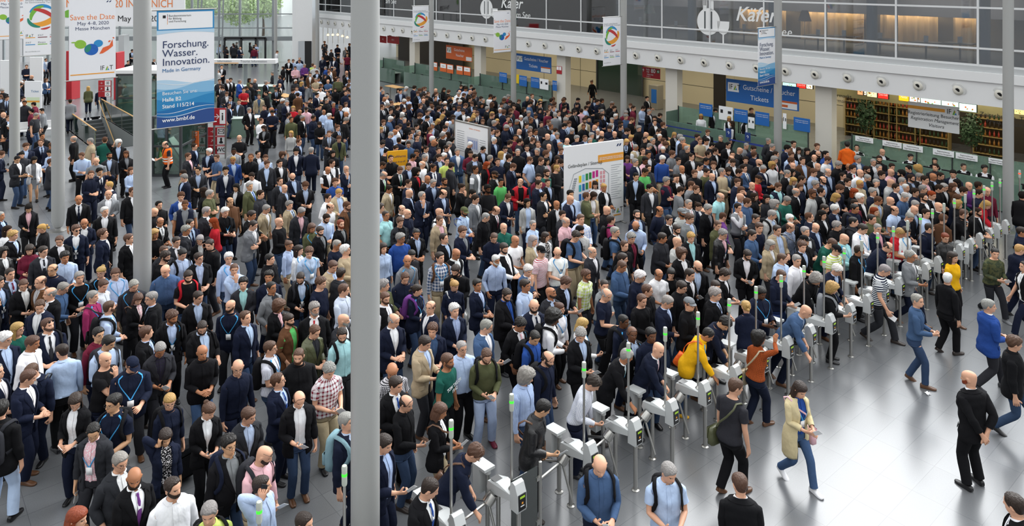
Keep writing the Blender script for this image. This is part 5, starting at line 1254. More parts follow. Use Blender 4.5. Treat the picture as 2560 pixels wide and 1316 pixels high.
bcol = [mat('bottle_dark', hx('2c2016'), .2), mat('bottle_green', hx('2e4a2c'), .2), mat('bottle_amber', hx('9c6a2c'), .2), mat('carton_red', hx('a33a2a'), .5)]
def bottle_mesh(m):
    mb = MB(); mb.lathe([(.038, 0), (.038, .17), (.015, .22), (.014, .29)], n=8); me = mb.mesh('bottle'); me.materials.append(m); me.polygons.foreach_set('use_smooth', [True] * len(me.polygons)); return me
bms = [bottle_mesh(m) for m in bcol]; ords = ['first', 'second', 'third', 'fourth', 'fifth']; ord8 = ords + ['sixth', 'seventh', 'eighth']
for i, u in enumerate((2150, 2205, 2262, 2330, 2480)):
    s = s_of_u(u, 7.2); p = fac(s, 7.2, 0); r = empty('shop_shelf', p, RZF, ords[i] + ' wooden shop shelf counted from the big pillar', 'shelf', 'shop shelves')
    a = MB(); a.box(-.75, .75, .3, .33, 0, 2.1); a.build('back_panel', mat('shelf_back', hx('5e4d33'), .7), r)
    for x in (-.75, .72): a = MB(); a.box(x, x + .03, -.1, .3, 0, 2.1); a.build('side_panel', wood, r)
    for k in range(5): a = MB(); a.box(-.72, .72, -.1, .3, .2 + k * .4, .23 + k * .4); a.build('shelf_board', wood, r)
    for k in range(5):
        for j in range(8):
            o = link('bottle', bms[(i + k + j // 3) % 4], None, p + (-AV) * (-.63 + j * .18) + Vector((0, 0, .231 + k * .4))); nbt += 1
            tag(o, f'{ord8[j]} small bottle on the {ords[k]} board of the {ords[i]} shop shelf', 'bottle', 'bottles on the shop shelves')
# potted trees by the shop
M_LEAF = mat('dark_leaf', hx('2f4a2a'), .6, noise=.3, nscale=12)
def leaf_cloud(rs, c, R, n, sz):
    mb = MB()
    for i in range(n):
        d = np.array([rs.gauss(0, 1) for _ in range(3)]); d /= np.linalg.norm(d) + 1e-6; p = np.array(c) + d * np.array(R) * (rs.random() ** .4); a = unit(np.array([rs.gauss(0, 1) for _ in range(3)])); b = unit(np.cross(a, d + .01)); q = sz * rs.uniform(.6, 1.3)
        mb.add([p - a * q, p + b * q * .5, p + a * q, p - b * q * .5 + d * q * .2], [(0, 1, 2, 3)])
    return mb
for u, t, lb in ((2165, 5.6, 'leafy potted tree beside the big pillar'), (2427, 5.6, 'leafy potted tree right of the registration sign')):
    s = s_of_u(u, t); r = empty('potted_tree', fac(s, t, 0), 0, lb, 'plant', 'potted trees'); a = MB(); a.lathe([(.18, 0), (.25, .4), (.25, .44), (.2, .42)], n=16); a.build('pot', M_DKSTEEL, r, True); a = MB(); a.tube([(0, 0, .4), (.03, 0, 1.0), (0, .03, 1.5)], [.03, .025, .015], 8); a.build('trunk', mat('bark', hx('4c3b2a'), .9), r, True); leaf_cloud(random.Random(u), (0, 0, 1.5), (.5, .5, .75), 700, .09).build('foliage', M_LEAF, r)
# warm lamps in the undercroft ceiling
def area(name, p, sx_, sy_, e, c, rot=(0, 0, 0)):
    l = bpy.data.lights.new(name, 'AREA'); l.shape = 'RECTANGLE'; l.size = sx_; l.size_y = sy_; l.energy = e; l.color = c; o = link(name, l, None, p); o.rotation_euler = rot; return o
for s, e in ((-10, 90), (-3, 90), (4, 60), (12, 50), (20, 60), (28, 60), (36, 40), (44, 30)): area('undercroft_lamp', fac(s, 4.5, 3.58), 5.5, 5.0, e * 2.6, (1, .90, .70), (0, 0, RZF))
for u0, u1 in CURT_LAMPS:
    a_, b_ = sorted((s_of_u(u0, 7.3), s_of_u(u1, 7.3))); area('curtain_lamp', fac((a_ + b_) / 2, 7.38, 6.5), b_ - a_, .12, 26 * (b_ - a_), (1, .72, .40), (0, 0, RZF))
for s in (-10, -3, 4, 11): area('restaurant_lamp', fac(s, 5.5, 7.55), 5.0, 2.5, 70, (1, .84, .62), (0, 0, RZF))
# ---- painted plate, wine glass and script on the upper windows
M_DECAL = mat('window_paint', hx('eceeee'), .7)
def circle(c, r, n=28, y=0.0): return [(c[0] + r * math.cos(2 * math.pi * k / n), y, c[1] + r * math.sin(2 * math.pi * k / n)) for k in range(n)]
def cafe_sign(u_plate, v_plate, label, full=True, words=True):
    t = -.302; s, z = fpt(u_plate, v_plate, t); r = empty('window_lettering', fac(s, t, z), RZF, label, 'lettering', 'painted restaurant signs'); a = MB(); R = .66; th = .004
    # plate with the tines cut away, fork and knife above, goblet at its side
    outer = circle((0, 0), R, 40); a.prism([p for p in outer], (0, th, 0))
    for x in (-.30, -.20, -.10): a.box(x - .02, x + .02, -.002, .004, .62, 1.12)
    a.box(-.32, -.08, -.002, .004, .55, .78); a.prism([(.10, 0, .55), (.30, 0, .55), (.30, 0, 1.0), (.22, 0, 1.15), (.10, 0, 1.0)], (0, th, 0)); 
    a.build('plate', M_DECAL, r); b = MB(); d = mat('window_paint_dark', hx('4b5154'), .7); b.box(-.24, -.16, -.005, -.003, -.35, .5); b.box(.14, .22, -.005, -.003, -.35, .5); b.build('cutlery', d, r)
    g = MB(); g.prism([(.50, 0, .05), (1.18, 0, .05), (1.16, 0, -.25), (1.05, 0, -.5), (.84, 0, -.62), (.62, 0, -.5), (.52, 0, -.25)], (0, th, 0)); g.box(.80, .88, 0, th, -1.25, -.6); g.prism([(.55, 0, -1.33), (1.13, 0, -1.33), (.88, 0, -1.25), (.80, 0, -1.25)], (0, th, 0)); g.build('wine_glass', M_DECAL, r)
    if words:
        text('Käfer', .95, r, (2.55, -.004, .42), M_DECAL, shear=.28, bold=.012, name='script'); text('am See', .55, r, (3.6, -.004, -.28), M_DECAL, shear=.1, name='script')
cafe_sign(1771, 54, 'white painted plate, goblet and words Käfer am See on the large upper windows'); cafe_sign(1216, 22, 'smaller white plate and words Käfer am See beside the date banner'); cafe_sign(920, -8, 'white words Käfer am See high beside the thickest column')
# ------------------------------------------------------------------ banners on the posts
M_CLOTHW = mat('banner_cloth', hx('f0f1f5'), .75, noise=.012)
M_RBROWN = mat('print_brown', hx('7c3a3f'), .6); M_PRED = mat('print_red', hx('c43a3a'), .6)
PB = {k: mat('wave_' + k, hx(k), .75) for k in ('b9d7ec', '86bbdf', '4f9fd0', '2b87bf', '1b6fae', '2a4c8b', '3f8fc4')}
def banner_root(x, y, d0, wid, z0, z1, label, right=True):
    p = Vector((x, y, 0)) + BV * (d0 if right else -(d0 + wid)); r = empty('banner', (p.x, p.y, z0), AZ, label, 'banner', 'banners hung on the posts')
    a = MB(); a.box(0, wid, -.003, .003, 0, z1 - z0); a.build('cloth', M_CLOTHW, r); h = z1 - z0; e0, e1 = (-d0 + .19, wid + .06) if right else (-.06, wid + d0 - .155)
    for z in (-.012, h + .012): a = MB(); a.tube([(e0, 0, z), (e1, 0, z)], .016, 8); a.build('rod', M_STEEL, r, True)
    return r, wid, h
def disc(mb, x, z, rx, rz, a=0, mi=0, y=-.006, n=22):
    c, s = math.cos(a), math.sin(a); mb.poly([(x + rx * math.cos(k) * c - rz * math.sin(k) * s, y, z + rx * math.cos(k) * s + rz * math.sin(k) * c) for k in np.linspace(0, 2 * math.pi, n + 1)[:-1]], mi)
def art_date(r, w, h):
    text('Save the Date', w * .185, r, (w * .5, -.005, h * .755), M_TO, sx=.92); text('May 4–8, 2020', w * .115, r, (w * .51, -.005, h * .68), M_TN); text('Messe München', w * .115, r, (w * .5, -.005, h * .617), M_TN)
    a = MB(); disc(a, w * .10, h * .455, w * .055, h * .008, 0, 0); disc(a, w * .24, h * .43, w * .125, h * .053, -.25, 0, -.0062); disc(a, w * .47, h * .36, w * .15, h * .070, -.2, 1, -.0066); disc(a, w * .62, h * .43, w * .10, h * .045, .1, 2, -.0064)
    a.poly([(w * .64, -.0068, h * .30), (w * .72, -.0068, h * .375), (w * .86, -.0068, h * .40), (w * .93, -.0068, h * .475), (w * .94, -.0068, h * .39), (w * .84, -.0068, h * .345), (w * .72, -.0068, h * .305)], 3); disc(a, w * .86, h * .45, w * .03, h * .010, .6, 3); disc(a, w * .95, h * .49, w * .015, h * .012, .9, 3)
    disc(a, w * .40, h * .375, w * .06, h * .05, -.4, 4, -.007); a.build('emblem', [mat('leaf_print', hx('8fc043'), .7, noise=.25, nscale=20), mat('water_print', hx('1f63b8'), .7, noise=.2, nscale=14), M_SCY, mat('flame_print', hx('ea6a3c'), .7, noise=.2, nscale=16), mat('teal_print', hx('2d8a76'), .7)], r)
    logo_ifat(r, w * .66, -.005, h * .122, w * .115); a = MB(); a.box(w * .03, w * .97, -.006, -.003, h * .055, h * .068); a.build('amber_line', M_AMBER, r); a = MB()
    for k in range(2): a.prism([(w * (.79 + k * .06), -.005, h * .935), (w * (.82 + k * .06), -.005, h * .935), (w * (.85 + k * .06), -.005, h * .955), (w * (.82 + k * .06), -.005, h * .955)], (0, .002, 0))
    a.build('corner_mark', M_TN, r)
def ribbon(a, w, h, pts, wd, mi, y):
    n = len(pts); P = [np.array(p) for p in pts]; L_ = []; R_ = []
    for i in range(n):
        d = P[min(i + 1, n - 1)] - P[max(i - 1, 0)]; d = d / np.linalg.norm(d); q = np.array([-d[1], d[0]]) * wd * math.sin(math.pi * (.12 + .76 * i / (n - 1))); L_.append(P[i] + q); R_.append(P[i] - q)
    for i in range(n - 1): a.poly([(L_[i][0], y, L_[i][1]), (L_[i + 1][0], y, L_[i + 1][1]), (R_[i + 1][0], y, R_[i + 1][1]), (R_[i][0], y, R_[i][1])], mi)
def art_globe(r, w, h):
    text("World's Leading Network", w * .072, r, (w * .05, -.005, h * .862), M_TG, 'LEFT'); text('for Environmental Technologies', w * .072, r, (w * .05, -.005, h * .83), M_TG, 'LEFT')
    a = MB(); c = np.array([w * .5, h * .60]); R = w * .38
    arc = lambda a0, a1, rx=1, rz=1, rot=0: [c + R * np.array([math.cos(t) * rx * math.cos(rot) - math.sin(t) * rz * math.sin(rot), math.cos(t) * rx * math.sin(rot) + math.sin(t) * rz * math.cos(rot)]) for t in np.linspace(a0, a1, 14)]
    ribbon(a, w, h, arc(3.5, 6.6, 1, .55, .35), w * .085, 0, -.006); ribbon(a, w, h, arc(.7, 2.7, .95, .9, 0), w * .055, 1, -.005); ribbon(a, w, h, arc(3.9, 2.1, .75, .9, -.55), w * .06, 2, -.0055); ribbon(a, w, h, arc(2.6, .5, .95, .45, -.5), w * .06, 3, -.0065); ribbon(a, w, h, arc(4.4, 3.0, 1, .8, .2), w * .05, 4, -.0062); ribbon(a, w, h, arc(4.6, 5.3, 1, .98, 0), w * .03, 3, -.0057)
    a.build('emblem', [M_AMBER, M_SCY, M_SGREEN, M_PRED, mat('teal_print', hx('2d8a76'), .7)], r)
    for k, (x, z, m) in enumerate(((.06, .31, M_AMBER), (.38, .31, M_RBROWN), (.70, .31, M_PRED), (.06, .20, M_SCY), (.38, .20, M_SGREEN), (.70, .20, M_SCY))):
        if k == 0: logo_ifat(r, w * x, -.005, h * z, w * .085)
        else: text('IEexpo' if k > 3 else 'IFAT', w * .075, r, (w * x, -.005, h * z), M_TG, 'LEFT')
        a = MB(); a.box(w * x, w * (x + .25), -.006, -.003, h * (z - .037), h * (z - .025)); a.build('colour_line', m, r)
    text('ifat-worldwide.com', w * .05, r, (w * .05, -.005, h * .06), M_TG, 'LEFT')
def art_water(r, w, h):
    a = MB(); a.box(0, w, -.005, -.0045, h * .82, h, 0); a.box(w * .03, w * .97, -.007, -.006, h * .84, h * .985, 7)
    WM = [PB['3f8fc4'], PB['b9d7ec'], PB['86bbdf'], PB['4f9fd0'], PB['2b87bf'], PB['1b6fae'], PB['2a4c8b'], M_WHITEP]; top_ = a; a = MB()
    def wave(z0, amp, ph, lo, mi, y, fr=1.6):
        pts = [(w * i / 24, y, h * (z0 + amp * math.sin(ph + fr * math.pi * i / 24))) for i in range(25)]
        for i in range(24): a.poly([(pts[i][0], y, lo * h), (pts[i + 1][0], y, lo * h), pts[i + 1], pts[i]], mi)
    for i, (z0, amp, ph, mi) in enumerate(((.385, .022, 1.2, 1), (.345, .024, 3.6, 2), (.295, .022, .4, 3), (.235, .024, 2.8, 4), (.165, .022, 4.6, 5), (.10, .026, 3.3, 6))): wave(z0, amp, ph, 0.0, mi, -.0050 - .0004 * i)
    pts = [(w * i / 24, -.0055, h * (.795 + .018 * math.sin(3.14 * i / 24))) for i in range(25)]
    for i in range(24): top_.poly([pts[i], pts[i + 1], (pts[i + 1][0], -.0055, h * .83), (pts[i][0], -.0055, h * .83)], 1)
    for z0, ph in ((.375, 2.6), (.135, 3.7), (.105, 3.3)): ribbon(a, w, h, [np.array([w * i / 24, h * (z0 + .02 * math.sin(ph + 1.6 * math.pi * i / 24))]) for i in range(25)], h * .0022, 7, -.0078)
    a.build('wave_print', WM, r); top_.build('header_print', WM, r)
    for i, (tx, sz, z, m, bo) in enumerate((('Forschung.', .185, .705, M_TN, 0), ('Wasser.', .185, .63, M_TN, 0), ('Innovation.', .185, .555, M_TN, 0), ('Made in Germany', .092, .485, M_TB, 0), ('Besuchen Sie uns:', .085, .29, M_TW, 0), ('Halle B2', .095, .235, M_TW, .012), ('Stand 115/214', .095, .178, M_TW, .012), ('www.bmbf.de', .10, .06, M_TW, .014))): text(tx, w * sz, r, (w * .09, -.009, h * z), m, 'LEFT', bold=bo)
    text('Bundesministerium\nfür Bildung\nund Forschung', w * .05, r, (w * .2, -.009, h * .93), M_TK, 'LEFT'); a = MB(); a.box(w * .175, w * .182, -.009, -.008, h * .95, h * .97, 0); a.box(w * .175, w * .182, -.009, -.008, h * .91, h * .95, 1); a.box(w * .175, w * .182, -.009, -.008, h * .88, h * .91, 2); a.box(w * .1, w * .15, -.009, -.008, h * .935, h * .96, 0); a.build('crest', [M_TK, M_PRED, M_AMBER], r)
for x, y, d0, wd, z0, z1, art, rt, lb in ((-8.6, 17.5, .31, 1.33, 4.76, 7.53, art_water, True, 'large blue wave banner about research and water on the second column'), (-14.85, 24.6, .31, 1.40, 4.88, 7.62, art_date, True, 'large white Save the Date banner left of the blue wave banner'), (-21.1, 31.9, .31, 1.40, 4.90, 7.64, art_globe, True, 'large white banner with ribbon globe and six coloured lines on the left'), (-27.3, 39.2, .31, 1.40, 4.95, 7.69, art_date, True, 'white Save the Date banner at the far left, partly behind a column'),
                                  (-5.3, 49.5, .22, 1.25, 4.0, 6.32, art_globe, False, 'small white ribbon globe banner on the slim column next to the thickest one'), (.09, 43.1, .22, 1.25, 3.98, 6.30, art_date, False, 'small white Save the Date banner over the hall centre'), (5.46, 36.8, .22, 1.25, 4.0, 6.32, art_globe, False, 'white ribbon globe banner on the slim column above the map board'), (10.8, 30.55, .22, 1.25, 3.97, 6.26, art_water, False, 'narrow blue wave banner beside the blue ticket sign')):
    r, w_, h_ = banner_root(x, y, d0, wd, z0, z1, lb, rt); art(r, w_, h_)
# ------------------------------------------------------------------ boards standing in the crowd
def board(pa, pb, z0, z1, label, name='information_board', th=.07, legs=False):
    pa, pb = Vector(pa), Vector(pb); d = pb - pa; r = empty(name, (pa.x, pa.y, 0), math.atan2(d.y, d.x), label, 'board'); w_ = d.length
    a = MB(); a.bbox(0, w_, 0, th, z0, z1, .006); a.build('panel', M_WHITEP, r)
    for x in (.08, w_ - .08): a = MB(); a.box(x - .04, x + .04, -.22, .28, 0, .02); a.box(x - .02, x + .02, .0, th, .02, max(z0, .03)); a.build('foot', M_STEEL, r)
    return r, w_
r, w_ = board((1.71, 24.4, 0), (3.79, 25.55, 0), .03, 2.78, 'tall white site map board with coloured halls, standing in the crowd', 'site_map_board')
text('Geländeplan / Sitemap', .16, r, (.12, -.006, 2.12), M_TK, 'LEFT', sx=.95); a = MB(); a.box(1.32, w_ - .005, -.006, -.002, 2.10, 2.36); a.build('orange_band', M_AMBER, r)
text('NEUE HALLEN NORDOST: HALLE C5 UND C6\nNEW HALLS: NORTH-EAST, HALLS C5 AND C6', .055, r, (w_ * .78, -.009, 2.23), M_TW, sx=.85, bold=.01)
a = MB(); cols = ['e8d81c', '86c9ec', '2f8a3f', '2f8a3f', 'c42d86', 'd9378e']; rows_ = [[0, 1, 2, 3, 4, 4], [5, 6, 2, 7, 7, 8], [9, 9, 9, 10, 11, 11]]; pal = ['ead81f', '8fd0ee', '2f8f45', '2c8a42', 'c72d8a', '3fb7c0', '2f6fb8', 'ef8a2c', 'f2a52c', '2c70c0', 'c9202f', 'e0782a']
for i, rw in enumerate(rows_):
    for j, k in enumerate(rw): x = .55 + j * .135; z = 1.55 - i * .30 + (.02 * j); a.box(x, x + .095, -.008, -.003, z, z + .22, k)
a.build('hall_plan', [mat('plan_' + c, hx(c), .6) for c in pal], r)
a = MB()
for i in range(5):
    for j in range(2): x = 1.40 + j * .12 + (i > 3) * .0; a.box(x, x + .08, -.007, -.003, 1.15 + i * .14, 1.26 + i * .14)
a.build('pink_plan', mat('plan_pink', hx('e2a0a8'), .6), r)
a = MB(); ribbon(a, 0, 0, [np.array([.2, 1.0]), np.array([.18, 1.4]), np.array([.35, 1.85]), np.array([.8, 1.98]), np.array([1.5, 1.9]), np.array([1.75, 1.7]), np.array([1.75, .9]), np.array([1.0, .72]), np.array([.4, .8])], .012, 0, -.006)
for i in range(16): a.box(1.85, 2.28 - (i % 3) * .08, -.006, -.004, 1.95 - i * .075, 1.963 - i * .075, 0)
for i in range(9): a.box(.2 + .02 * i, .32 + .02 * i, -.006, -.004, 1.1 + i * .07, 1.15 + i * .07, 0)
a.build('plan_lines', [mat('plan_grey', hx('9aa0a6'), .6)], r); logo_ifat(r, w_ - .48, -.006, .42, .18); a = MB(); a.box(w_ - .55, w_ - .12, -.006, -.003, .24, .28); a.build('amber_line', M_AMBER, r)
a = MB(); a.prism([(w_ - .30, -.004, 2.58), (w_ - .24, -.004, 2.58), (w_ - .19, -.004, 2.66), (w_ - .25, -.004, 2.66)], (0, .002, 0)); a.prism([(w_ - .20, -.004, 2.58), (w_ - .14, -.004, 2.58), (w_ - .09, -.004, 2.66), (w_ - .15, -.004, 2.66)], (0, .002, 0)); a.build('corner_mark', M_TN, r)
r, w_ = board((-2.38, 31.35, 0), (-.93, 29.8, 0), .80, 2.30, 'white framed notice board with a small hall plan, raised on legs'); a = MB()
for x0, x1, z0, z1 in ((-.02, w_ + .02, .78, .83), (-.02, w_ + .02, 2.27, 2.32), (-.04, .02, .0, 2.32), (w_ - .02, w_ + .04, 0, 2.32)): a.box(x0, x1, -.02, .09, z0, z1)
a.build('frame', M_STEEL, r); a = MB(); a.box(.8, 1.5, -.006, -.002, 1.2, 1.75, 1)
for i in range(5): a.box(.88 + i * .12, .96 + i * .12, -.008, -.005, 1.3, 1.65, 2)
for i in range(10): a.box(.15, .62, -.006, -.003, 1.1 + i * .09, 1.115 + i * .09, 0)
for i in range(9): a.box(1.58, 1.95, -.006, -.003, 1.0 + i * .09, 1.015 + i * .09, 0)
a.build('hall_plan', [M_TG, mat('plan_tint', hx('c9cbd6'), .6), mat('plan_blue', hx('8d9cc6'), .6)], r); text('Gelände- und Hallenplan', .07, r, (w_ * .6, -.006, 2.1), M_TO)
r, w_ = board(gp(969, 500), Vector((gp(969, 500).x + .70, gp(969, 500).y + .28, 0)), .02, 1.80, 'yellow Lufthansa baggage drop-off sign standing among visitors', 'airline_sign', .04); [c for c in r.children if c.name.startswith('panel')][0].data.materials[0] = mat('airline_yellow', hx('f2b01a'), .5)
text('Lufthansa', .125, r, (w_ * .60, -.006, 1.58), M_TN); text('Baggage drop-off', .085, r, (w_ * .5, -.006, 1.38), M_TN); a = MB(); disc(a, .10, 1.58, .06, .06, 0, 0, -.005); disc(a, .10, 1.58, .05, .05, 0, 1, -.006); a.poly([(.06, -.007, 1.55), (.14, -.007, 1.59), (.09, -.007, 1.57)], 0); a.build('crane_emblem', [M_TN, mat('airline_yellow', None)], r)
a = MB(); a.box(.13, w_ - .1, -.008, -.002, .35, 1.22, 0)
for i in range(8): a.box(.18, w_ - .2 - (i % 3) * .05, -.010, -.008, 1.12 - i * .09, 1.135 - i * .09, 1)
a.build('notice_sheet', [M_WHITEP, M_TG], r)
# ------------------------------------------------------------------ high tables and belt barriers
M_WOOD = mat('table_wood', hx('c79a5c'), .45, noise=.12, nscale=6, stretch=(1, 6, 1)); tab = None
for u, v, z, lb in ((986, 216, 1.1, 'wooden standing table beside the thickest column'), (783, 260, 1.1, 'long wooden standing table left of the thickest column'), (712, 238, 1.1, 'wooden standing table by the information desk'), (1138, 248, 1.1, 'wooden standing table in front of the orange notices'), (1615, 343, 1.1, 'wooden standing table behind the site map board'), (1695, 361, 1.1, 'wooden standing table beside the blue belts'), (1000, 262, 1.1, 'wooden standing table in the middle of the hall')):
    p = gp(u, v, z)
    if tab is None:
        tab = empty('standing_table', (p.x, p.y, 0), RZF); a = MB(); a.bbox(-.7, .7, -.32, .32, 1.06, 1.10, .008); a.build('table_top', M_WOOD, tab)
        for x in (-.5, .5):
            a = MB(); a.box(x - .03, x + .03, -.03, .03, .02, 1.06); a.build('leg', M_STEEL, tab); a = MB(); a.bbox(x - .05, x + .05, -.28, .28, 0, .025, .005); a.build('foot', M_STEEL, tab)
        o = tab
    else: o = copy_tree(tab)
    o.location = (p.x, p.y, 0); tag(o, lb, 'table', 'wooden standing tables')
M_BELT = mat('blue_belt', hx('2b3f8f'), .7); bar = []
def barrier(u, v, L_, rz, lb, plate=False):
    p = gp(u, v); r = empty('belt_barrier', (p.x, p.y, 0), rz, lb, 'barrier', 'belt barriers'); a = MB(); a.lathe([(.16, 0), (.16, .02), (.03, .04)], n=16); a.build('base', M_DKSTEEL, r, True); a = MB(); a.lathe([(.03, .03), (.03, .95), (.04, .96), (.04, 1.02)], n=12); a.build('post', M_STEEL, r, True)
    a = MB(); a.box(.03, L_, -.003, .003, .90, .96); a.build('belt', M_BELT, r)
    if plate: a = MB(); a.bbox(-.14, .14, -.03, -.015, 1.02, 1.42, .005); a.build('plate', mat('plate_blue', hx('25407f'), .5), r); text('↑', .2, r, (0, -.035, 1.22), M_TW)
for u, v, L_, rz, lb, pl in ((1690, 385, 2.6, RZF, 'belt barrier post left of the blue plates near the ticket counter', False), (1822, 400, 2.4, RZF, 'belt barrier with blue arrow plate, first from the map board', True), (1870, 412, 2.4, RZF, 'belt barrier with blue arrow plate next to the slim column', True), (1660, 360, 2.2, RZF, 'belt barrier behind the wooden standing table', False), (648, 330, 2.2, .3, 'belt barrier left of the standing tables by the info desk', False), (672, 318, 2.2, .3, 'belt barrier farther back by the info desk', False), (700, 310, 2.2, .3, 'belt barrier beside the person in the red t-shirt', False), (1290, 262, 2.4, RZF, 'belt barrier in front of the blue notices', False)):
    barrier(u, v, L_, rz, lb, pl)
# ------------------------------------------------------------------ turnstiles
M_TGREY = mat('turnstile_paint', hx('c3c6c6'), .4, noise=.03); M_SCREEN = mat('reader_black', hx('17181a'), .25); M_LCD = mat('reader_display', hx('7a9a2a'), .4, emit=.6); M_ORG = mat('reader_mark', hx('f0a03a'), .5)
M_LGREEN = mat('green_lamp', hx('3fd636'), .3, emit=.8); M_LOFF = mat('lamp_lens', hx('b9bfb4'), .25); M_LRED = mat('red_lamp', hx('f0321e'), .3, emit=2.2)
def turnstile():
    r = empty('turnstile', (0, 0, 0), RZF)
    def cyl(nm, x, y, z0, z1, rad, m, n=14): a = MB(); a.lathe([(rad * 1.9, z0), (rad * 1.9, z0 + .01), (rad, z0 + .02), (rad, z1)] if z0 == 0 else [(rad, z0), (rad, z1)], (x, y, 0), n); return a.build(nm, m, r, True)
    cyl('post', .15, 0, 0, .80, .034, M_STEEL); cyl('post', -.23, -.06, 0, .86, .034, M_STEEL); cyl('post', -.58, .02, 0, .92, .036, M_STEEL)
    a = MB(); n = 8; pr = [(.22, .76), (.235, .80), (.225, 1.02), (.17, 1.14), (.12, 1.16), (.075, 1.13), (.06, 1.02), (.06, .76)]; a.prism([(x, -.085, z) for x, z in pr], (0, .17, 0)); rd = a.build('ticket_reader', M_TGREY, r)
    a = MB(); a.bbox(.225, .238, -.07, .07, .79, 1.02, .004); sc_ = a.build('screen', M_SCREEN, rd); a = MB(); a.box(.238, .241, -.045, .045, .965, .995, 0); a.box(.238, .242, -.014, .014, .885, .91, 1); a.box(.238, .241, -.035, .035, .85, .862, 2); a.build('display', [M_LCD, M_ORG, M_PAPER], rd)
    a = MB(); a.prism([(.07, -.10, .97), (.07, -.10, .88), (-.36, -.14, .80), (-.40, -.14, .86), (-.38, -.14, .96), (-.20, -.10, 1.0)], (0, .20, 0)); a.build('housing', M_TGREY, r)
    a = MB(); a.box(-.36, -.22, -.11, .03, .985, .992); a.build('ticket_slot', M_SCREEN, r)
    a = MB(); P = Vector((-.26, -.16, .80)); D = Vector((-.25, -.62, -.74)).normalized(); a.tube([P - D * .04, P + D * .02, P + D * .10, P + D * .12], [.075, .085, .085, .06], 16); a.build('hub', M_STEEL, r, True)
    c = P + D * .08; u_ = D.cross(Vector((1, 0, 0))).normalized(); v_ = D.cross(u_)
    for an in (90, 210, 330):
        q = math.radians(an + 8); e = (u_ * math.cos(q) + v_ * math.sin(q)); out = (e * .82 + D * .57).normalized(); a = MB(); a.tube([c, c + e * .04 + D * .03, c + e * .07 + D * .05, c + e * .07 + D * .05 + out * .50], [.02, .02, .019, .019], 10); a.build('arm', M_STEEL, r, True)
    a = MB(); a.prism([(-.50, -.10, 1.02), (-.50, -.10, .98), (-.80, -.10, .96), (-.80, -.10, 1.0)], (0, .20, 0)); a.prism([(-.64, -.095, .985), (-.64, -.095, .60), (-.80, -.095, .60), (-.80, -.095, .985)], (0, .19, 0)); a.tube([(-.58, .02, .90), (-.58, .02, .99)], .05, 12); er = a.build('ticket_reader', M_TGREY, r)
    a = MB(); a.bbox(-.835, -.80, -.075, .075, .66, .95, .006); a.build('screen', M_SCREEN, er); a = MB(); a.box(-.838, -.834, -.05, .05, .70, .73); a.build('display', M_LCD, er)
    return r
def signal(parent, lit):
    a = MB(); a.lathe([(.05, .97), (.05, .985), (.02, 1.02), (.019, 2.12)], n=12); p = a.build('light_pole', M_STEEL, parent, True)
    a = MB(); a.lathe([(.03, 2.10), (.034, 2.12), (.034, 2.215)], n=14); a.build('lamp_base', M_LOFF, p, True); a = MB(); a.lathe([(.0345, 2.215), (.0345, 2.25)], n=14); a.build('lamp_lens', lit, p, True); a = MB(); a.lathe([(.034, 2.25), (.036, 2.32), (.03, 2.34), (.0, 2.345)], n=14); a.build('lamp_cap', M_LOFF, p, True)
LAMPS = [(648, 1254, 1), (861, 1164, 1), (1128, 1050, 1), (1279, 985, 1), (1460, 905, 1), (1571, 857, 1), (1663, 818, 1), (1745, 780, 1), (1823, 747, 1), (1890, 716, 1), (1953, 688, 1), (2010, 664, 1), (2060, 641, 1), (2110.6, 620, 1), (2154.5, 601, 0), (2194, 582, 1), (2233.5, 566, 1), (2269, 551, 0), (2301, 536, 1), (2331, 522, 1), (2360, 508, 0), (2386, 497, 1), (2413, 485, 0), (2435, 474, 1), (2460, 464, 1), (2480, 455, 1), (2500, 447, 1)]
ORD = 'first second third fourth fifth sixth seventh eighth ninth tenth eleventh twelfth thirteenth fourteenth fifteenth sixteenth seventeenth eighteenth nineteenth twentieth'.split()
tproto = turnstile(); TURN = []
for i, (u, v, on) in enumerate(LAMPS):
    p = gp(u, v, 2.345)
    if i == 0: o = tproto
    else: o = copy_tree(tproto)
    if i == 0: continue_sig = None
    o.location = (p.x, p.y, 0); TURN.append((o, on, p))
for i, (o, on, p) in enumerate(TURN): signal(o, M_LGREEN if on else M_LOFF); lab = (f'{ORD[i]} turnstile from the near end of the row' if i < 13 else f'{ORD[26 - i]} turnstile from the far end of the row' if i < 26 else 'last turnstile at the far end of the row') + (', lamp green' if on else ', lamp off'); tag(o, lab, 'turnstile', 'turnstiles in the entrance row')
bpy.context.view_layer.update()
p = gp(2549, 425, 2.345); r = empty('signal_pole', (p.x, p.y, 0), 0, 'signal pole with a red lamp beyond the last column', 'signal light'); signal(r, M_LRED); a = MB(); a.lathe([(.07, 0), (.07, .02), (.025, .04), (.022, .98)], n=12); a.build('post', M_STEEL, r, True)
r = empty('glass_gate', (-.10, 10.72, 0), AZ, 'clear glass gate panel with a steel post in the gap of the turnstile row', 'gate'); a = MB(); a.box(.12, .62, -.006, .006, .10, 1.12); a.build('glass_panel', glass('gate_glass', (.80, .88, .86), .1, .12, hx('8a9a96')), r); a = MB(); a.lathe([(.06, 0), (.06, .015), (.026, .03), (.026, 1.16), (.0, 1.17)], (.68, 0, 0), 14); a.build('post', M_STEEL, r, True); a = MB(); a.box(.60, .68, -.02, .02, .25, .30); a.box(.60, .68, -.02, .02, .9, .95); a.build('hinge', M_STEEL, r)
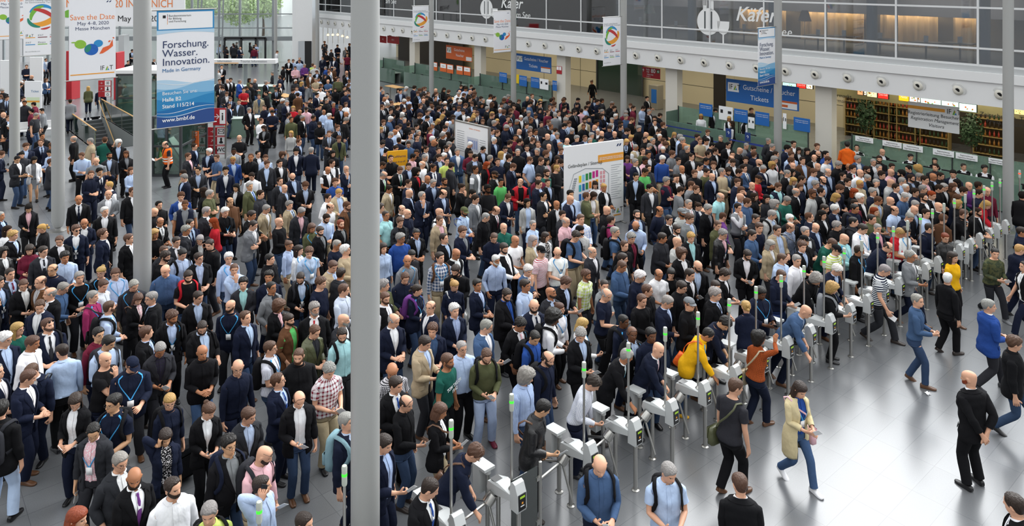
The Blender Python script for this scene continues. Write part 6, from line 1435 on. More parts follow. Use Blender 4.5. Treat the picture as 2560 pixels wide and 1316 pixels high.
# folded service leaf at the far end of the row
p = gp(2425, 600, 1.0); r = empty('service_gate', (p.x, p.y, 0), RZF, 'closed grey service leaf among the far turnstiles', 'gate'); a = MB(); a.prism([(-.1, 0, .55), (.1, -.75, .55), (.1, -.75, 1.0), (-.1, 0, 1.08)], (.10, .03, 0)); a.build('leaf', M_TGREY, r); a = MB(); a.lathe([(.06, 0), (.06, .02), (.03, .04), (.03, .9)], (0, -.35, 0), 12); a.build('post', M_STEEL, r, True)
# ------------------------------------------------------------------ the far side of the hall
M_MET = mat('facade_steel', hx('8b9194'), .45, metal=.4); M_PANE = glass('facade_glass', (.95, .98, .97), .04)
def xat(u, Y): return (u - U0) / F * Y
YG = 72.0
w = MB(); w.box(xat(748, 66), xat(788, 66), 65, 66.5, 0, 14); w.box(xat(734, 66), xat(748, 66), 65.6, 66.2, 0, 14); struct(w.build('wall_end', M_WHITE))
d = MB(); d.box(xat(750, 64.9), xat(778, 64.9), 64.9, 65.0, 0, 2.6); struct(d.build('door_3', M_BLACK)); d2 = MB(); d2.box(xat(746, 64.9), xat(762, 64.9), 64.86, 64.9, 0, 2.6); struct(d2.build('door_4', mat('pale_door', hx('b9bec2'), .4)))
f = MB(); X0, X1 = -46.0, xat(740, YG)
for u in (10, 60, 120, 175, 240, 300, 345, 420, 480, 548, 600, 645, 683, 738): x = xat(u, YG); f.box(x - .09, x + .09, YG - .1, YG + .1, 0, 14)
for v in (-40, 35, 70): z = zat(v, YG); f.box(X0, X1, YG - .08, YG + .08, z - .05, z + .05)
z = zat(98, YG); f.box(X0, X1, YG - .35, YG + .12, z - .12, z + .28)
fw = struct(f.build('window_far', M_MET)); g = MB(); g.box(X0, X1, YG - .01, YG + .01, 0, 14); g.build('pane', M_PANE, fw)
dk = MB()
for u in (562, 604, 640, 664): x = xat(u, YG - .4); dk.box(x - .09, x + .09, YG - .5, YG - .4, 0, 2.3)
dk.box(xat(562, YG - .4), xat(664, YG - .4), YG - .5, YG - .4, 2.2, 2.4); struct(dk.build('door_5', M_BLACK))
for u0 in (497, 551):                                # slender inclined trusses that hold the glazing
    a = MB()
    for k in (0, 9): a.tube([(xat(u0 + k - 6, 68), 68, 0), (xat(u0 + k, 68), 68, zat(-60, 68))], .07, 8)
    for j in range(6): z = 1.2 + j * 1.6; q = u0 - 6 + 6 * z / 9; a.tube([(xat(q, 68), 68, z), (xat(q + 9, 68), 68, z + .1)], .03, 6)
    struct(a.build('trim_truss', M_MET))
struct(column(xat(689, 66), 66, .14))
# outside
g = MB(); g.add([(-120, 73, -.02), (60, 73, -.02), (60, 260, -.02), (-120, 260, -.02)], [(0, 1, 2, 3)]); struct(g.build('ground_plaza', mat('pale_paving', hx('d8d9d6'), .8)))
M_TREE = mat('spring_leaf', hx('b4cc8c'), .7, noise=.35, nscale=1.5); M_BARK = mat('bark', None)
for i, (u, Y, zc, R, lb) in enumerate(((515, 98, 4.9, (3.6, 3, 2.2), 'pale green tree outside behind the blue wave banner'), (600, 92, 4.6, (2.6, 2.4, 2.6), 'pale green tree outside right of the blue wave banner'), (658, 101, 4.8, (2.6, 3, 2.4), 'pale green tree outside by the glass doors'), (450, 112, 5.4, (4, 4, 2.4), 'pale green tree farther off behind the white event board'), (975, 98, 4.6, (3.4, 2, 2.6), 'dense tree seen through the upper windows by the thickest column'), (1110, 88, 4.8, (3.0, 2, 2.6), 'dense tree seen through the upper windows over the orange notices'), (1225, 82, 5.0, (3.0, 2.4, 2.6), 'dense tree seen through the upper windows behind the date banner'))):
    r = empty('tree', (xat(u, Y), Y, 0), 0, lb, 'tree', 'trees outside the hall'); a = MB(); a.tube([(0, 0, 0), (.05, 0, 1.5), (-.1, .1, zc * .9)], [.2, .15, .06], 8); a.build('trunk', M_BARK, r, True); leaf_cloud(random.Random(i), (0, 0, zc), R, 1900, .24).build('foliage', M_TREE if i < 4 else mat('summer_leaf', hx('5f8a45'), .7, noise=.4, nscale=1.2), r)
for i, (x0, x1, Y, h_, c, lb) in enumerate(((-75, -46, 150, 9, 'e6e7e6', 'long white building across the plaza'), (-44, -30, 170, 7, 'cfd6d2', 'low pale building behind the trees outside'), (-27, -8, 165, 5, 'd9dad8', 'flat white building past the glass doors'))):
    r = empty('building', ((x0 + x1) / 2, Y, 0), 0, lb, 'building', 'buildings outside'); L_ = x1 - x0; a = MB(); a.box(-L_ / 2, L_ / 2, 0, 10, 0, h_); a.build('walls', mat('facade_' + c, hx(c), .7), r); a = MB(); a.box(-L_ / 2 + .5, L_ / 2 - .5, -.1, 0, 1.0, h_ * .8); a.build('glazing', mat('far_glazing', hx('9fb7b4'), .2), r); a = MB(); a.box(-L_ / 2 - .4, L_ / 2 + .4, -.6, 10.4, h_, h_ + .4); a.build('roof', M_WHITE, r)
for i, (u, c) in enumerate(((808, 'd03a3a'), (820, 'f0f0f0'), (832, '2f4fb0'), (846, 'd84a4a'), (860, '3a5ab5'))):
    Y = 92; z = zat(40, Y); r = empty('flag', (xat(u, Y), Y, 0), 0, ['red flag outside, first by the grey corner post', 'white flag outside between red and blue ones', 'blue flag outside in the middle of the row', 'second red flag outside left of the last blue one', 'last blue flag outside by the thickest column'][i], 'flag', 'flags outside'); a = MB(); a.lathe([(.06, 0), (.05, 9.5)], n=8); a.build('pole', M_STEEL, r, True); a = MB(); P = [(.05 + .11 * k, .08 * math.sin(k * 1.3), 0) for k in range(8)]
    for k in range(7): (xa, ya, _), (xb, yb, _) = P[k], P[k + 1]; a.add([(xa, ya, 3.2), (xb, yb, 3.15), (xb, yb, 8.6), (xa, ya, 8.6)], [(0, 1, 2, 3)])
    a.build('cloth', mat('flag_' + c, hx(c), .7), r, True)
# white event hoarding with orange lettering
Y = 60.0; r = empty('event_hoarding', (xat(160, Y), Y, zat(66, Y)), 0, 'wide white hoarding with orange 20 IN MUNICH lettering', 'sign'); W_ = xat(462, Y) - xat(160, Y); a = MB(); a.bbox(0, W_, 0, .12, 0, 5.2, .02); a.build('board', M_WHITEP, r)
for x in (.5, W_ * .33, W_ * .66, W_ - .5): a = MB(); a.box(x - .05, x + .05, .02, .1, -r.location.z, 0); a.build('leg', M_MET, r)
text('MAY 4–8, 2020 IN MUNICH', .86, r, (W_ * .46, -.02, zat(10, Y) - r.location.z), M_TO, sx=.84); text('May 4–8, 2020', .66, r, (xat(355, Y) - r.location.x, -.02, zat(47, Y) - r.location.z), M_TK); a = MB(); disc(a, xat(172, Y) - r.location.x, zat(34, Y) - r.location.z, .45, .3, .3, 0, -.03); a.build('emblem', M_SGREEN, r)
def panel(name, u0, u1, vt, vb, Y, m, label, cat, th=.12, group=None, ground=True):
    z0 = 0 if ground else zat(vb, Y); r = empty(name, (xat(u0, Y), Y, 0), 0, label, cat, group); a = MB(); a.bbox(0, xat(u1, Y) - xat(u0, Y), 0, th, z0, zat(vt, Y), .01); a.build('panel', m, r); a = MB(); a.box(-.05, xat(u1, Y) - xat(u0, Y) + .05, -.12, .25, 0, .03); a.build('foot', M_MET, r); return r
panel('partition_panel', 0, 29, 151, 232, 48, M_WHITE, 'white partition panel at the far left behind visitors', 'panel'); panel('partition_panel', 74, 106, 143, 200, 52, M_WHITE, 'white partition panel between the first two columns', 'panel'); r = panel('red_wall_panel', 165, 179, 128, 190, 50, M_SRED, 'red wall panel left of the Save the Date banner', 'panel', 1.0); r = panel('red_wall_panel', 284, 292, 132, 185, 50, M_SRED, 'narrow red wall panel right of the Save the Date banner', 'panel', 1.0)
r = panel('white_cabinet', 296, 310, 88, 165, 58, M_SILL, 'pale cabinet with an event notice right of the white hoarding', 'cabinet', .8); r = panel('notice_stand', 61, 103, 203, 246, 44.5, M_WHITEP, 'white ticket notice stand with green table left of the stairs', 'notice', .06)
a = MB(); a.box(.12, .9, -.006, -.001, .5, 1.1, 0); a.box(.12, .9, -.007, -.002, .8, .9, 1); a.build('table_print', [mat('pale_green', hx('dcebc9'), .6), M_AMBER], r); text('Ticket', .18, r, (.62, -.006, 1.45), M_TB)
def sign_tower(u0, u1, vt, vb, Y, rows, label):
    z1, z0 = zat(vt, Y), zat(vb, Y); W_ = xat(u1, Y) - xat(u0, Y); r = empty('pictogram_tower', (xat(u0, Y), Y, 0), 0, label, 'sign', 'red pictogram towers'); n = len(rows); hh = (z1 - z0) / n
    a = MB(); a.box(0, .06, 0, .1, 0, z1); a.box(W_ - .06, W_, 0, .1, 0, z1); a.build('post', M_STEEL, r)
    for i, k in enumerate(rows):
        z = z1 - (i + 1) * hh; a = MB(); a.bbox(0, W_, -.02, .02, z + .01, z + hh - .01, .004); a.build('plate', M_SRED, r); a = MB(); a.box(W_ * .52, W_ * .96, -.026, -.02, z + hh * .1, z + hh * .9); a.build('pictogram_field', M_TW, r); text(k, hh * .62, r, (W_ * .74, -.03, z + hh * .5), M_TK, bold=.02)
        if i in (0, 1): text('↗' if i else '→', hh * .5, r, (W_ * .25, -.03, z + hh * .5), M_TW)
    return r
sign_tower(533, 565, 270, 314, 34.2, ['i'], 'red information tower with a black i on white'); sign_tower(520, 565, 318, 386, 34.4, ['✉', '♟', 'WC'], 'red tower with restroom pictograms below the i sign'); sign_tower(246, 278, 201, 243, 46, ['▣', '♟', '⌂'], 'red pictogram tower behind the stair handrail')
# info desk
YI = 50.0; r = empty('information_desk', (xat(534, YI), YI, 0), 0, 'long information desk with white Tourist Information canopy and green glass front', 'desk'); W_ = xat(692, YI) - xat(534, YI)
a = MB(); a.bbox(0, W_, -.3, .3, 2.45, 2.74, .02); a.build('canopy', M_WHITE, r); text('Tourist Information', .22, r, (W_ * .66, -.31, 2.62), M_TG); text('Information', .2, r, (W_ * .2, -.31, 2.64), M_TG); a = MB(); a.box(.1, W_ * .42, -.32, -.305, 2.49, 2.53); a.build('amber_line', M_AMBER, r)
for x in (.1, W_ * .5, W_ - .1): a = MB(); a.box(x - .1, x + .1, 0, .2, 0, 2.45); a.build('post', M_MET, r)
a = MB(); a.box(0, W_, -.6, -.56, 0, 1.0); a.build('front_panel', M_GREEN, r); a = MB(); a.box(.02, W_ - .02, -.54, -.5, 0, .98); a.build('backing', mat('green_backing', None), r); a = MB(); a.bbox(-.05, W_ + .05, -.75, .1, 1.0, 1.05, .01); a.build('desk_top', mat('pale_counter', hx('d3e0d8'), .35), r)
YI = 38.5; r = empty('information_desk', (xat(560, YI), YI, 0), .15, 'green glass desk with leaflets in front of the information canopy', 'desk'); W_ = 2.1; a = MB(); a.box(0, W_, 0, .04, 0, .95); a.build('front_panel', M_GREEN, r); a = MB(); a.bbox(-.03, W_ + .03, -.05, .75, .95, .99, .01); a.build('desk_top', mat('pale_counter', None), r); a = MB(); a.box(.02, W_ - .02, .05, .09, 0, .94); a.build('backing', mat('green_backing', None), r)
# glass lift shaft and escalator box
def glassbox(name, u0, u1, Y, dep, h_, label, roof=True):
    r = empty(name, (xat(u0, Y), Y, 0), 0, label, 'glass shaft'); W_ = xat(u1, Y) - xat(u0, Y)
    for x in (0, W_ * .5, W_):
        for y in (0, dep): a = MB(); a.box(x - .05, x + .05, y - .05, y + .05, 0, h_); a.build('frame_post', M_DKSTEEL, r)
    for z in (.05, h_ * .5, h_ - .06): a = MB(); a.box(0, W_, -.04, .04, z - .04, z + .04); a.box(-.04, .04, 0, dep, z - .04, z + .04); a.box(W_ - .04, W_ + .04, 0, dep, z - .04, z + .04); a.build('frame_rail', M_DKSTEEL, r)
    for (x0, x1, y0, y1) in ((.05, W_ - .05, -.01, .01), (-.01, .01, .05, dep - .05), (W_ - .01, W_ + .01, .05, dep - .05)): a = MB(); a.box(x0, x1, y0, y1, .1, h_ - .1); a.build('pane', M_GREEN2, r)
    if roof: a = MB(); a.bbox(-.15, W_ + .15, -.15, dep + .15, h_, h_ + .22, .02); a.build('roof', M_WHITE, r)
    return r, W_
M_GREEN2 = glass('lift_glass', (.72, .86, .80), .08, .12, hx('6f9484'))
r, W_ = glassbox('lift_shaft', 292, 398, 42.6, 2.2, 2.75, 'green glass lift shaft with a white roof between two columns')
r, W_ = glassbox('escalator_housing', 382, 452, 31.2, 2.6, 2.5, 'glass escalator housing lit yellow behind the person in the orange safety vest', False)
a = MB(); a.prism([(.1, .5, 1.75), (W_ - .1, .5, .3), (W_ - .1, .5, .02), (.1, .5, .9)], (0, .12, 0)); a.build('balustrade', M_GREEN2, r); a = MB(); a.prism([(.1, .7, 1.3), (W_ - .1, .7, .1), (W_ - .1, .7, .02), (.1, .7, .02)], (0, 1.0, 0)); a.build('escalator_truss', mat('truss_grey', hx('b9beb4'), .5), r); a = MB(); a.tube([(.1, .56, 1.8), (W_ - .1, .56, .38)], .03, 8); a.build('handrail', M_BLACK, r)
l = bpy.data.lights.new('escalator_lamp', 'POINT'); l.energy = 45; l.color = (1, .85, .25); l.shadow_soft_size = .15; lo = link('escalator_lamp', l, None, (xat(400, 32.2), 32.2, .7))
panel('cloakroom_sign', 458, 497, 328, 368, 32.6, M_SORANGE, 'orange cloakroom sign for members beside the escalator housing', 'sign', .03, None, False); r = bpy.data.objects['cloakroom_sign']; W_ = xat(497, 32.6) - xat(458, 32.6); text('CLOAKROOM\nfor members of', .085, r, (W_ * .5, -.006, 1.46), M_TW); text('free of charge', .07, r, (W_ * .5, -.006, .97), M_TW); a = MB(); a.box(W_ * .25, W_ * .72, -.006, -.002, 1.05, 1.25); a.build('card_print', M_WHITEP, r); a = MB(); a.box(W_ * .5 - .02, W_ * .5 + .02, .01, .03, 0, .9); a.build('post', M_STEEL, r)
# stairs with wooden handrails and glass sides
sw = MB(); n = 14
for i in range(n):
    y1 = .6 - i * .32; z = -.16 * (i + 1); sw.box(-1.1, 1.1, y1 - .32, y1, z - .2, z, 0)
M = ST
sw.v = [tuple(M @ Vector(q)) for q in sw.v]; struct(sw.build('floor_stairs', mat('stair_stone', hx('5d6063'), .5)))
sh = MB(); sh.box(-1.16, -1.1, -9, .6, -3, 0); sh.box(1.1, 1.16, -9, .6, -3, 0); sh.box(-1.1, 1.1, -9.06, -9, -3, 0); sh.v = [tuple(M @ Vector(q)) for q in sh.v]; struct(sh.build('wall_stairwell', mat('stairwell_grey', hx('7b7f80'), .7)))
M_RAIL = mat('rail_wood', hx('c79b5d'), .4)
def balustrade(x, lab, slope):
    r = empty('balustrade', (0, 0, 0), 0, lab, 'balustrade', 'stair balustrades'); r.matrix_world = M; a = MB(); a.box(x - .01, x + .01, -9, .5, .05, .95); a.build('glass_panel', M_GREEN2, r)
    a = MB(); a.tube([(x, .6, 1.0), (x, -9.1, 1.0)], .032, 8); a.build('handrail', M_RAIL, r, True)
    for i in range(5): a = MB(); a.box(x - .02, x + .02, .5 - i * 2.35, .54 - i * 2.35, 0, .98); a.build('post', M_STEEL, r)
    if slope: a = MB(); a.tube([(x - .14 * (1 if x > 0 else -1), .6, .92), (x - .14 * (1 if x > 0 else -1), -4.2, -1.4)], .028, 8); a.build('stair_rail', M_RAIL, r, True)
balustrade(-1.13, 'glass balustrade with wooden handrail on the near left of the stairs', True); balustrade(1.13, 'glass balustrade with wooden handrail on the lift side of the stairs', True)
# pale sofa by the stairs
r = empty('bench', gp(88, 345), .5, 'white curved bench with visitors seated beside the stairs', 'bench')
for nm, b in (('seat', (-1.3, 1.3, -.25, .25, .38, .45)), ('backrest', (-1.3, 1.3, .22, .28, .45, .82))): a = MB(); a.bbox(*b, .02); a.build(nm, M_WHITE, r)
for x in (-1.1, 1.1): a = MB(); a.box(x - .03, x + .03, -.2, .2, 0, .38); a.build('leg', M_STEEL, r)
# pendant lamps and dark bar under the far end of the building
w = MB(); fbox(w, 36.9, 47.5, 8.0, 8.2, 0, 3.6); struct(w.build('wall_bar', mat('dark_bar', hx('2b2723'), .7)))
for i, (u, t) in enumerate(((820, .8), (832, 1.2), (844, 1.6), (856, 1.2), (868, .9))):
    s = s_of_u(u, t); r = empty('pendant_lamp', fac(s, t, 2.75), 0, ORD[i] + ' warm pendant lamp right of the grey corner post', 'lamp', 'warm pendant lamps'); a = MB(); a.lathe([(.008, .1), (.008, .88)], n=6); a.build('cord', M_BLACK, r); a = MB(); a.lathe([(.02, .1), (.10, .02), (.12, -.02), (.06, -.08)], n=12); a.build('shade', mat('amber_glow', hx('ffb866'), emit=5), r, True)
# two more things on the floor and by the counters
r = empty('ticket_machine', gp(1640, 272), RZF, 'grey ticket machine by the cream pillar', 'machine'); a = MB(); a.bbox(-.35, .35, -.3, .3, 0, 1.5, .02); a.build('case', mat('machine_grey', hx('8a8578'), .4), r); a = MB(); a.box(-.12, .28, -.31, -.3, .4, 1.25); a.build('poster', M_SBLUE, r)
p = gp(2318, 986); a = MB(); rs = random.Random(3)
for i in range(14): an = rs.uniform(0, 6.28); q = rs.uniform(.01, .05); x, y = p.x + q * math.cos(an), p.y + q * math.sin(an); a.poly([(x + .03 * math.cos(an + k), y + .03 * math.sin(an + k), .006 + .025 * rs.random()) for k in (0, 2.1, 4.2)])
tag(a.build('crumpled_paper', M_PAPER), 'crumpled white paper lying on the open floor', 'paper')
# ------------------------------------------------------------------ who stands where: head x y in the tile, facing (clock hours, 6 = towards the camera), clothes, colours, hair, details
TILES = {(0, 660): """105 110 5 T c b d N tie:m
265 240 5 J k w m G nod:25
375 188 8 J T G mr
515 65 7 Z n g kr G skin:a
605 225 4 S d - g Gt
405 420 7 J n w m nod:20
470 320 8 J k w gr
795 140 5.5 W k - g N hs:short
1000 90 6 W k - L GN hs:bun
1150 110 5 S b - m GN
940 330 4 S M - g N bt:h hs:short bag:k
1035 225 4 s G - m pat:fine
1105 430 3 S b - m NPB yaw:20
1340 240 6 Z c - g N nod:30
1375 350 4.5 J k p M p pat:print bag:T arm:two
1495 350 9 J k b g G hs:short
190 655 5 W E - L G hs:long
490 615 5.5 T n w m BPQU tie:c
80 770 5 J n b w Gh hs:full
320 785 4 S w - m h arm:down nod:5
605 875 11.5 S b - d arm:down
345 1075 4 J n w m nod:25
255 1150 7 T n w m Gt tie:y bag:k arm:ticket leg:stand nod:22
1000 730 5 S m - k G skin:a
1085 775 5 S b - k Pp skin:a
1060 960 4 t k - x h arm:chin bt:h
1325 1020 6 Z n w C N cap:n arm:two p
1600 870 5.5 J c c g Gtm pat:dplaid bt:h
1475 685 3.5 J k b m N
1725 540 5.5 J k b m BNP hs:full
1985 340 5.5 J k b d
1880 135 5.5 t k - d B bp:r
1640 75 6 S d - x
2015 650 5 J k b d GBP nod:28
2020 890 5.5 Z k w x skin:t o bt:h
2370 1045 5 S n - x G arm:down
2285 430 6.5 Z n - x NB
2425 200 6 J c a k arm:front hs:full
2460 540 4.5 J n b m hs:tuft
2335 60 5 S b - m arm:chin
10 190 4.5 J n b d N
-40 400 3 Z k - m
-20 1080 4 J n w g""",
(640, 660): """125 135 5.5 J n w k skin:t
165 240 4.5 J g c k G skin:t
235 430 4 J k p M N hs:curly
440 155 5.5 J k b d GBNPp
655 195 4 t n - m h hs:full
590 460 6 T k w g GBh tie:r
340 565 4 J T e d B u hs:bun
595 690 4.5 J O c m L nod:28
890 265 4 S b - m pat:fine
850 95 2 J c b d
770 35 4 J t b m
885 565 4 J c w x B bc:g bt:h
860 725 5 S a - d BP nod:24
160 845 3.5 s w - m GNP pat:sv bt:h
420 935 5.5 Z k m m B
240 1165 4 T n b m G tie:B
735 1080 5 s w - g Ht pat:rplaid bt:h hs:full
1385 575 5 J n w gr nod:24
1490 155 5.5 Z n - m p arm:front
1620 265 4 Z n - D N hs:tail bp:v
1730 440 8 J n w mr G
1985 470 5 J n b w pat:sv hs:full arm:front
1985 225 5.5 Z n - L hs:bun bag:G
1985 75 6 Z k - d B nod:26
2215 215 4 J n b k N
1290 330 4 V k w m GBl
1755 670 5.5 J n d m arm:front hs:full
1695 800 4 J t b d p arm:two nod:28
1925 975 4 t E - m B bt:h txt:TOM_TAILOR|19_62
2060 850 5 S b - g G
2310 635 4 J d w g Gt nod:26
2300 935 5.5 W O - m GBP arm:two t tr:b sh:m
1360 1090 5 s w - xr pat:check nod:30
1410 1215 5 T k w d tie:B
2505 320 4 J k B d B t nod:28
1265 215 4 Z O - g
1095 240 4 J c b m""",
(1280, 660): """165 75 4 J d w w arm:chin hs:full
145 220 4 S b - d QU skin:t arm:front
400 295 4.5 J c b x B bc:d QU
545 195 4 J k b m Gt o
750 120 4 s l - m B pat:plaid hs:full arm:down bt:m
925 225 4.5 S g - d arm:chin
950 320 3.5 t n - gr t arm:ticket tr:k bt:h
1110 10 4 S d - m t arm:two bt:h
1285 135 3.5 Z n - w G hs:full
1360 280 4 Z k - m G
1325 380 4.5 W k - m
1475 110 5 s w - dr nod:32 skin:t p
1580 115 5 W k - K G
1785 115 4 J k w d
1700 240 4 Z k - d G
1555 385 3.5 J n b g t arm:ticket hs:short
1860 35 5.5 J k b x GBt
2130 115 3.5 J k w d hs:full t
2040 310 3.5 T k b g tie:n hs:full
1785 420 3.5 Z k - Cf G cap:g
1125 580 4 Z n b k NP skin:d
1225 740 4.5 J k b dr N skin:d
1395 725 5 Z n - k skin:d
1440 825 3.5 T n w x lean:25 tie:p arm:reach bt:h
1150 925 3.5 T k w g N lean:30 arm:reach tie:a bt:h
1965 715 3 Z y - k N lean:30 arm:reach bag:o skin:t sh:y
2090 580 3.5 Z n - k t lean:30 arm:reach skin:a
2330 430 11.5 Z n - L hs:tail
690 700 4.5 J k b g t hs:full bt:h tr:k
710 635 3 W w - L Np hs:bob
420 550 3 S w - k P hs:bigcurl skin:d arm:two tr:k
487 450 4.5 W w - M GN hs:bun
220 430 5 T n w x GB bc:d tie:n
90 620 4.5 T k w k N tie:p skin:t nod:28
230 750 4 S B - k P skin:a nod:24
370 960 4 S n - dr BP nod:26
155 1135 4 S b - g B pat:sv nod:30 hs:curly tr:j
810 1205 3.5 S w - d t lean:20 arm:ticket pat:sv tr:n
2475 745 1.5 S k - K bag:t hs:curly arm:hail pat:mesh tr:n leg:step sh:T
2245 1235 1.3 t c - m bag:O leg:step tr:k
2353 -80 5.5 J k w d B t leg:ease
2490 300 4.5 Z n e k Np skin:d arm:two
2035 235 4 Z k - d""",
(1920, 660): """140 125 4 W n - m Ht nod:28 tr:shorts arm:two
287 -30 4 S w - g bt:h tr:T
475 150 4 Z k - g lean:30 arm:reach hs:curly
695 70 4 J n b w G lean:20 N arm:reach hs:full
600 280 3 J k k L NPt hs:curly bp:g leg:stand tr:k
320 520 3.5 J d b x lean:35 arm:reach leg:step sh:T tr:n
1170 75 3.3 s w - g pat:sh leg:walk arm:walk t tr:c bt:h
1430 -70 3.5 J g w g G leg:walk arm:ticket tr:n bt:h hs:full
1505 375 3 S d - g leg:step arm:two tr:j sh:T nod:0
1795 140 1.5 S k - w leg:step arm:down tr:k hs:buzz
2220 425 2 J B w g leg:walk arm:front tr:c bt:h hs:short
2475 800 3 Z k - m leg:walk arm:down tr:j hs:full
1985 1140 10.5 J k w x B bc:r arm:back leg:wide tr:k sh:k bt:m nod:5 yaw:25
330 1275 4.5 C i B D N leg:walk arm:two t sh:w tr:d bag:p hs:long
2265 -100 4.6 W O - k pat:camo leg:walk arm:two t tr:c sh:g nod:5
2545 30 8 V k w d leg:walk arm:walk tr:n
1855 -60 4 t y - D leg:step arm:down tr:k hs:long""",
(0, 986): """750 95 7 J k w D Gt arm:two pat:print o tr:n hs:long leg:stand sh:k
1085 150 7 s n - k GNP skin:a
960 345 7 J c p k GN skin:a pat:print arm:down o t
1210 690 5 J c w g G bt:h hs:short
1340 860 5 T k w x B bc:d skin:t tie:v
1740 945 5.5 S w - d B bt:h arm:down bc:d
1655 450 5.5 J n k D t arm:phone pat:print hs:bob o tr:k skin:a
1690 90 5 Z n - L GP hs:tail case:k arm:down
2090 180 5.5 J k w M t arm:two hs:bun
2310 535 5 J k g k GP bp:n skin:a
2490 225 5 J c b m
2080 1215 5.5 s l - g P bt:h hs:short
790 1250 4 Z T - R hs:long
10 150 1 Z k - k P tr:b""",
(640, 986): """435 70 5.5 J k w mr t arm:ticket tr:j sh:5a3a22 leg:stand bt:h o
80 600 4.5 S p - x BPt QU bc:d arm:ticket
80 910 4 S b - d arm:phone
500 1295 4 Z k - d
925 280 4 J n b g NP bp:A leg:step hs:short
1510 100 4 S k - dr t arm:ticket tr:j bt:h
1850 180 3.5 J k w M t arm:two bag:T hs:bob o tr:t
1295 510 4 J n b d t pat:sv arm:ticket o
2180 610 3.3 Z n - m G lean:35 arm:reach bag:T hs:full
1750 950 4 T k w d tie:B lean:7 nod:20""",
(1280, 986): """320 150 3.5 Z k - k t L bag:T skin:a lean:12 arm:ticket tr:k
880 735 5.5 S d - x P t bp:k arm:two bt:h tr:n nod:20
1575 805 5.5 s b - g P m bp:k arm:two p tr:k bt:h hs:short
2260 890 12 J k w m hs:short arm:front""",
(1920, 986): """2435 1095 9 J k w d N hs:tuft""",
(0, 330): """20 230 3 J n b m P
175 280 4.5 J c w k Gt skin:a
345 285 6 D g w K t leg:step skin:a sh:k bag:o hs:bob
265 150 6 J n b m GN
405 110 5.5 T n b m tie:n
425 45 6 Z k - k
490 215 8 S b - k t skin:a
520 300 3 J c w m G tr:j
215 235 6 Z c b k
520 140 5 J n b m GN
725 70 9 J k w gr
890 95 8.5 s t - g pat:plaid bt:h
810 245 6 S b - m Np pat:plaid arm:two tr:k
960 295 6 s g - x GN
1095 240 6 J c b k B skin:t
1185 115 6 J k b w arm:phone hs:curly
1255 225 5.5 J k g M arm:front hs:bob
1045 80 12 Z E - m
985 410 5 T n w k arm:photo skin:a tie:n
920 420 5 Z n - m
1075 540 8 V n w l Nl
785 675 6 T k w x Q skin:t tie:n leg:step arm:down bt:h
1080 625 6 J g w x G
1050 795 6 J k w w G arm:down bt:h
840 915 6 J n w x skin:t
765 980 6 J n w m QN hs:full
1040 1015 3.5 J n w m hs:full nod:-12 bt:h
1300 1065 4.5 J k w m
1325 600 5 J k w m
1310 390 5 S b - M bag:k
285 770 6 J k p k Np skin:a bag:T hs:bob w
85 985 5 W w - D hs:long
140 1035 4 J k b l hs:full
405 970 9 Z k - L hs:tail
590 1095 5.5 J k w m nod:28
295 1185 6 Z m - D nod:30 hs:long
40 1205 5 J k w K GL hs:curly
440 1195 5.5 T c w d G tie:c
650 1255 5.5 S b - k skin:t
10 840 4 J n b g N
1640 130 8.5 V o c dr Y t leg:stand tr:k arm:ticket ! bt:h
1885 245 4 J c p m
1945 150 4 J n b d
2075 200 7 J n b w hs:full
2155 265 8 s d - m bt:h tr:t
1970 390 6 J c b k GP skin:a
2330 195 6 J g w k G skin:d
2320 285 5.5 J B b l N
2500 255 7 J k k m
2385 65 6 W k - g hs:rec
1825 465 8 J n b g QNm bp:n
1815 420 9 C t p D hs:bob
2250 390 6 J n w k QN skin:a
2350 560 7 J k w K pat:sh hs:bob skin:a
2495 545 4 T O b g N skin:a tie:B
2505 450 6 S w - d nod:28
2025 605 9.5 Z k - D hs:long
2095 610 4 S O - g arm:cross hs:short
1805 650 6 J B w m P
1845 730 6 V n g m h bt:h arm:down QU
1590 735 5 Z k - k
1545 805 4 Z k - x G
1600 905 4.5 T k w dr skin:t tie:g
2070 795 4 J c w g G
2250 805 5 J k k w N hs:full arm:two
2300 700 5 Z T - kr GN skin:a
1905 915 5 T n b k tie:n
1865 985 3 J c w g G
2115 910 9 W r - R hs:long pat:floral
1550 1020 5.5 W k - L hs:bob
1765 1100 5 T c w d G tie:k
1990 1085 5.5 J k G g Gw
2085 1130 8 Z k - d arm:phone
1640 1195 5 J c w m
1575 1275 4 W k - d B
1850 1245 5 S b - k P nod:30
1965 1245 5.5 J k b d G
2280 1265 5 S b - w GN hs:full
2520 835 4 J k w d
2530 935 4 J g w d arm:cross""",
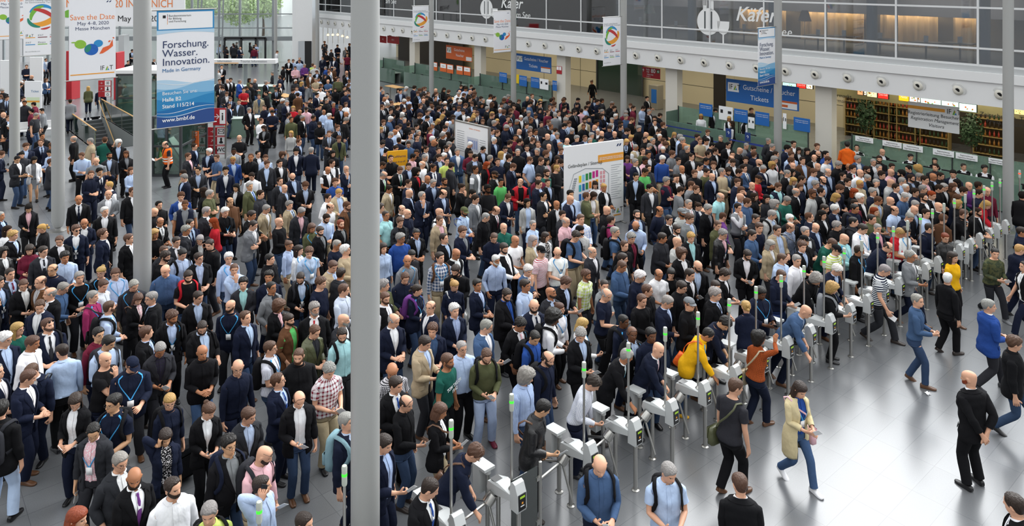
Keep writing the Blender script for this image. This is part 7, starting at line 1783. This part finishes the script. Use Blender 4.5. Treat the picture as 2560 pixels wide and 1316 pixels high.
(640, 330): """25 225 5 J k w k
95 265 5 S b - m N
115 325 6 J c b m
265 235 5 Z c - M hs:curly
240 315 5 J k w k
400 200 6 J n w k Q leg:step arm:walk hs:full
435 105 4 J n b m
555 185 12 J n w g hs:short leg:step
345 20 6 D G - L
730 20 6 T c b m m tie:g
830 75 5.5 J O n m bt:h
770 220 6 Z k - K
765 315 5 V k w d
720 385 5 V k w x bag:k skin:t
790 505 5.5 s B - m G bt:h
905 375 5 J n b x arm:chin
365 450 5 J n b x GB bc:g
245 495 5 J c b d G
290 565 4 J c b x G
495 545 5.5 J k b m t arm:two hs:full
725 660 4 S w - d G pat:sv
830 615 5 C t b l nod:30
750 755 4 t w - dr
705 870 5 S b - d BP QU nod:30 bt:h
915 745 4 J T k m B u
55 625 4 Z c p d G
110 775 4 J t w g hs:short
240 900 4 W k - x arm:front bt:h
340 735 4 T t b g Gm tie:c
460 805 5 J c p g nod:28
560 965 5 Z O b M N hs:bob
645 995 4 J k g d B
850 925 4 J k g r B
815 1130 4 W n - g
905 1180 4 W t - w G hs:full
340 1145 4 S b - M G hs:bun
430 1175 4 S w - D N hs:long
530 1210 5 s b - m N QU hs:full
150 1270 4 Z k - k
1280 435 4 T k w gr tie:e t
1455 375 5 T k w m Gt tie:E nod:28
1505 360 5 J n b d
1575 255 4 S p - k P skin:t
1665 325 4 t w - w Gm bt:h hs:rec
1690 260 4 J k G g
1605 405 4 J k r k GB hs:curly bt:h
1830 260 5 J n b d bt:h
1880 245 4 S p - w G
1905 295 5.5 t l - d G tr:c bt:h arm:down pat:print
2010 200 5.5 J d w g bt:h tr:d arm:back
2140 225 6 S m - d pat:dplaid nod:28 p
2195 375 4 J g w d u skin:t
2310 335 4 J k r R o bag:k hs:bob
2410 300 5.5 s n - d pat:shg
2390 430 4 J k G C B cap:t
2445 505 4.5 W e - k
2315 575 5 W k - k NB skin:d
2060 555 4 W k - D arm:chin hs:bun
2165 620 4 Z k - k
2195 675 4 J g w d G bag:T
2080 800 4 S b - C B cap:O bag:B
2515 665 4.5 J n w m t nod:28
2400 790 4 T k w mr tie:m nod:25
2300 855 4 Z k - g G hs:buzz
2475 960 5 s E - x bag:k
2375 1065 5.5 Z n - m G arm:front nod:28
2065 1000 4 J n g m hs:full
1840 885 4.5 J t p m arm:down
1840 805 4 V k w x l
1885 500 4 t k - d B
1875 620 4.5 J n b dr p nod:28
1665 640 5 J n b g L arm:chin
1770 515 5 J n b g G
1715 475 5 J k b x N skin:t
1535 615 3.5 J n b x
1530 515 4 J n w d G
1335 575 4 J t w d GN
1460 780 4 J k w dr
1305 840 4 s a - d G bt:h
1500 835 4 Z n - x G
1455 880 5 J c k m u bt:h
1600 1020 5 T k b k tie:b skin:t
1450 1065 5 W B - g G bt:h
1245 760 4 S b - d G
1885 1065 4 J k b d
1560 1235 5 Z c - K hs:tail
1510 1290 5 S g - x N
1845 1255 5.5 S d - d N pat:plaid tr:t bt:h bp:T
2000 1225 4.5 V k w x l skin:t
2420 1260 5.5 S b - w B tr:n bt:h
2460 1195 4 V k w d GBl
1275 1165 5 S b - D
1545 35 4 t g - d
1610 55 4 t n - d pat:shg
1905 30 9 Z k - D
1430 85 12 J n b d
1270 110 12 W w - D""",
(1280, 330): """60 205 5.5 Z k - g G hs:buzz
185 15 5 T k w m
240 5 5 T n w d
360 50 4 Z c - x G
375 155 5 J k b x
475 135 9 S b - g hs:rec
550 95 6 t a - x
195 290 4 s b - m bt:h
290 290 4 S c - m P
365 290 4 J G p K skin:a
445 285 5 W T - D
490 190 5 t n - m pat:shg
455 365 4 W k - l B bag:k
350 415 4 W E - d B
80 505 5.5 J r k mr Gu txt:5_TAG tr:j bt:h
265 460 5 Z m - d
275 525 4 J n b d G bp:e
360 510 4.5 J k b d G
320 645 4 J c w k G skin:a arm:cross
160 710 5.5 J G b K skin:a hs:long o
470 715 5 J k w x o skin:t
510 835 4 Z c - d
570 695 4 J n b x bp:r
590 625 5 S b - k skin:a
755 640 2.8 Z O - m G hs:tuft
815 650 5 C t w D hs:bob p
830 535 5 S w - D hs:long
920 560 4.5 J k w L o hs:bun
955 785 4 Z k - x
1000 875 3 s M - d P
690 875 5 S b - m pat:plaid
690 990 5 W G - Cb HB txt:C1|9E cap:k bc:k
550 900 4 s p - gr bt:h
640 1050 4 t d - d GPt bt:h
215 930 4 s b - g G bt:h
220 1090 4 J t w g w
345 1050 4.5 J w k D o pat:floral hs:long
300 1195 4 t w - C cap:k pat:shr
40 1090 4.5 t w - x skin:t bt:h txt:US
450 1215 5 t w - x GNt txt:78
810 1200 4 J c w gr bt:h
1040 1000 3 t d - g P hs:short bt:h
1130 1140 4.5 Z k - m
1195 1065 4 J k m g QU o hs:full
1230 945 5.5 S b - x GB bc:d bt:h t
1250 830 4.5 J n b d B
1110 1290 4 J k G d
1150 275 5 t v - D hs:bob
1245 300 4 J n w g
1325 295 4 s p - k skin:d
1335 405 4 t e - d t
1240 450 6 J k b k N skin:a bag:t
1365 365 4 Z c - d
1505 280 5 W B - w GN hs:full
1605 225 4 s g - m pat:shg
1665 295 4 s g - d bag:k bt:h
1710 380 5 J k w x skin:t
1755 175 4 Z k - g
1645 465 5 J k w d arm:phone
1820 410 5 Z k - m G
1385 565 5 J c w k GN leg:step skin:a arm:down tr:k
1550 495 4 V n m g Gl arm:cross
1690 590 2.5 t g - d bp:d
1480 790 4 W n - dr skin:t QU
1575 880 4.5 T k w d G tie:n
1650 980 4.5 J k w d B
1700 810 4.5 W G - C BH cap:g bc:k
1770 720 4 T g w g tie:p
1780 870 4 J g b m hs:full
1845 575 4 Z k - m G
1800 535 4 t g - m
1865 750 4 J n w D hs:bun
2000 450 4.5 J n b x bt:h
1965 775 4 J k g g hs:full
2085 655 4 s a - gr G pat:plaid
2160 415 4 T d b d BP tie:g
2330 285 5 Z c - d
2195 275 3.5 t g - mr
2270 750 4.5 V g w d Gl arm:chin
2345 715 4 Z d - m
2110 850 2 S v - m
2060 945 4 Z O - m bt:h
2110 1020 4 J k p g GNL hs:full bt:h
1790 1060 5 J k a l hs:full
1660 1100 4 t G - xr
1700 1220 4.5 J k w m QU hs:curly
1510 1060 4 Z c - d
2450 860 4 Z c - d
2470 960 4 t n - m
2415 1040 4 S d - d G
2440 660 3.5 Z k - D hs:long
2530 660 4 Z c - K hs:long
2290 590 4 S w - M hs:bob
2400 540 4 J k p x
2255 510 4 J n b m bag:T
2290 660 4 J d b x
2465 475 3.5 W r - C cap:k
2490 300 4.5 T k w x B bc:d
2320 365 4 T d w d tie:n
2260 405 4 Z k - d
2110 390 4 W t - g
1945 410 4 t O - d G
1880 345 4 t w - k P N
1945 295 4 J n b k N
2035 195 4 J k w d
1965 225 4 Z k - d G
1880 90 4.5 t t - m bp:T
1940 100 5 t w - k
1955 10 5 J k w m
2160 135 5 J k w k
2340 145 4 J g c g
1725 145 4 Z c - x
1515 95 4 S p - m P pat:fine
1410 95 4 T k w g tie:r
1330 80 4 Z k - d
1240 155 4 V t w g
1310 195 5 W O - m
1365 230 5 J k w k
1185 65 5 T n w l tie:r
795 45 5 Z E - g
895 25 6 S c - x
660 65 5 Z n - g
730 65 5 J n b m""",
(1920, 330): """260 125 5 J T w d
45 90 4 Z c - g
50 155 4 J k w g
85 225 4 Z c - d
200 170 4 J n b k
330 205 5 J k w D hs:long
390 195 5 Z k - K hs:long
495 150 5 J k w m
490 215 5 Z k - x B
460 265 5 J k w dr
585 225 4 Z B - k
605 285 4 t w - m N nod:28
350 290 5 J T b d
70 290 4 T k w g tie:r
30 340 5 S w - L hs:curly
205 415 4 J k w g
240 295 4 J n b m
245 410 4 J t w K hs:bob
465 410 4 S b - m P
345 475 4 J k b d
500 350 4 Z c - x
605 405 4.5 J n b g hs:rec
550 490 4.5 J n b dr BG
715 335 4 Z k - g
755 445 4 J k w d G
865 370 5 T k w d tie:r
800 355 5 J k p x
905 275 5 J d w g
930 415 5 S w - x P
1055 305 5 J k w g
985 385 4 Z k - d B
1115 365 4 J g w g
1110 275 5 Z k - d B
1145 435 4 Z n - d
1000 465 4 S d - g N
910 515 4 Z t - l
1090 515 4 J k w g arm:phone
1260 425 4 S p - x
1320 425 9 Z k - k B
1410 365 8 Z n - k
1475 375 9 W t - L hs:curly
1240 355 5 Z n b d
1425 445 4 J c b d GBN
1540 445 4 J k w g
1565 475 4 J c p d
1640 455 4 J k b x
1665 355 6 Z c - d
1715 455 4 Z k - d
1850 430 7 J n w k
1870 505 8 S w - K
1850 555 4 Z T - M
1350 495 4 S b - g
1225 505 3.5 S G - x
1290 560 4 J n w d G
1400 575 4 S w - w
1490 600 4 s n - d G
1580 565 4 J n w g
1370 660 4 S d - g t
1560 660 4 J k w d B
1620 620 4 J k w r
1690 580 4 Z k r d
1760 560 4 J k w g
1960 600 3.5 S E - d
2010 545 4 S v - x
1895 670 3.5 Z n - M hs:bob
2190 595 5 S m - x bt:h !
2110 625 3.5 Z n - d bp:d
820 515 4 T k w d tie:n
725 575 4 Z n - m nod:25
870 610 4 Z k - R hs:long
1055 605 4 J n w g G
955 665 4 J k w w hs:full
1095 695 4 J t b m G
1075 800 4 Z O - R hs:bob
1205 705 4 J c g x
1270 785 4 s b - dr bt:h
885 700 4 S m - d pat:dplaid
875 770 4 Z n - k P skin:t
690 660 4 J n w L t hs:bob
540 600 4 J k G d
450 625 3.5 S G - m B
470 520 4 J k b g
290 600 3.5 J k w g hs:rec
275 510 4.5 J c w L hs:long
335 550 4 Z n - M
110 555 4.5 V n a m arm:cross
195 690 4 W E - g t
75 730 4 J c a g GB hs:curly
40 840 4 J G b g bp:k
225 875 5 J k b w GBm
440 840 3 J n w m
535 840 4 J k w K G
580 765 3.5 Z k - d
670 780 4 J n b w G hs:full
700 940 4 Z k - g G
480 960 4 J n b x G
395 1010 4.5 J c w g hs:short
235 955 4 S b - mr pat:check bag:g
100 985 4.5 J t b d o
25 1125 4 J t w g w G
865 905 3 Z c - k P
950 970 4 S w - d Nt
1045 875 4 Z O - k
1100 970 4 J n p g G
1475 735 3.5 J G w g
1415 860 3.5 T n w g tie:n lean:20
1500 810 4 J c b x
1590 820 3.5 S b - d
1745 740 3.5 J k w x
1710 850 1 S T - m bt:h
1905 730 3.5 Z k - L hs:curly
1960 810 3.5 Z k - m lean:20 arm:reach
2085 810 3.5 J k w d B
2140 755 3.5 Z r - L hs:bob lean:20 arm:reach
1660 940 3.5 Z n - d bag:k
1420 985 4 S w - d N t
1275 1040 3.5 s r - l t
1190 1160 3 Z n - dr lean:35 arm:reach bt:h
770 1075 4 S a - x N t
625 1110 3.5 t E - m lean:20 t
690 1185 4 s l - C cap:k pat:shg
920 1190 3.5 Z k - d N
350 1145 4 J k b m
375 1090 4 Z k - C cap:k
165 1280 4 S b - m
1745 1080 5 Z k - r GL w leg:step arm:walk hs:short tr:k
2545 1000 3 Z n - d leg:step
2545 640 1 Z k - k P
2520 1180 2 Z n - l leg:step
885 160 6 V k w k l arm:sit leg:sit z:-.05 !
1145 205 5 J k w x arm:sit leg:sit !
1425 255 6 V k w k l arm:sit leg:sit !
1665 290 6 V k w K l arm:sit leg:sit !
1955 350 6 V k w d l arm:sit leg:sit !
2165 370 6 V k w k l arm:sit leg:sit !
790 130 12 S o - k arm:down !""",
(1280, 0): """790 820 7 D k - M hs:bun ! arm:walk
1350 985 4 J k w k
1885 1165 6 W w - L hs:long
2030 1115 6 T k w k tie:g
2165 1190 6 V k w L l
2185 1235 9 V k w D l
2310 1190 8 V k w D l
2390 1105 5 Z c - m
415 1080 5 J k b m
430 1150 12 J g w g
90 1180 5 V k w w l
170 1135 5 J g c g
370 1225 5 J n b m
470 1130 5 J k w d
545 1160 5 Z k - k
385 1080 5 J n b m
725 1205 5 J t w d B
575 1240 5 S b - m pat:print
850 1230 5 J n b k bp:k
1040 1165 5 Z n w w
1140 1170 5 S d - g bt:h
1370 1120 4 J k w g
1425 1225 5 J k w d bt:h
690 1110 12 S p - d bp:e
205 960 5 J n w m
150 1255 5 J n b d""",
(640, 0): """215 520 3 S w - m bp:k
330 610 6 J k w m
370 610 6 S b - m
430 615 6 S b - m bt:h tr:shorts
435 585 6 J n w g
390 680 5.5 S p - d p
265 680 8 Z k - T
485 655 5 S v - g
565 650 12 V l B m
585 665 12 s G - x
540 745 6 J T w d leg:ease tr:g
595 800 6 s t - g
625 795 5 S b - d
715 815 6 s d - x arm:cross tr:c
690 680 9 Z B - g
730 700 9 t w - m
820 790 6 W O - d
785 690 4 Z T - g
645 890 6 S w - k tr:c
615 950 4 J n w k
790 900 6 Z k - D
105 825 4 J k b g
240 855 4 J k w kr
375 910 4 Z k - d
410 950 11 J T - d bp:k
30 965 6 J t d m
95 930 9 Z k - k
310 1030 5 J n w g
370 1085 6 t r - L hs:bob
440 1120 5 J k c x
500 1095 6 S p - Ck
470 1180 4 J k w g
640 1070 5 J n c k
680 1120 5 S b - gr
775 1045 6 J k m g G
710 1010 4 Z k - g
845 1080 5 J k b m
900 1045 5 S w - M
905 1140 3 J k w x
735 1160 4 S b - w
580 1180 4 Z n - d
355 1195 6 Z O - d
235 770 9 Z n - d B
160 735 9 Z c - g
895 930 5 Z n - d
885 880 5 Z k - k""",
(0, 0): """75 760 2 Z k - d
30 1150 9 J k w x
85 1180 5 J k b m
265 665 6 W n - d
235 990 4 S w - d
320 770 4 Z k - x
465 800 5 J d w M pat:sh
525 780 6 J k w M
700 1010 12 J g w d leg:step tr:n
860 1010 12 J n w d leg:step
950 1090 12 J k w m leg:step
880 880 12 Z O - L leg:step
330 1045 9 Z m - k
305 1110 9 S m - k pat:dplaid
365 1155 4 t c - g
410 1110 9 S g l k
460 600 5 J b w m
520 590 12 Z n - k
1280 620 5 t k - k bt:h
1320 510 6 J k b d
1540 600 4 J k w g
2190 810 6 W c - d
2270 810 5 J k w x
2300 800 5 J k w d
2395 815 4 J B w g
2430 900 5 t r - d
2500 850 8 Z k - d
2490 800 4 Z O - D
2210 670 6 J k w d
2170 710 8 J G w g
2290 1060 4 J n b m
2490 1100 5 J k w g
2190 455 3 S b - d
2260 480 5 Z c - D
2330 460 12 J c w d
1000 890 12 Z n - d"""}
# ------------------------------------------------------------------ people
NI = 300
ALL = []; rs0 = np.random.RandomState(11)
STI = ST.inverted()
def on_stairs(q):
    for _ in range(4):
        l = STI @ Vector((q.X, q.Y, 0))
        if abs(l.x) < 1.1 and -9 < l.y < .6: q.kv['z'] = str(-.16 * (1 + math.floor((.6 - l.y) / .32)) if l.y > -3.9 else -2.24); locate(q)
for (ox, oy), body in TILES.items():
    for ln in body.split('\n'):
        t = ln.split(); rs = np.random.RandomState(len(ALL) * 7 + 3)
        q = parse(ox + float(t[0]) / 3.9875, oy + float(t[1]) / 3.9875, float(t[2]), t[3], t[4], t[5], t[6], t[7:], rs); q.rs = rs; locate(q); on_stairs(q); ALL.append(q)
# keep shoulders from passing through each other: nudge along the line of sight, heads stay put in view
for it in range(30):
    A = np.array([(q.X, q.Y) for q in ALL]); d = A[:, None] - A[None]; D = np.linalg.norm(d, axis=2); np.fill_diagonal(D, 9)
    I, J = np.where((D < .46) & (np.arange(len(A))[:, None] < np.arange(len(A))[None]))
    if not len(I): break
    for i, j in zip(I, J):
        v = d[i, j] / max(D[i, j], 1e-3); k = (.46 - D[i, j]) * .25
        for q, s in ((ALL[i], 1), (ALL[j], -1)):
            if '!' in q.flags: continue
            los = np.array([q.X, q.Y]) / math.hypot(q.X, q.Y); sd = np.array([-los[1], los[0]]); al = float(v @ los); st = los * np.sign(al or 1) * abs(k) * 1.2 + sd * float(v @ sd) * abs(k) * .5
            q.X += s * st[0]; q.Y += s * st[1]
TI = [(Matrix.Translation(o.location) @ Matrix.Rotation(RZF, 4, 'Z')) for o, on, p in TURN]; TI = [(m, m.inverted()) for m in TI]
for q in ALL:
    for x, y in COLS:
        d = math.hypot(q.X - x, q.Y - y)
        if d < .48: q.X, q.Y = x + (q.X - x) / max(d, .01) * .48, y + (q.Y - y) / max(d, .01) * .48
    for m, mi in TI:
        l = mi @ Vector((q.X, q.Y, 0))
        if -1.05 < l.x < .45 and abs(l.y) < .30: l.y = .30 if l.y > 0 else -.30; w_ = m @ l; q.X, q.Y = w_.x, w_.y
for q in ALL: q.near = (q.v + 65) * q.scale + (5000 if '!' in q.flags else 0) + (900 if q.F and q.key[1] == 'walk' else 0)
order = sorted(ALL, key=lambda q: -q.near); IND, REST = order[:NI], order[NI:]
for q in IND: make_person(q, q.rs); give_things(q, q.rs, '')
marks = [('thickest column', 913, 1000), ('site map board', 1486, 460), ('yellow airline sign', 992, 430), ('column with the blue banner', 358, 700), ('column with the Save the Date banner', 151, 540), ('glass gate', 1310, 1230), ('last column', 2520, 480)] + [(f'{ORD[i]} turnstile', u + 15, v + 160 * (v + 65) / 1000) for i, (u, v, o) in enumerate(LAMPS[:13])]
LB = label_people(IND, marks)
for q, lb in zip(IND, LB): tag(q.obj, lb, 'person', GRP); q.label = lb
seen = {}
for o, lb, cat, grp, q in ITEMS:
    noun = lb.split(' pulled by ')[0].split(' held by ')[0].split(' worn by ')[0].split(' carried by ')[0]; noun = noun.replace('white paper ticket', 'paper ticket'); full = f'{noun} of ' + q.label
    if len(full.split()) > 16: full = ' '.join(full.replace(' over ', ', ').replace('person in ', 'one in ').split()[:16]).rstrip(',')
    tag(o, full, cat, grp)
# the far crowd: everyone transcribed beyond the nearest, and more heads behind them
acc = []
def inside(p, poly):
    c = False; n = len(poly)
    for i in range(n):
        (x1, y1), (x2, y2) = poly[i], poly[(i + 1) % n]
        if (y1 > p[1]) != (y2 > p[1]) and p[0] < (x2 - x1) * (p[1] - y1) / (y2 - y1) + x1: c = not c
    return c
bpy.context.view_layer.update(); BLOCK = []
for o in bpy.data.objects:
    if o.parent is None and o.name.split('.')[0] in ('standing_table', 'information_desk', 'information_board', 'site_map_board', 'airline_sign', 'belt_barrier', 'lift_shaft', 'escalator_housing', 'pictogram_tower', 'red_wall_panel', 'notice_stand', 'partition_panel', 'white_cabinet', 'bench', 'ticket_machine', 'reception_counter', 'pillar'):
        P_all = [o.matrix_world @ Vector(c) for ch in [o] + list(o.children) if ch.type == 'MESH' for c in ((o.matrix_world.inverted() @ ch.matrix_world) @ Vector(b) for b in ch.bound_box)]
        L_all = [o.matrix_world.inverted() @ p_ for p_ in P_all]; BLOCK.append((o.matrix_world.inverted(), min(p_.x for p_ in L_all) - .25, max(p_.x for p_ in L_all) + .25, min(p_.y for p_ in L_all) - .25, max(p_.y for p_ in L_all) + .25))
def blocked(x, y):
    for M_, x0, x1, y0, y1 in BLOCK:
        l = M_ @ Vector((x, y, 0))
        if x0 < l.x < x1 and y0 < l.y < y1: return True
    l = STI @ Vector((x, y, 0)); return abs(l.x) < 1.4 and -9.3 < l.y < .9
taken = [(q.X, q.Y) for q in ALL]; rsf = np.random.RandomState(5)
ZONES = [([(952, 222), (1180, 214), (1200, 240), (1420, 246), (1500, 250), (1650, 280), (1660, 312), (1700, 328), (1830, 350), (1910, 385), (2070, 392), (2120, 400), (1990, 430), (1500, 400), (1300, 420), (1235, 420), (952, 350)], 620, .62, 4.0, 2.2),
         ([(640, 235), (740, 190), (877, 165), (877, 330), (700, 300), (660, 330)], 60, 1.0, 5.5, 2.5), ([(952, 340), (1140, 330), (1140, 420), (952, 440)], 40, .7, 5, 2.5), ([(2120, 395), (2480, 470), (2440, 520), (2000, 440)], 60, .6, 4, 1.5),
         ([(540, 205), (640, 195), (640, 260), (560, 262)], 14, 1.0, 6, 3), ([(0, 200), (62, 190), (62, 300), (0, 330)], 9, 1.0, 6, 3), ([(800, 105), (875, 110), (875, 150), (800, 150)], 12, 1.0, 6, 3), ([(560, 108), (660, 108), (660, 122), (560, 122)], 8, 1.2, 6, 3)]
for poly, n, dmin, f0, fs in ZONES:
    xs = [p[0] for p in poly]; ys = [p[1] for p in poly]; k = 0
    for tr in range(n * 12):
        u, v = rsf.uniform(min(xs), max(xs)), rsf.uniform(min(ys), max(ys))
        if not inside((u, v), poly): continue
        p = gp(u, v, 1.65)
        if any((p.x - a) ** 2 + (p.y - b) ** 2 < dmin ** 2 for a, b in taken) or any((p.x - a) ** 2 + (p.y - b) ** 2 < .16 for a, b in COLS): continue
        if blocked(p.x, p.y): continue
        rs = np.random.RandomState(tr * 13 + n); fit = 'JJJJJZZZTTSSWt'[rs.randint(14)]; c1 = ('kkkkknnncc' if fit in 'JTZ' else 'bbwwkkgndm')[rs.randint(10)]; hair = 'kkdddddmmmggxw'[rs.randint(14)]
        if rs.rand() < .14: hair = 'DKML'[rs.randint(4)]
        q = parse(u, v, f0 + rs.uniform(-fs, fs), fit, c1, 'wwbbgk'[rs.randint(6)], hair, [], rs); q.key = (('down', 'front', 'two')[rs.randint(3)], ('stand', 'wide')[rs.randint(2)], (0, 4)[rs.randint(2)], (0, 25, -25)[rs.randint(3)], (2, 22)[rs.randint(2)], q.bt); q.rs = rs; locate(q); REST.append(q); taken.append((q.X, q.Y)); k += 1
        if k >= n: break
for q in REST: crowd_add(acc, q, q.rs)
o = crowd_build(acc, 'crowd', mat('crowd_cloth', rough=.85, spec=.2, attr='tint', noise=.12, nscale=10)); tag(o, 'dense crowd of visitors filling the far half of the hall', 'crowd', None, 'stuff')
print('people', len(ALL), 'individual', len(IND), 'crowd', len(REST), 'crowd verts', len(o.data.vertices), 'depth limit', max(q.Y for q in IND))
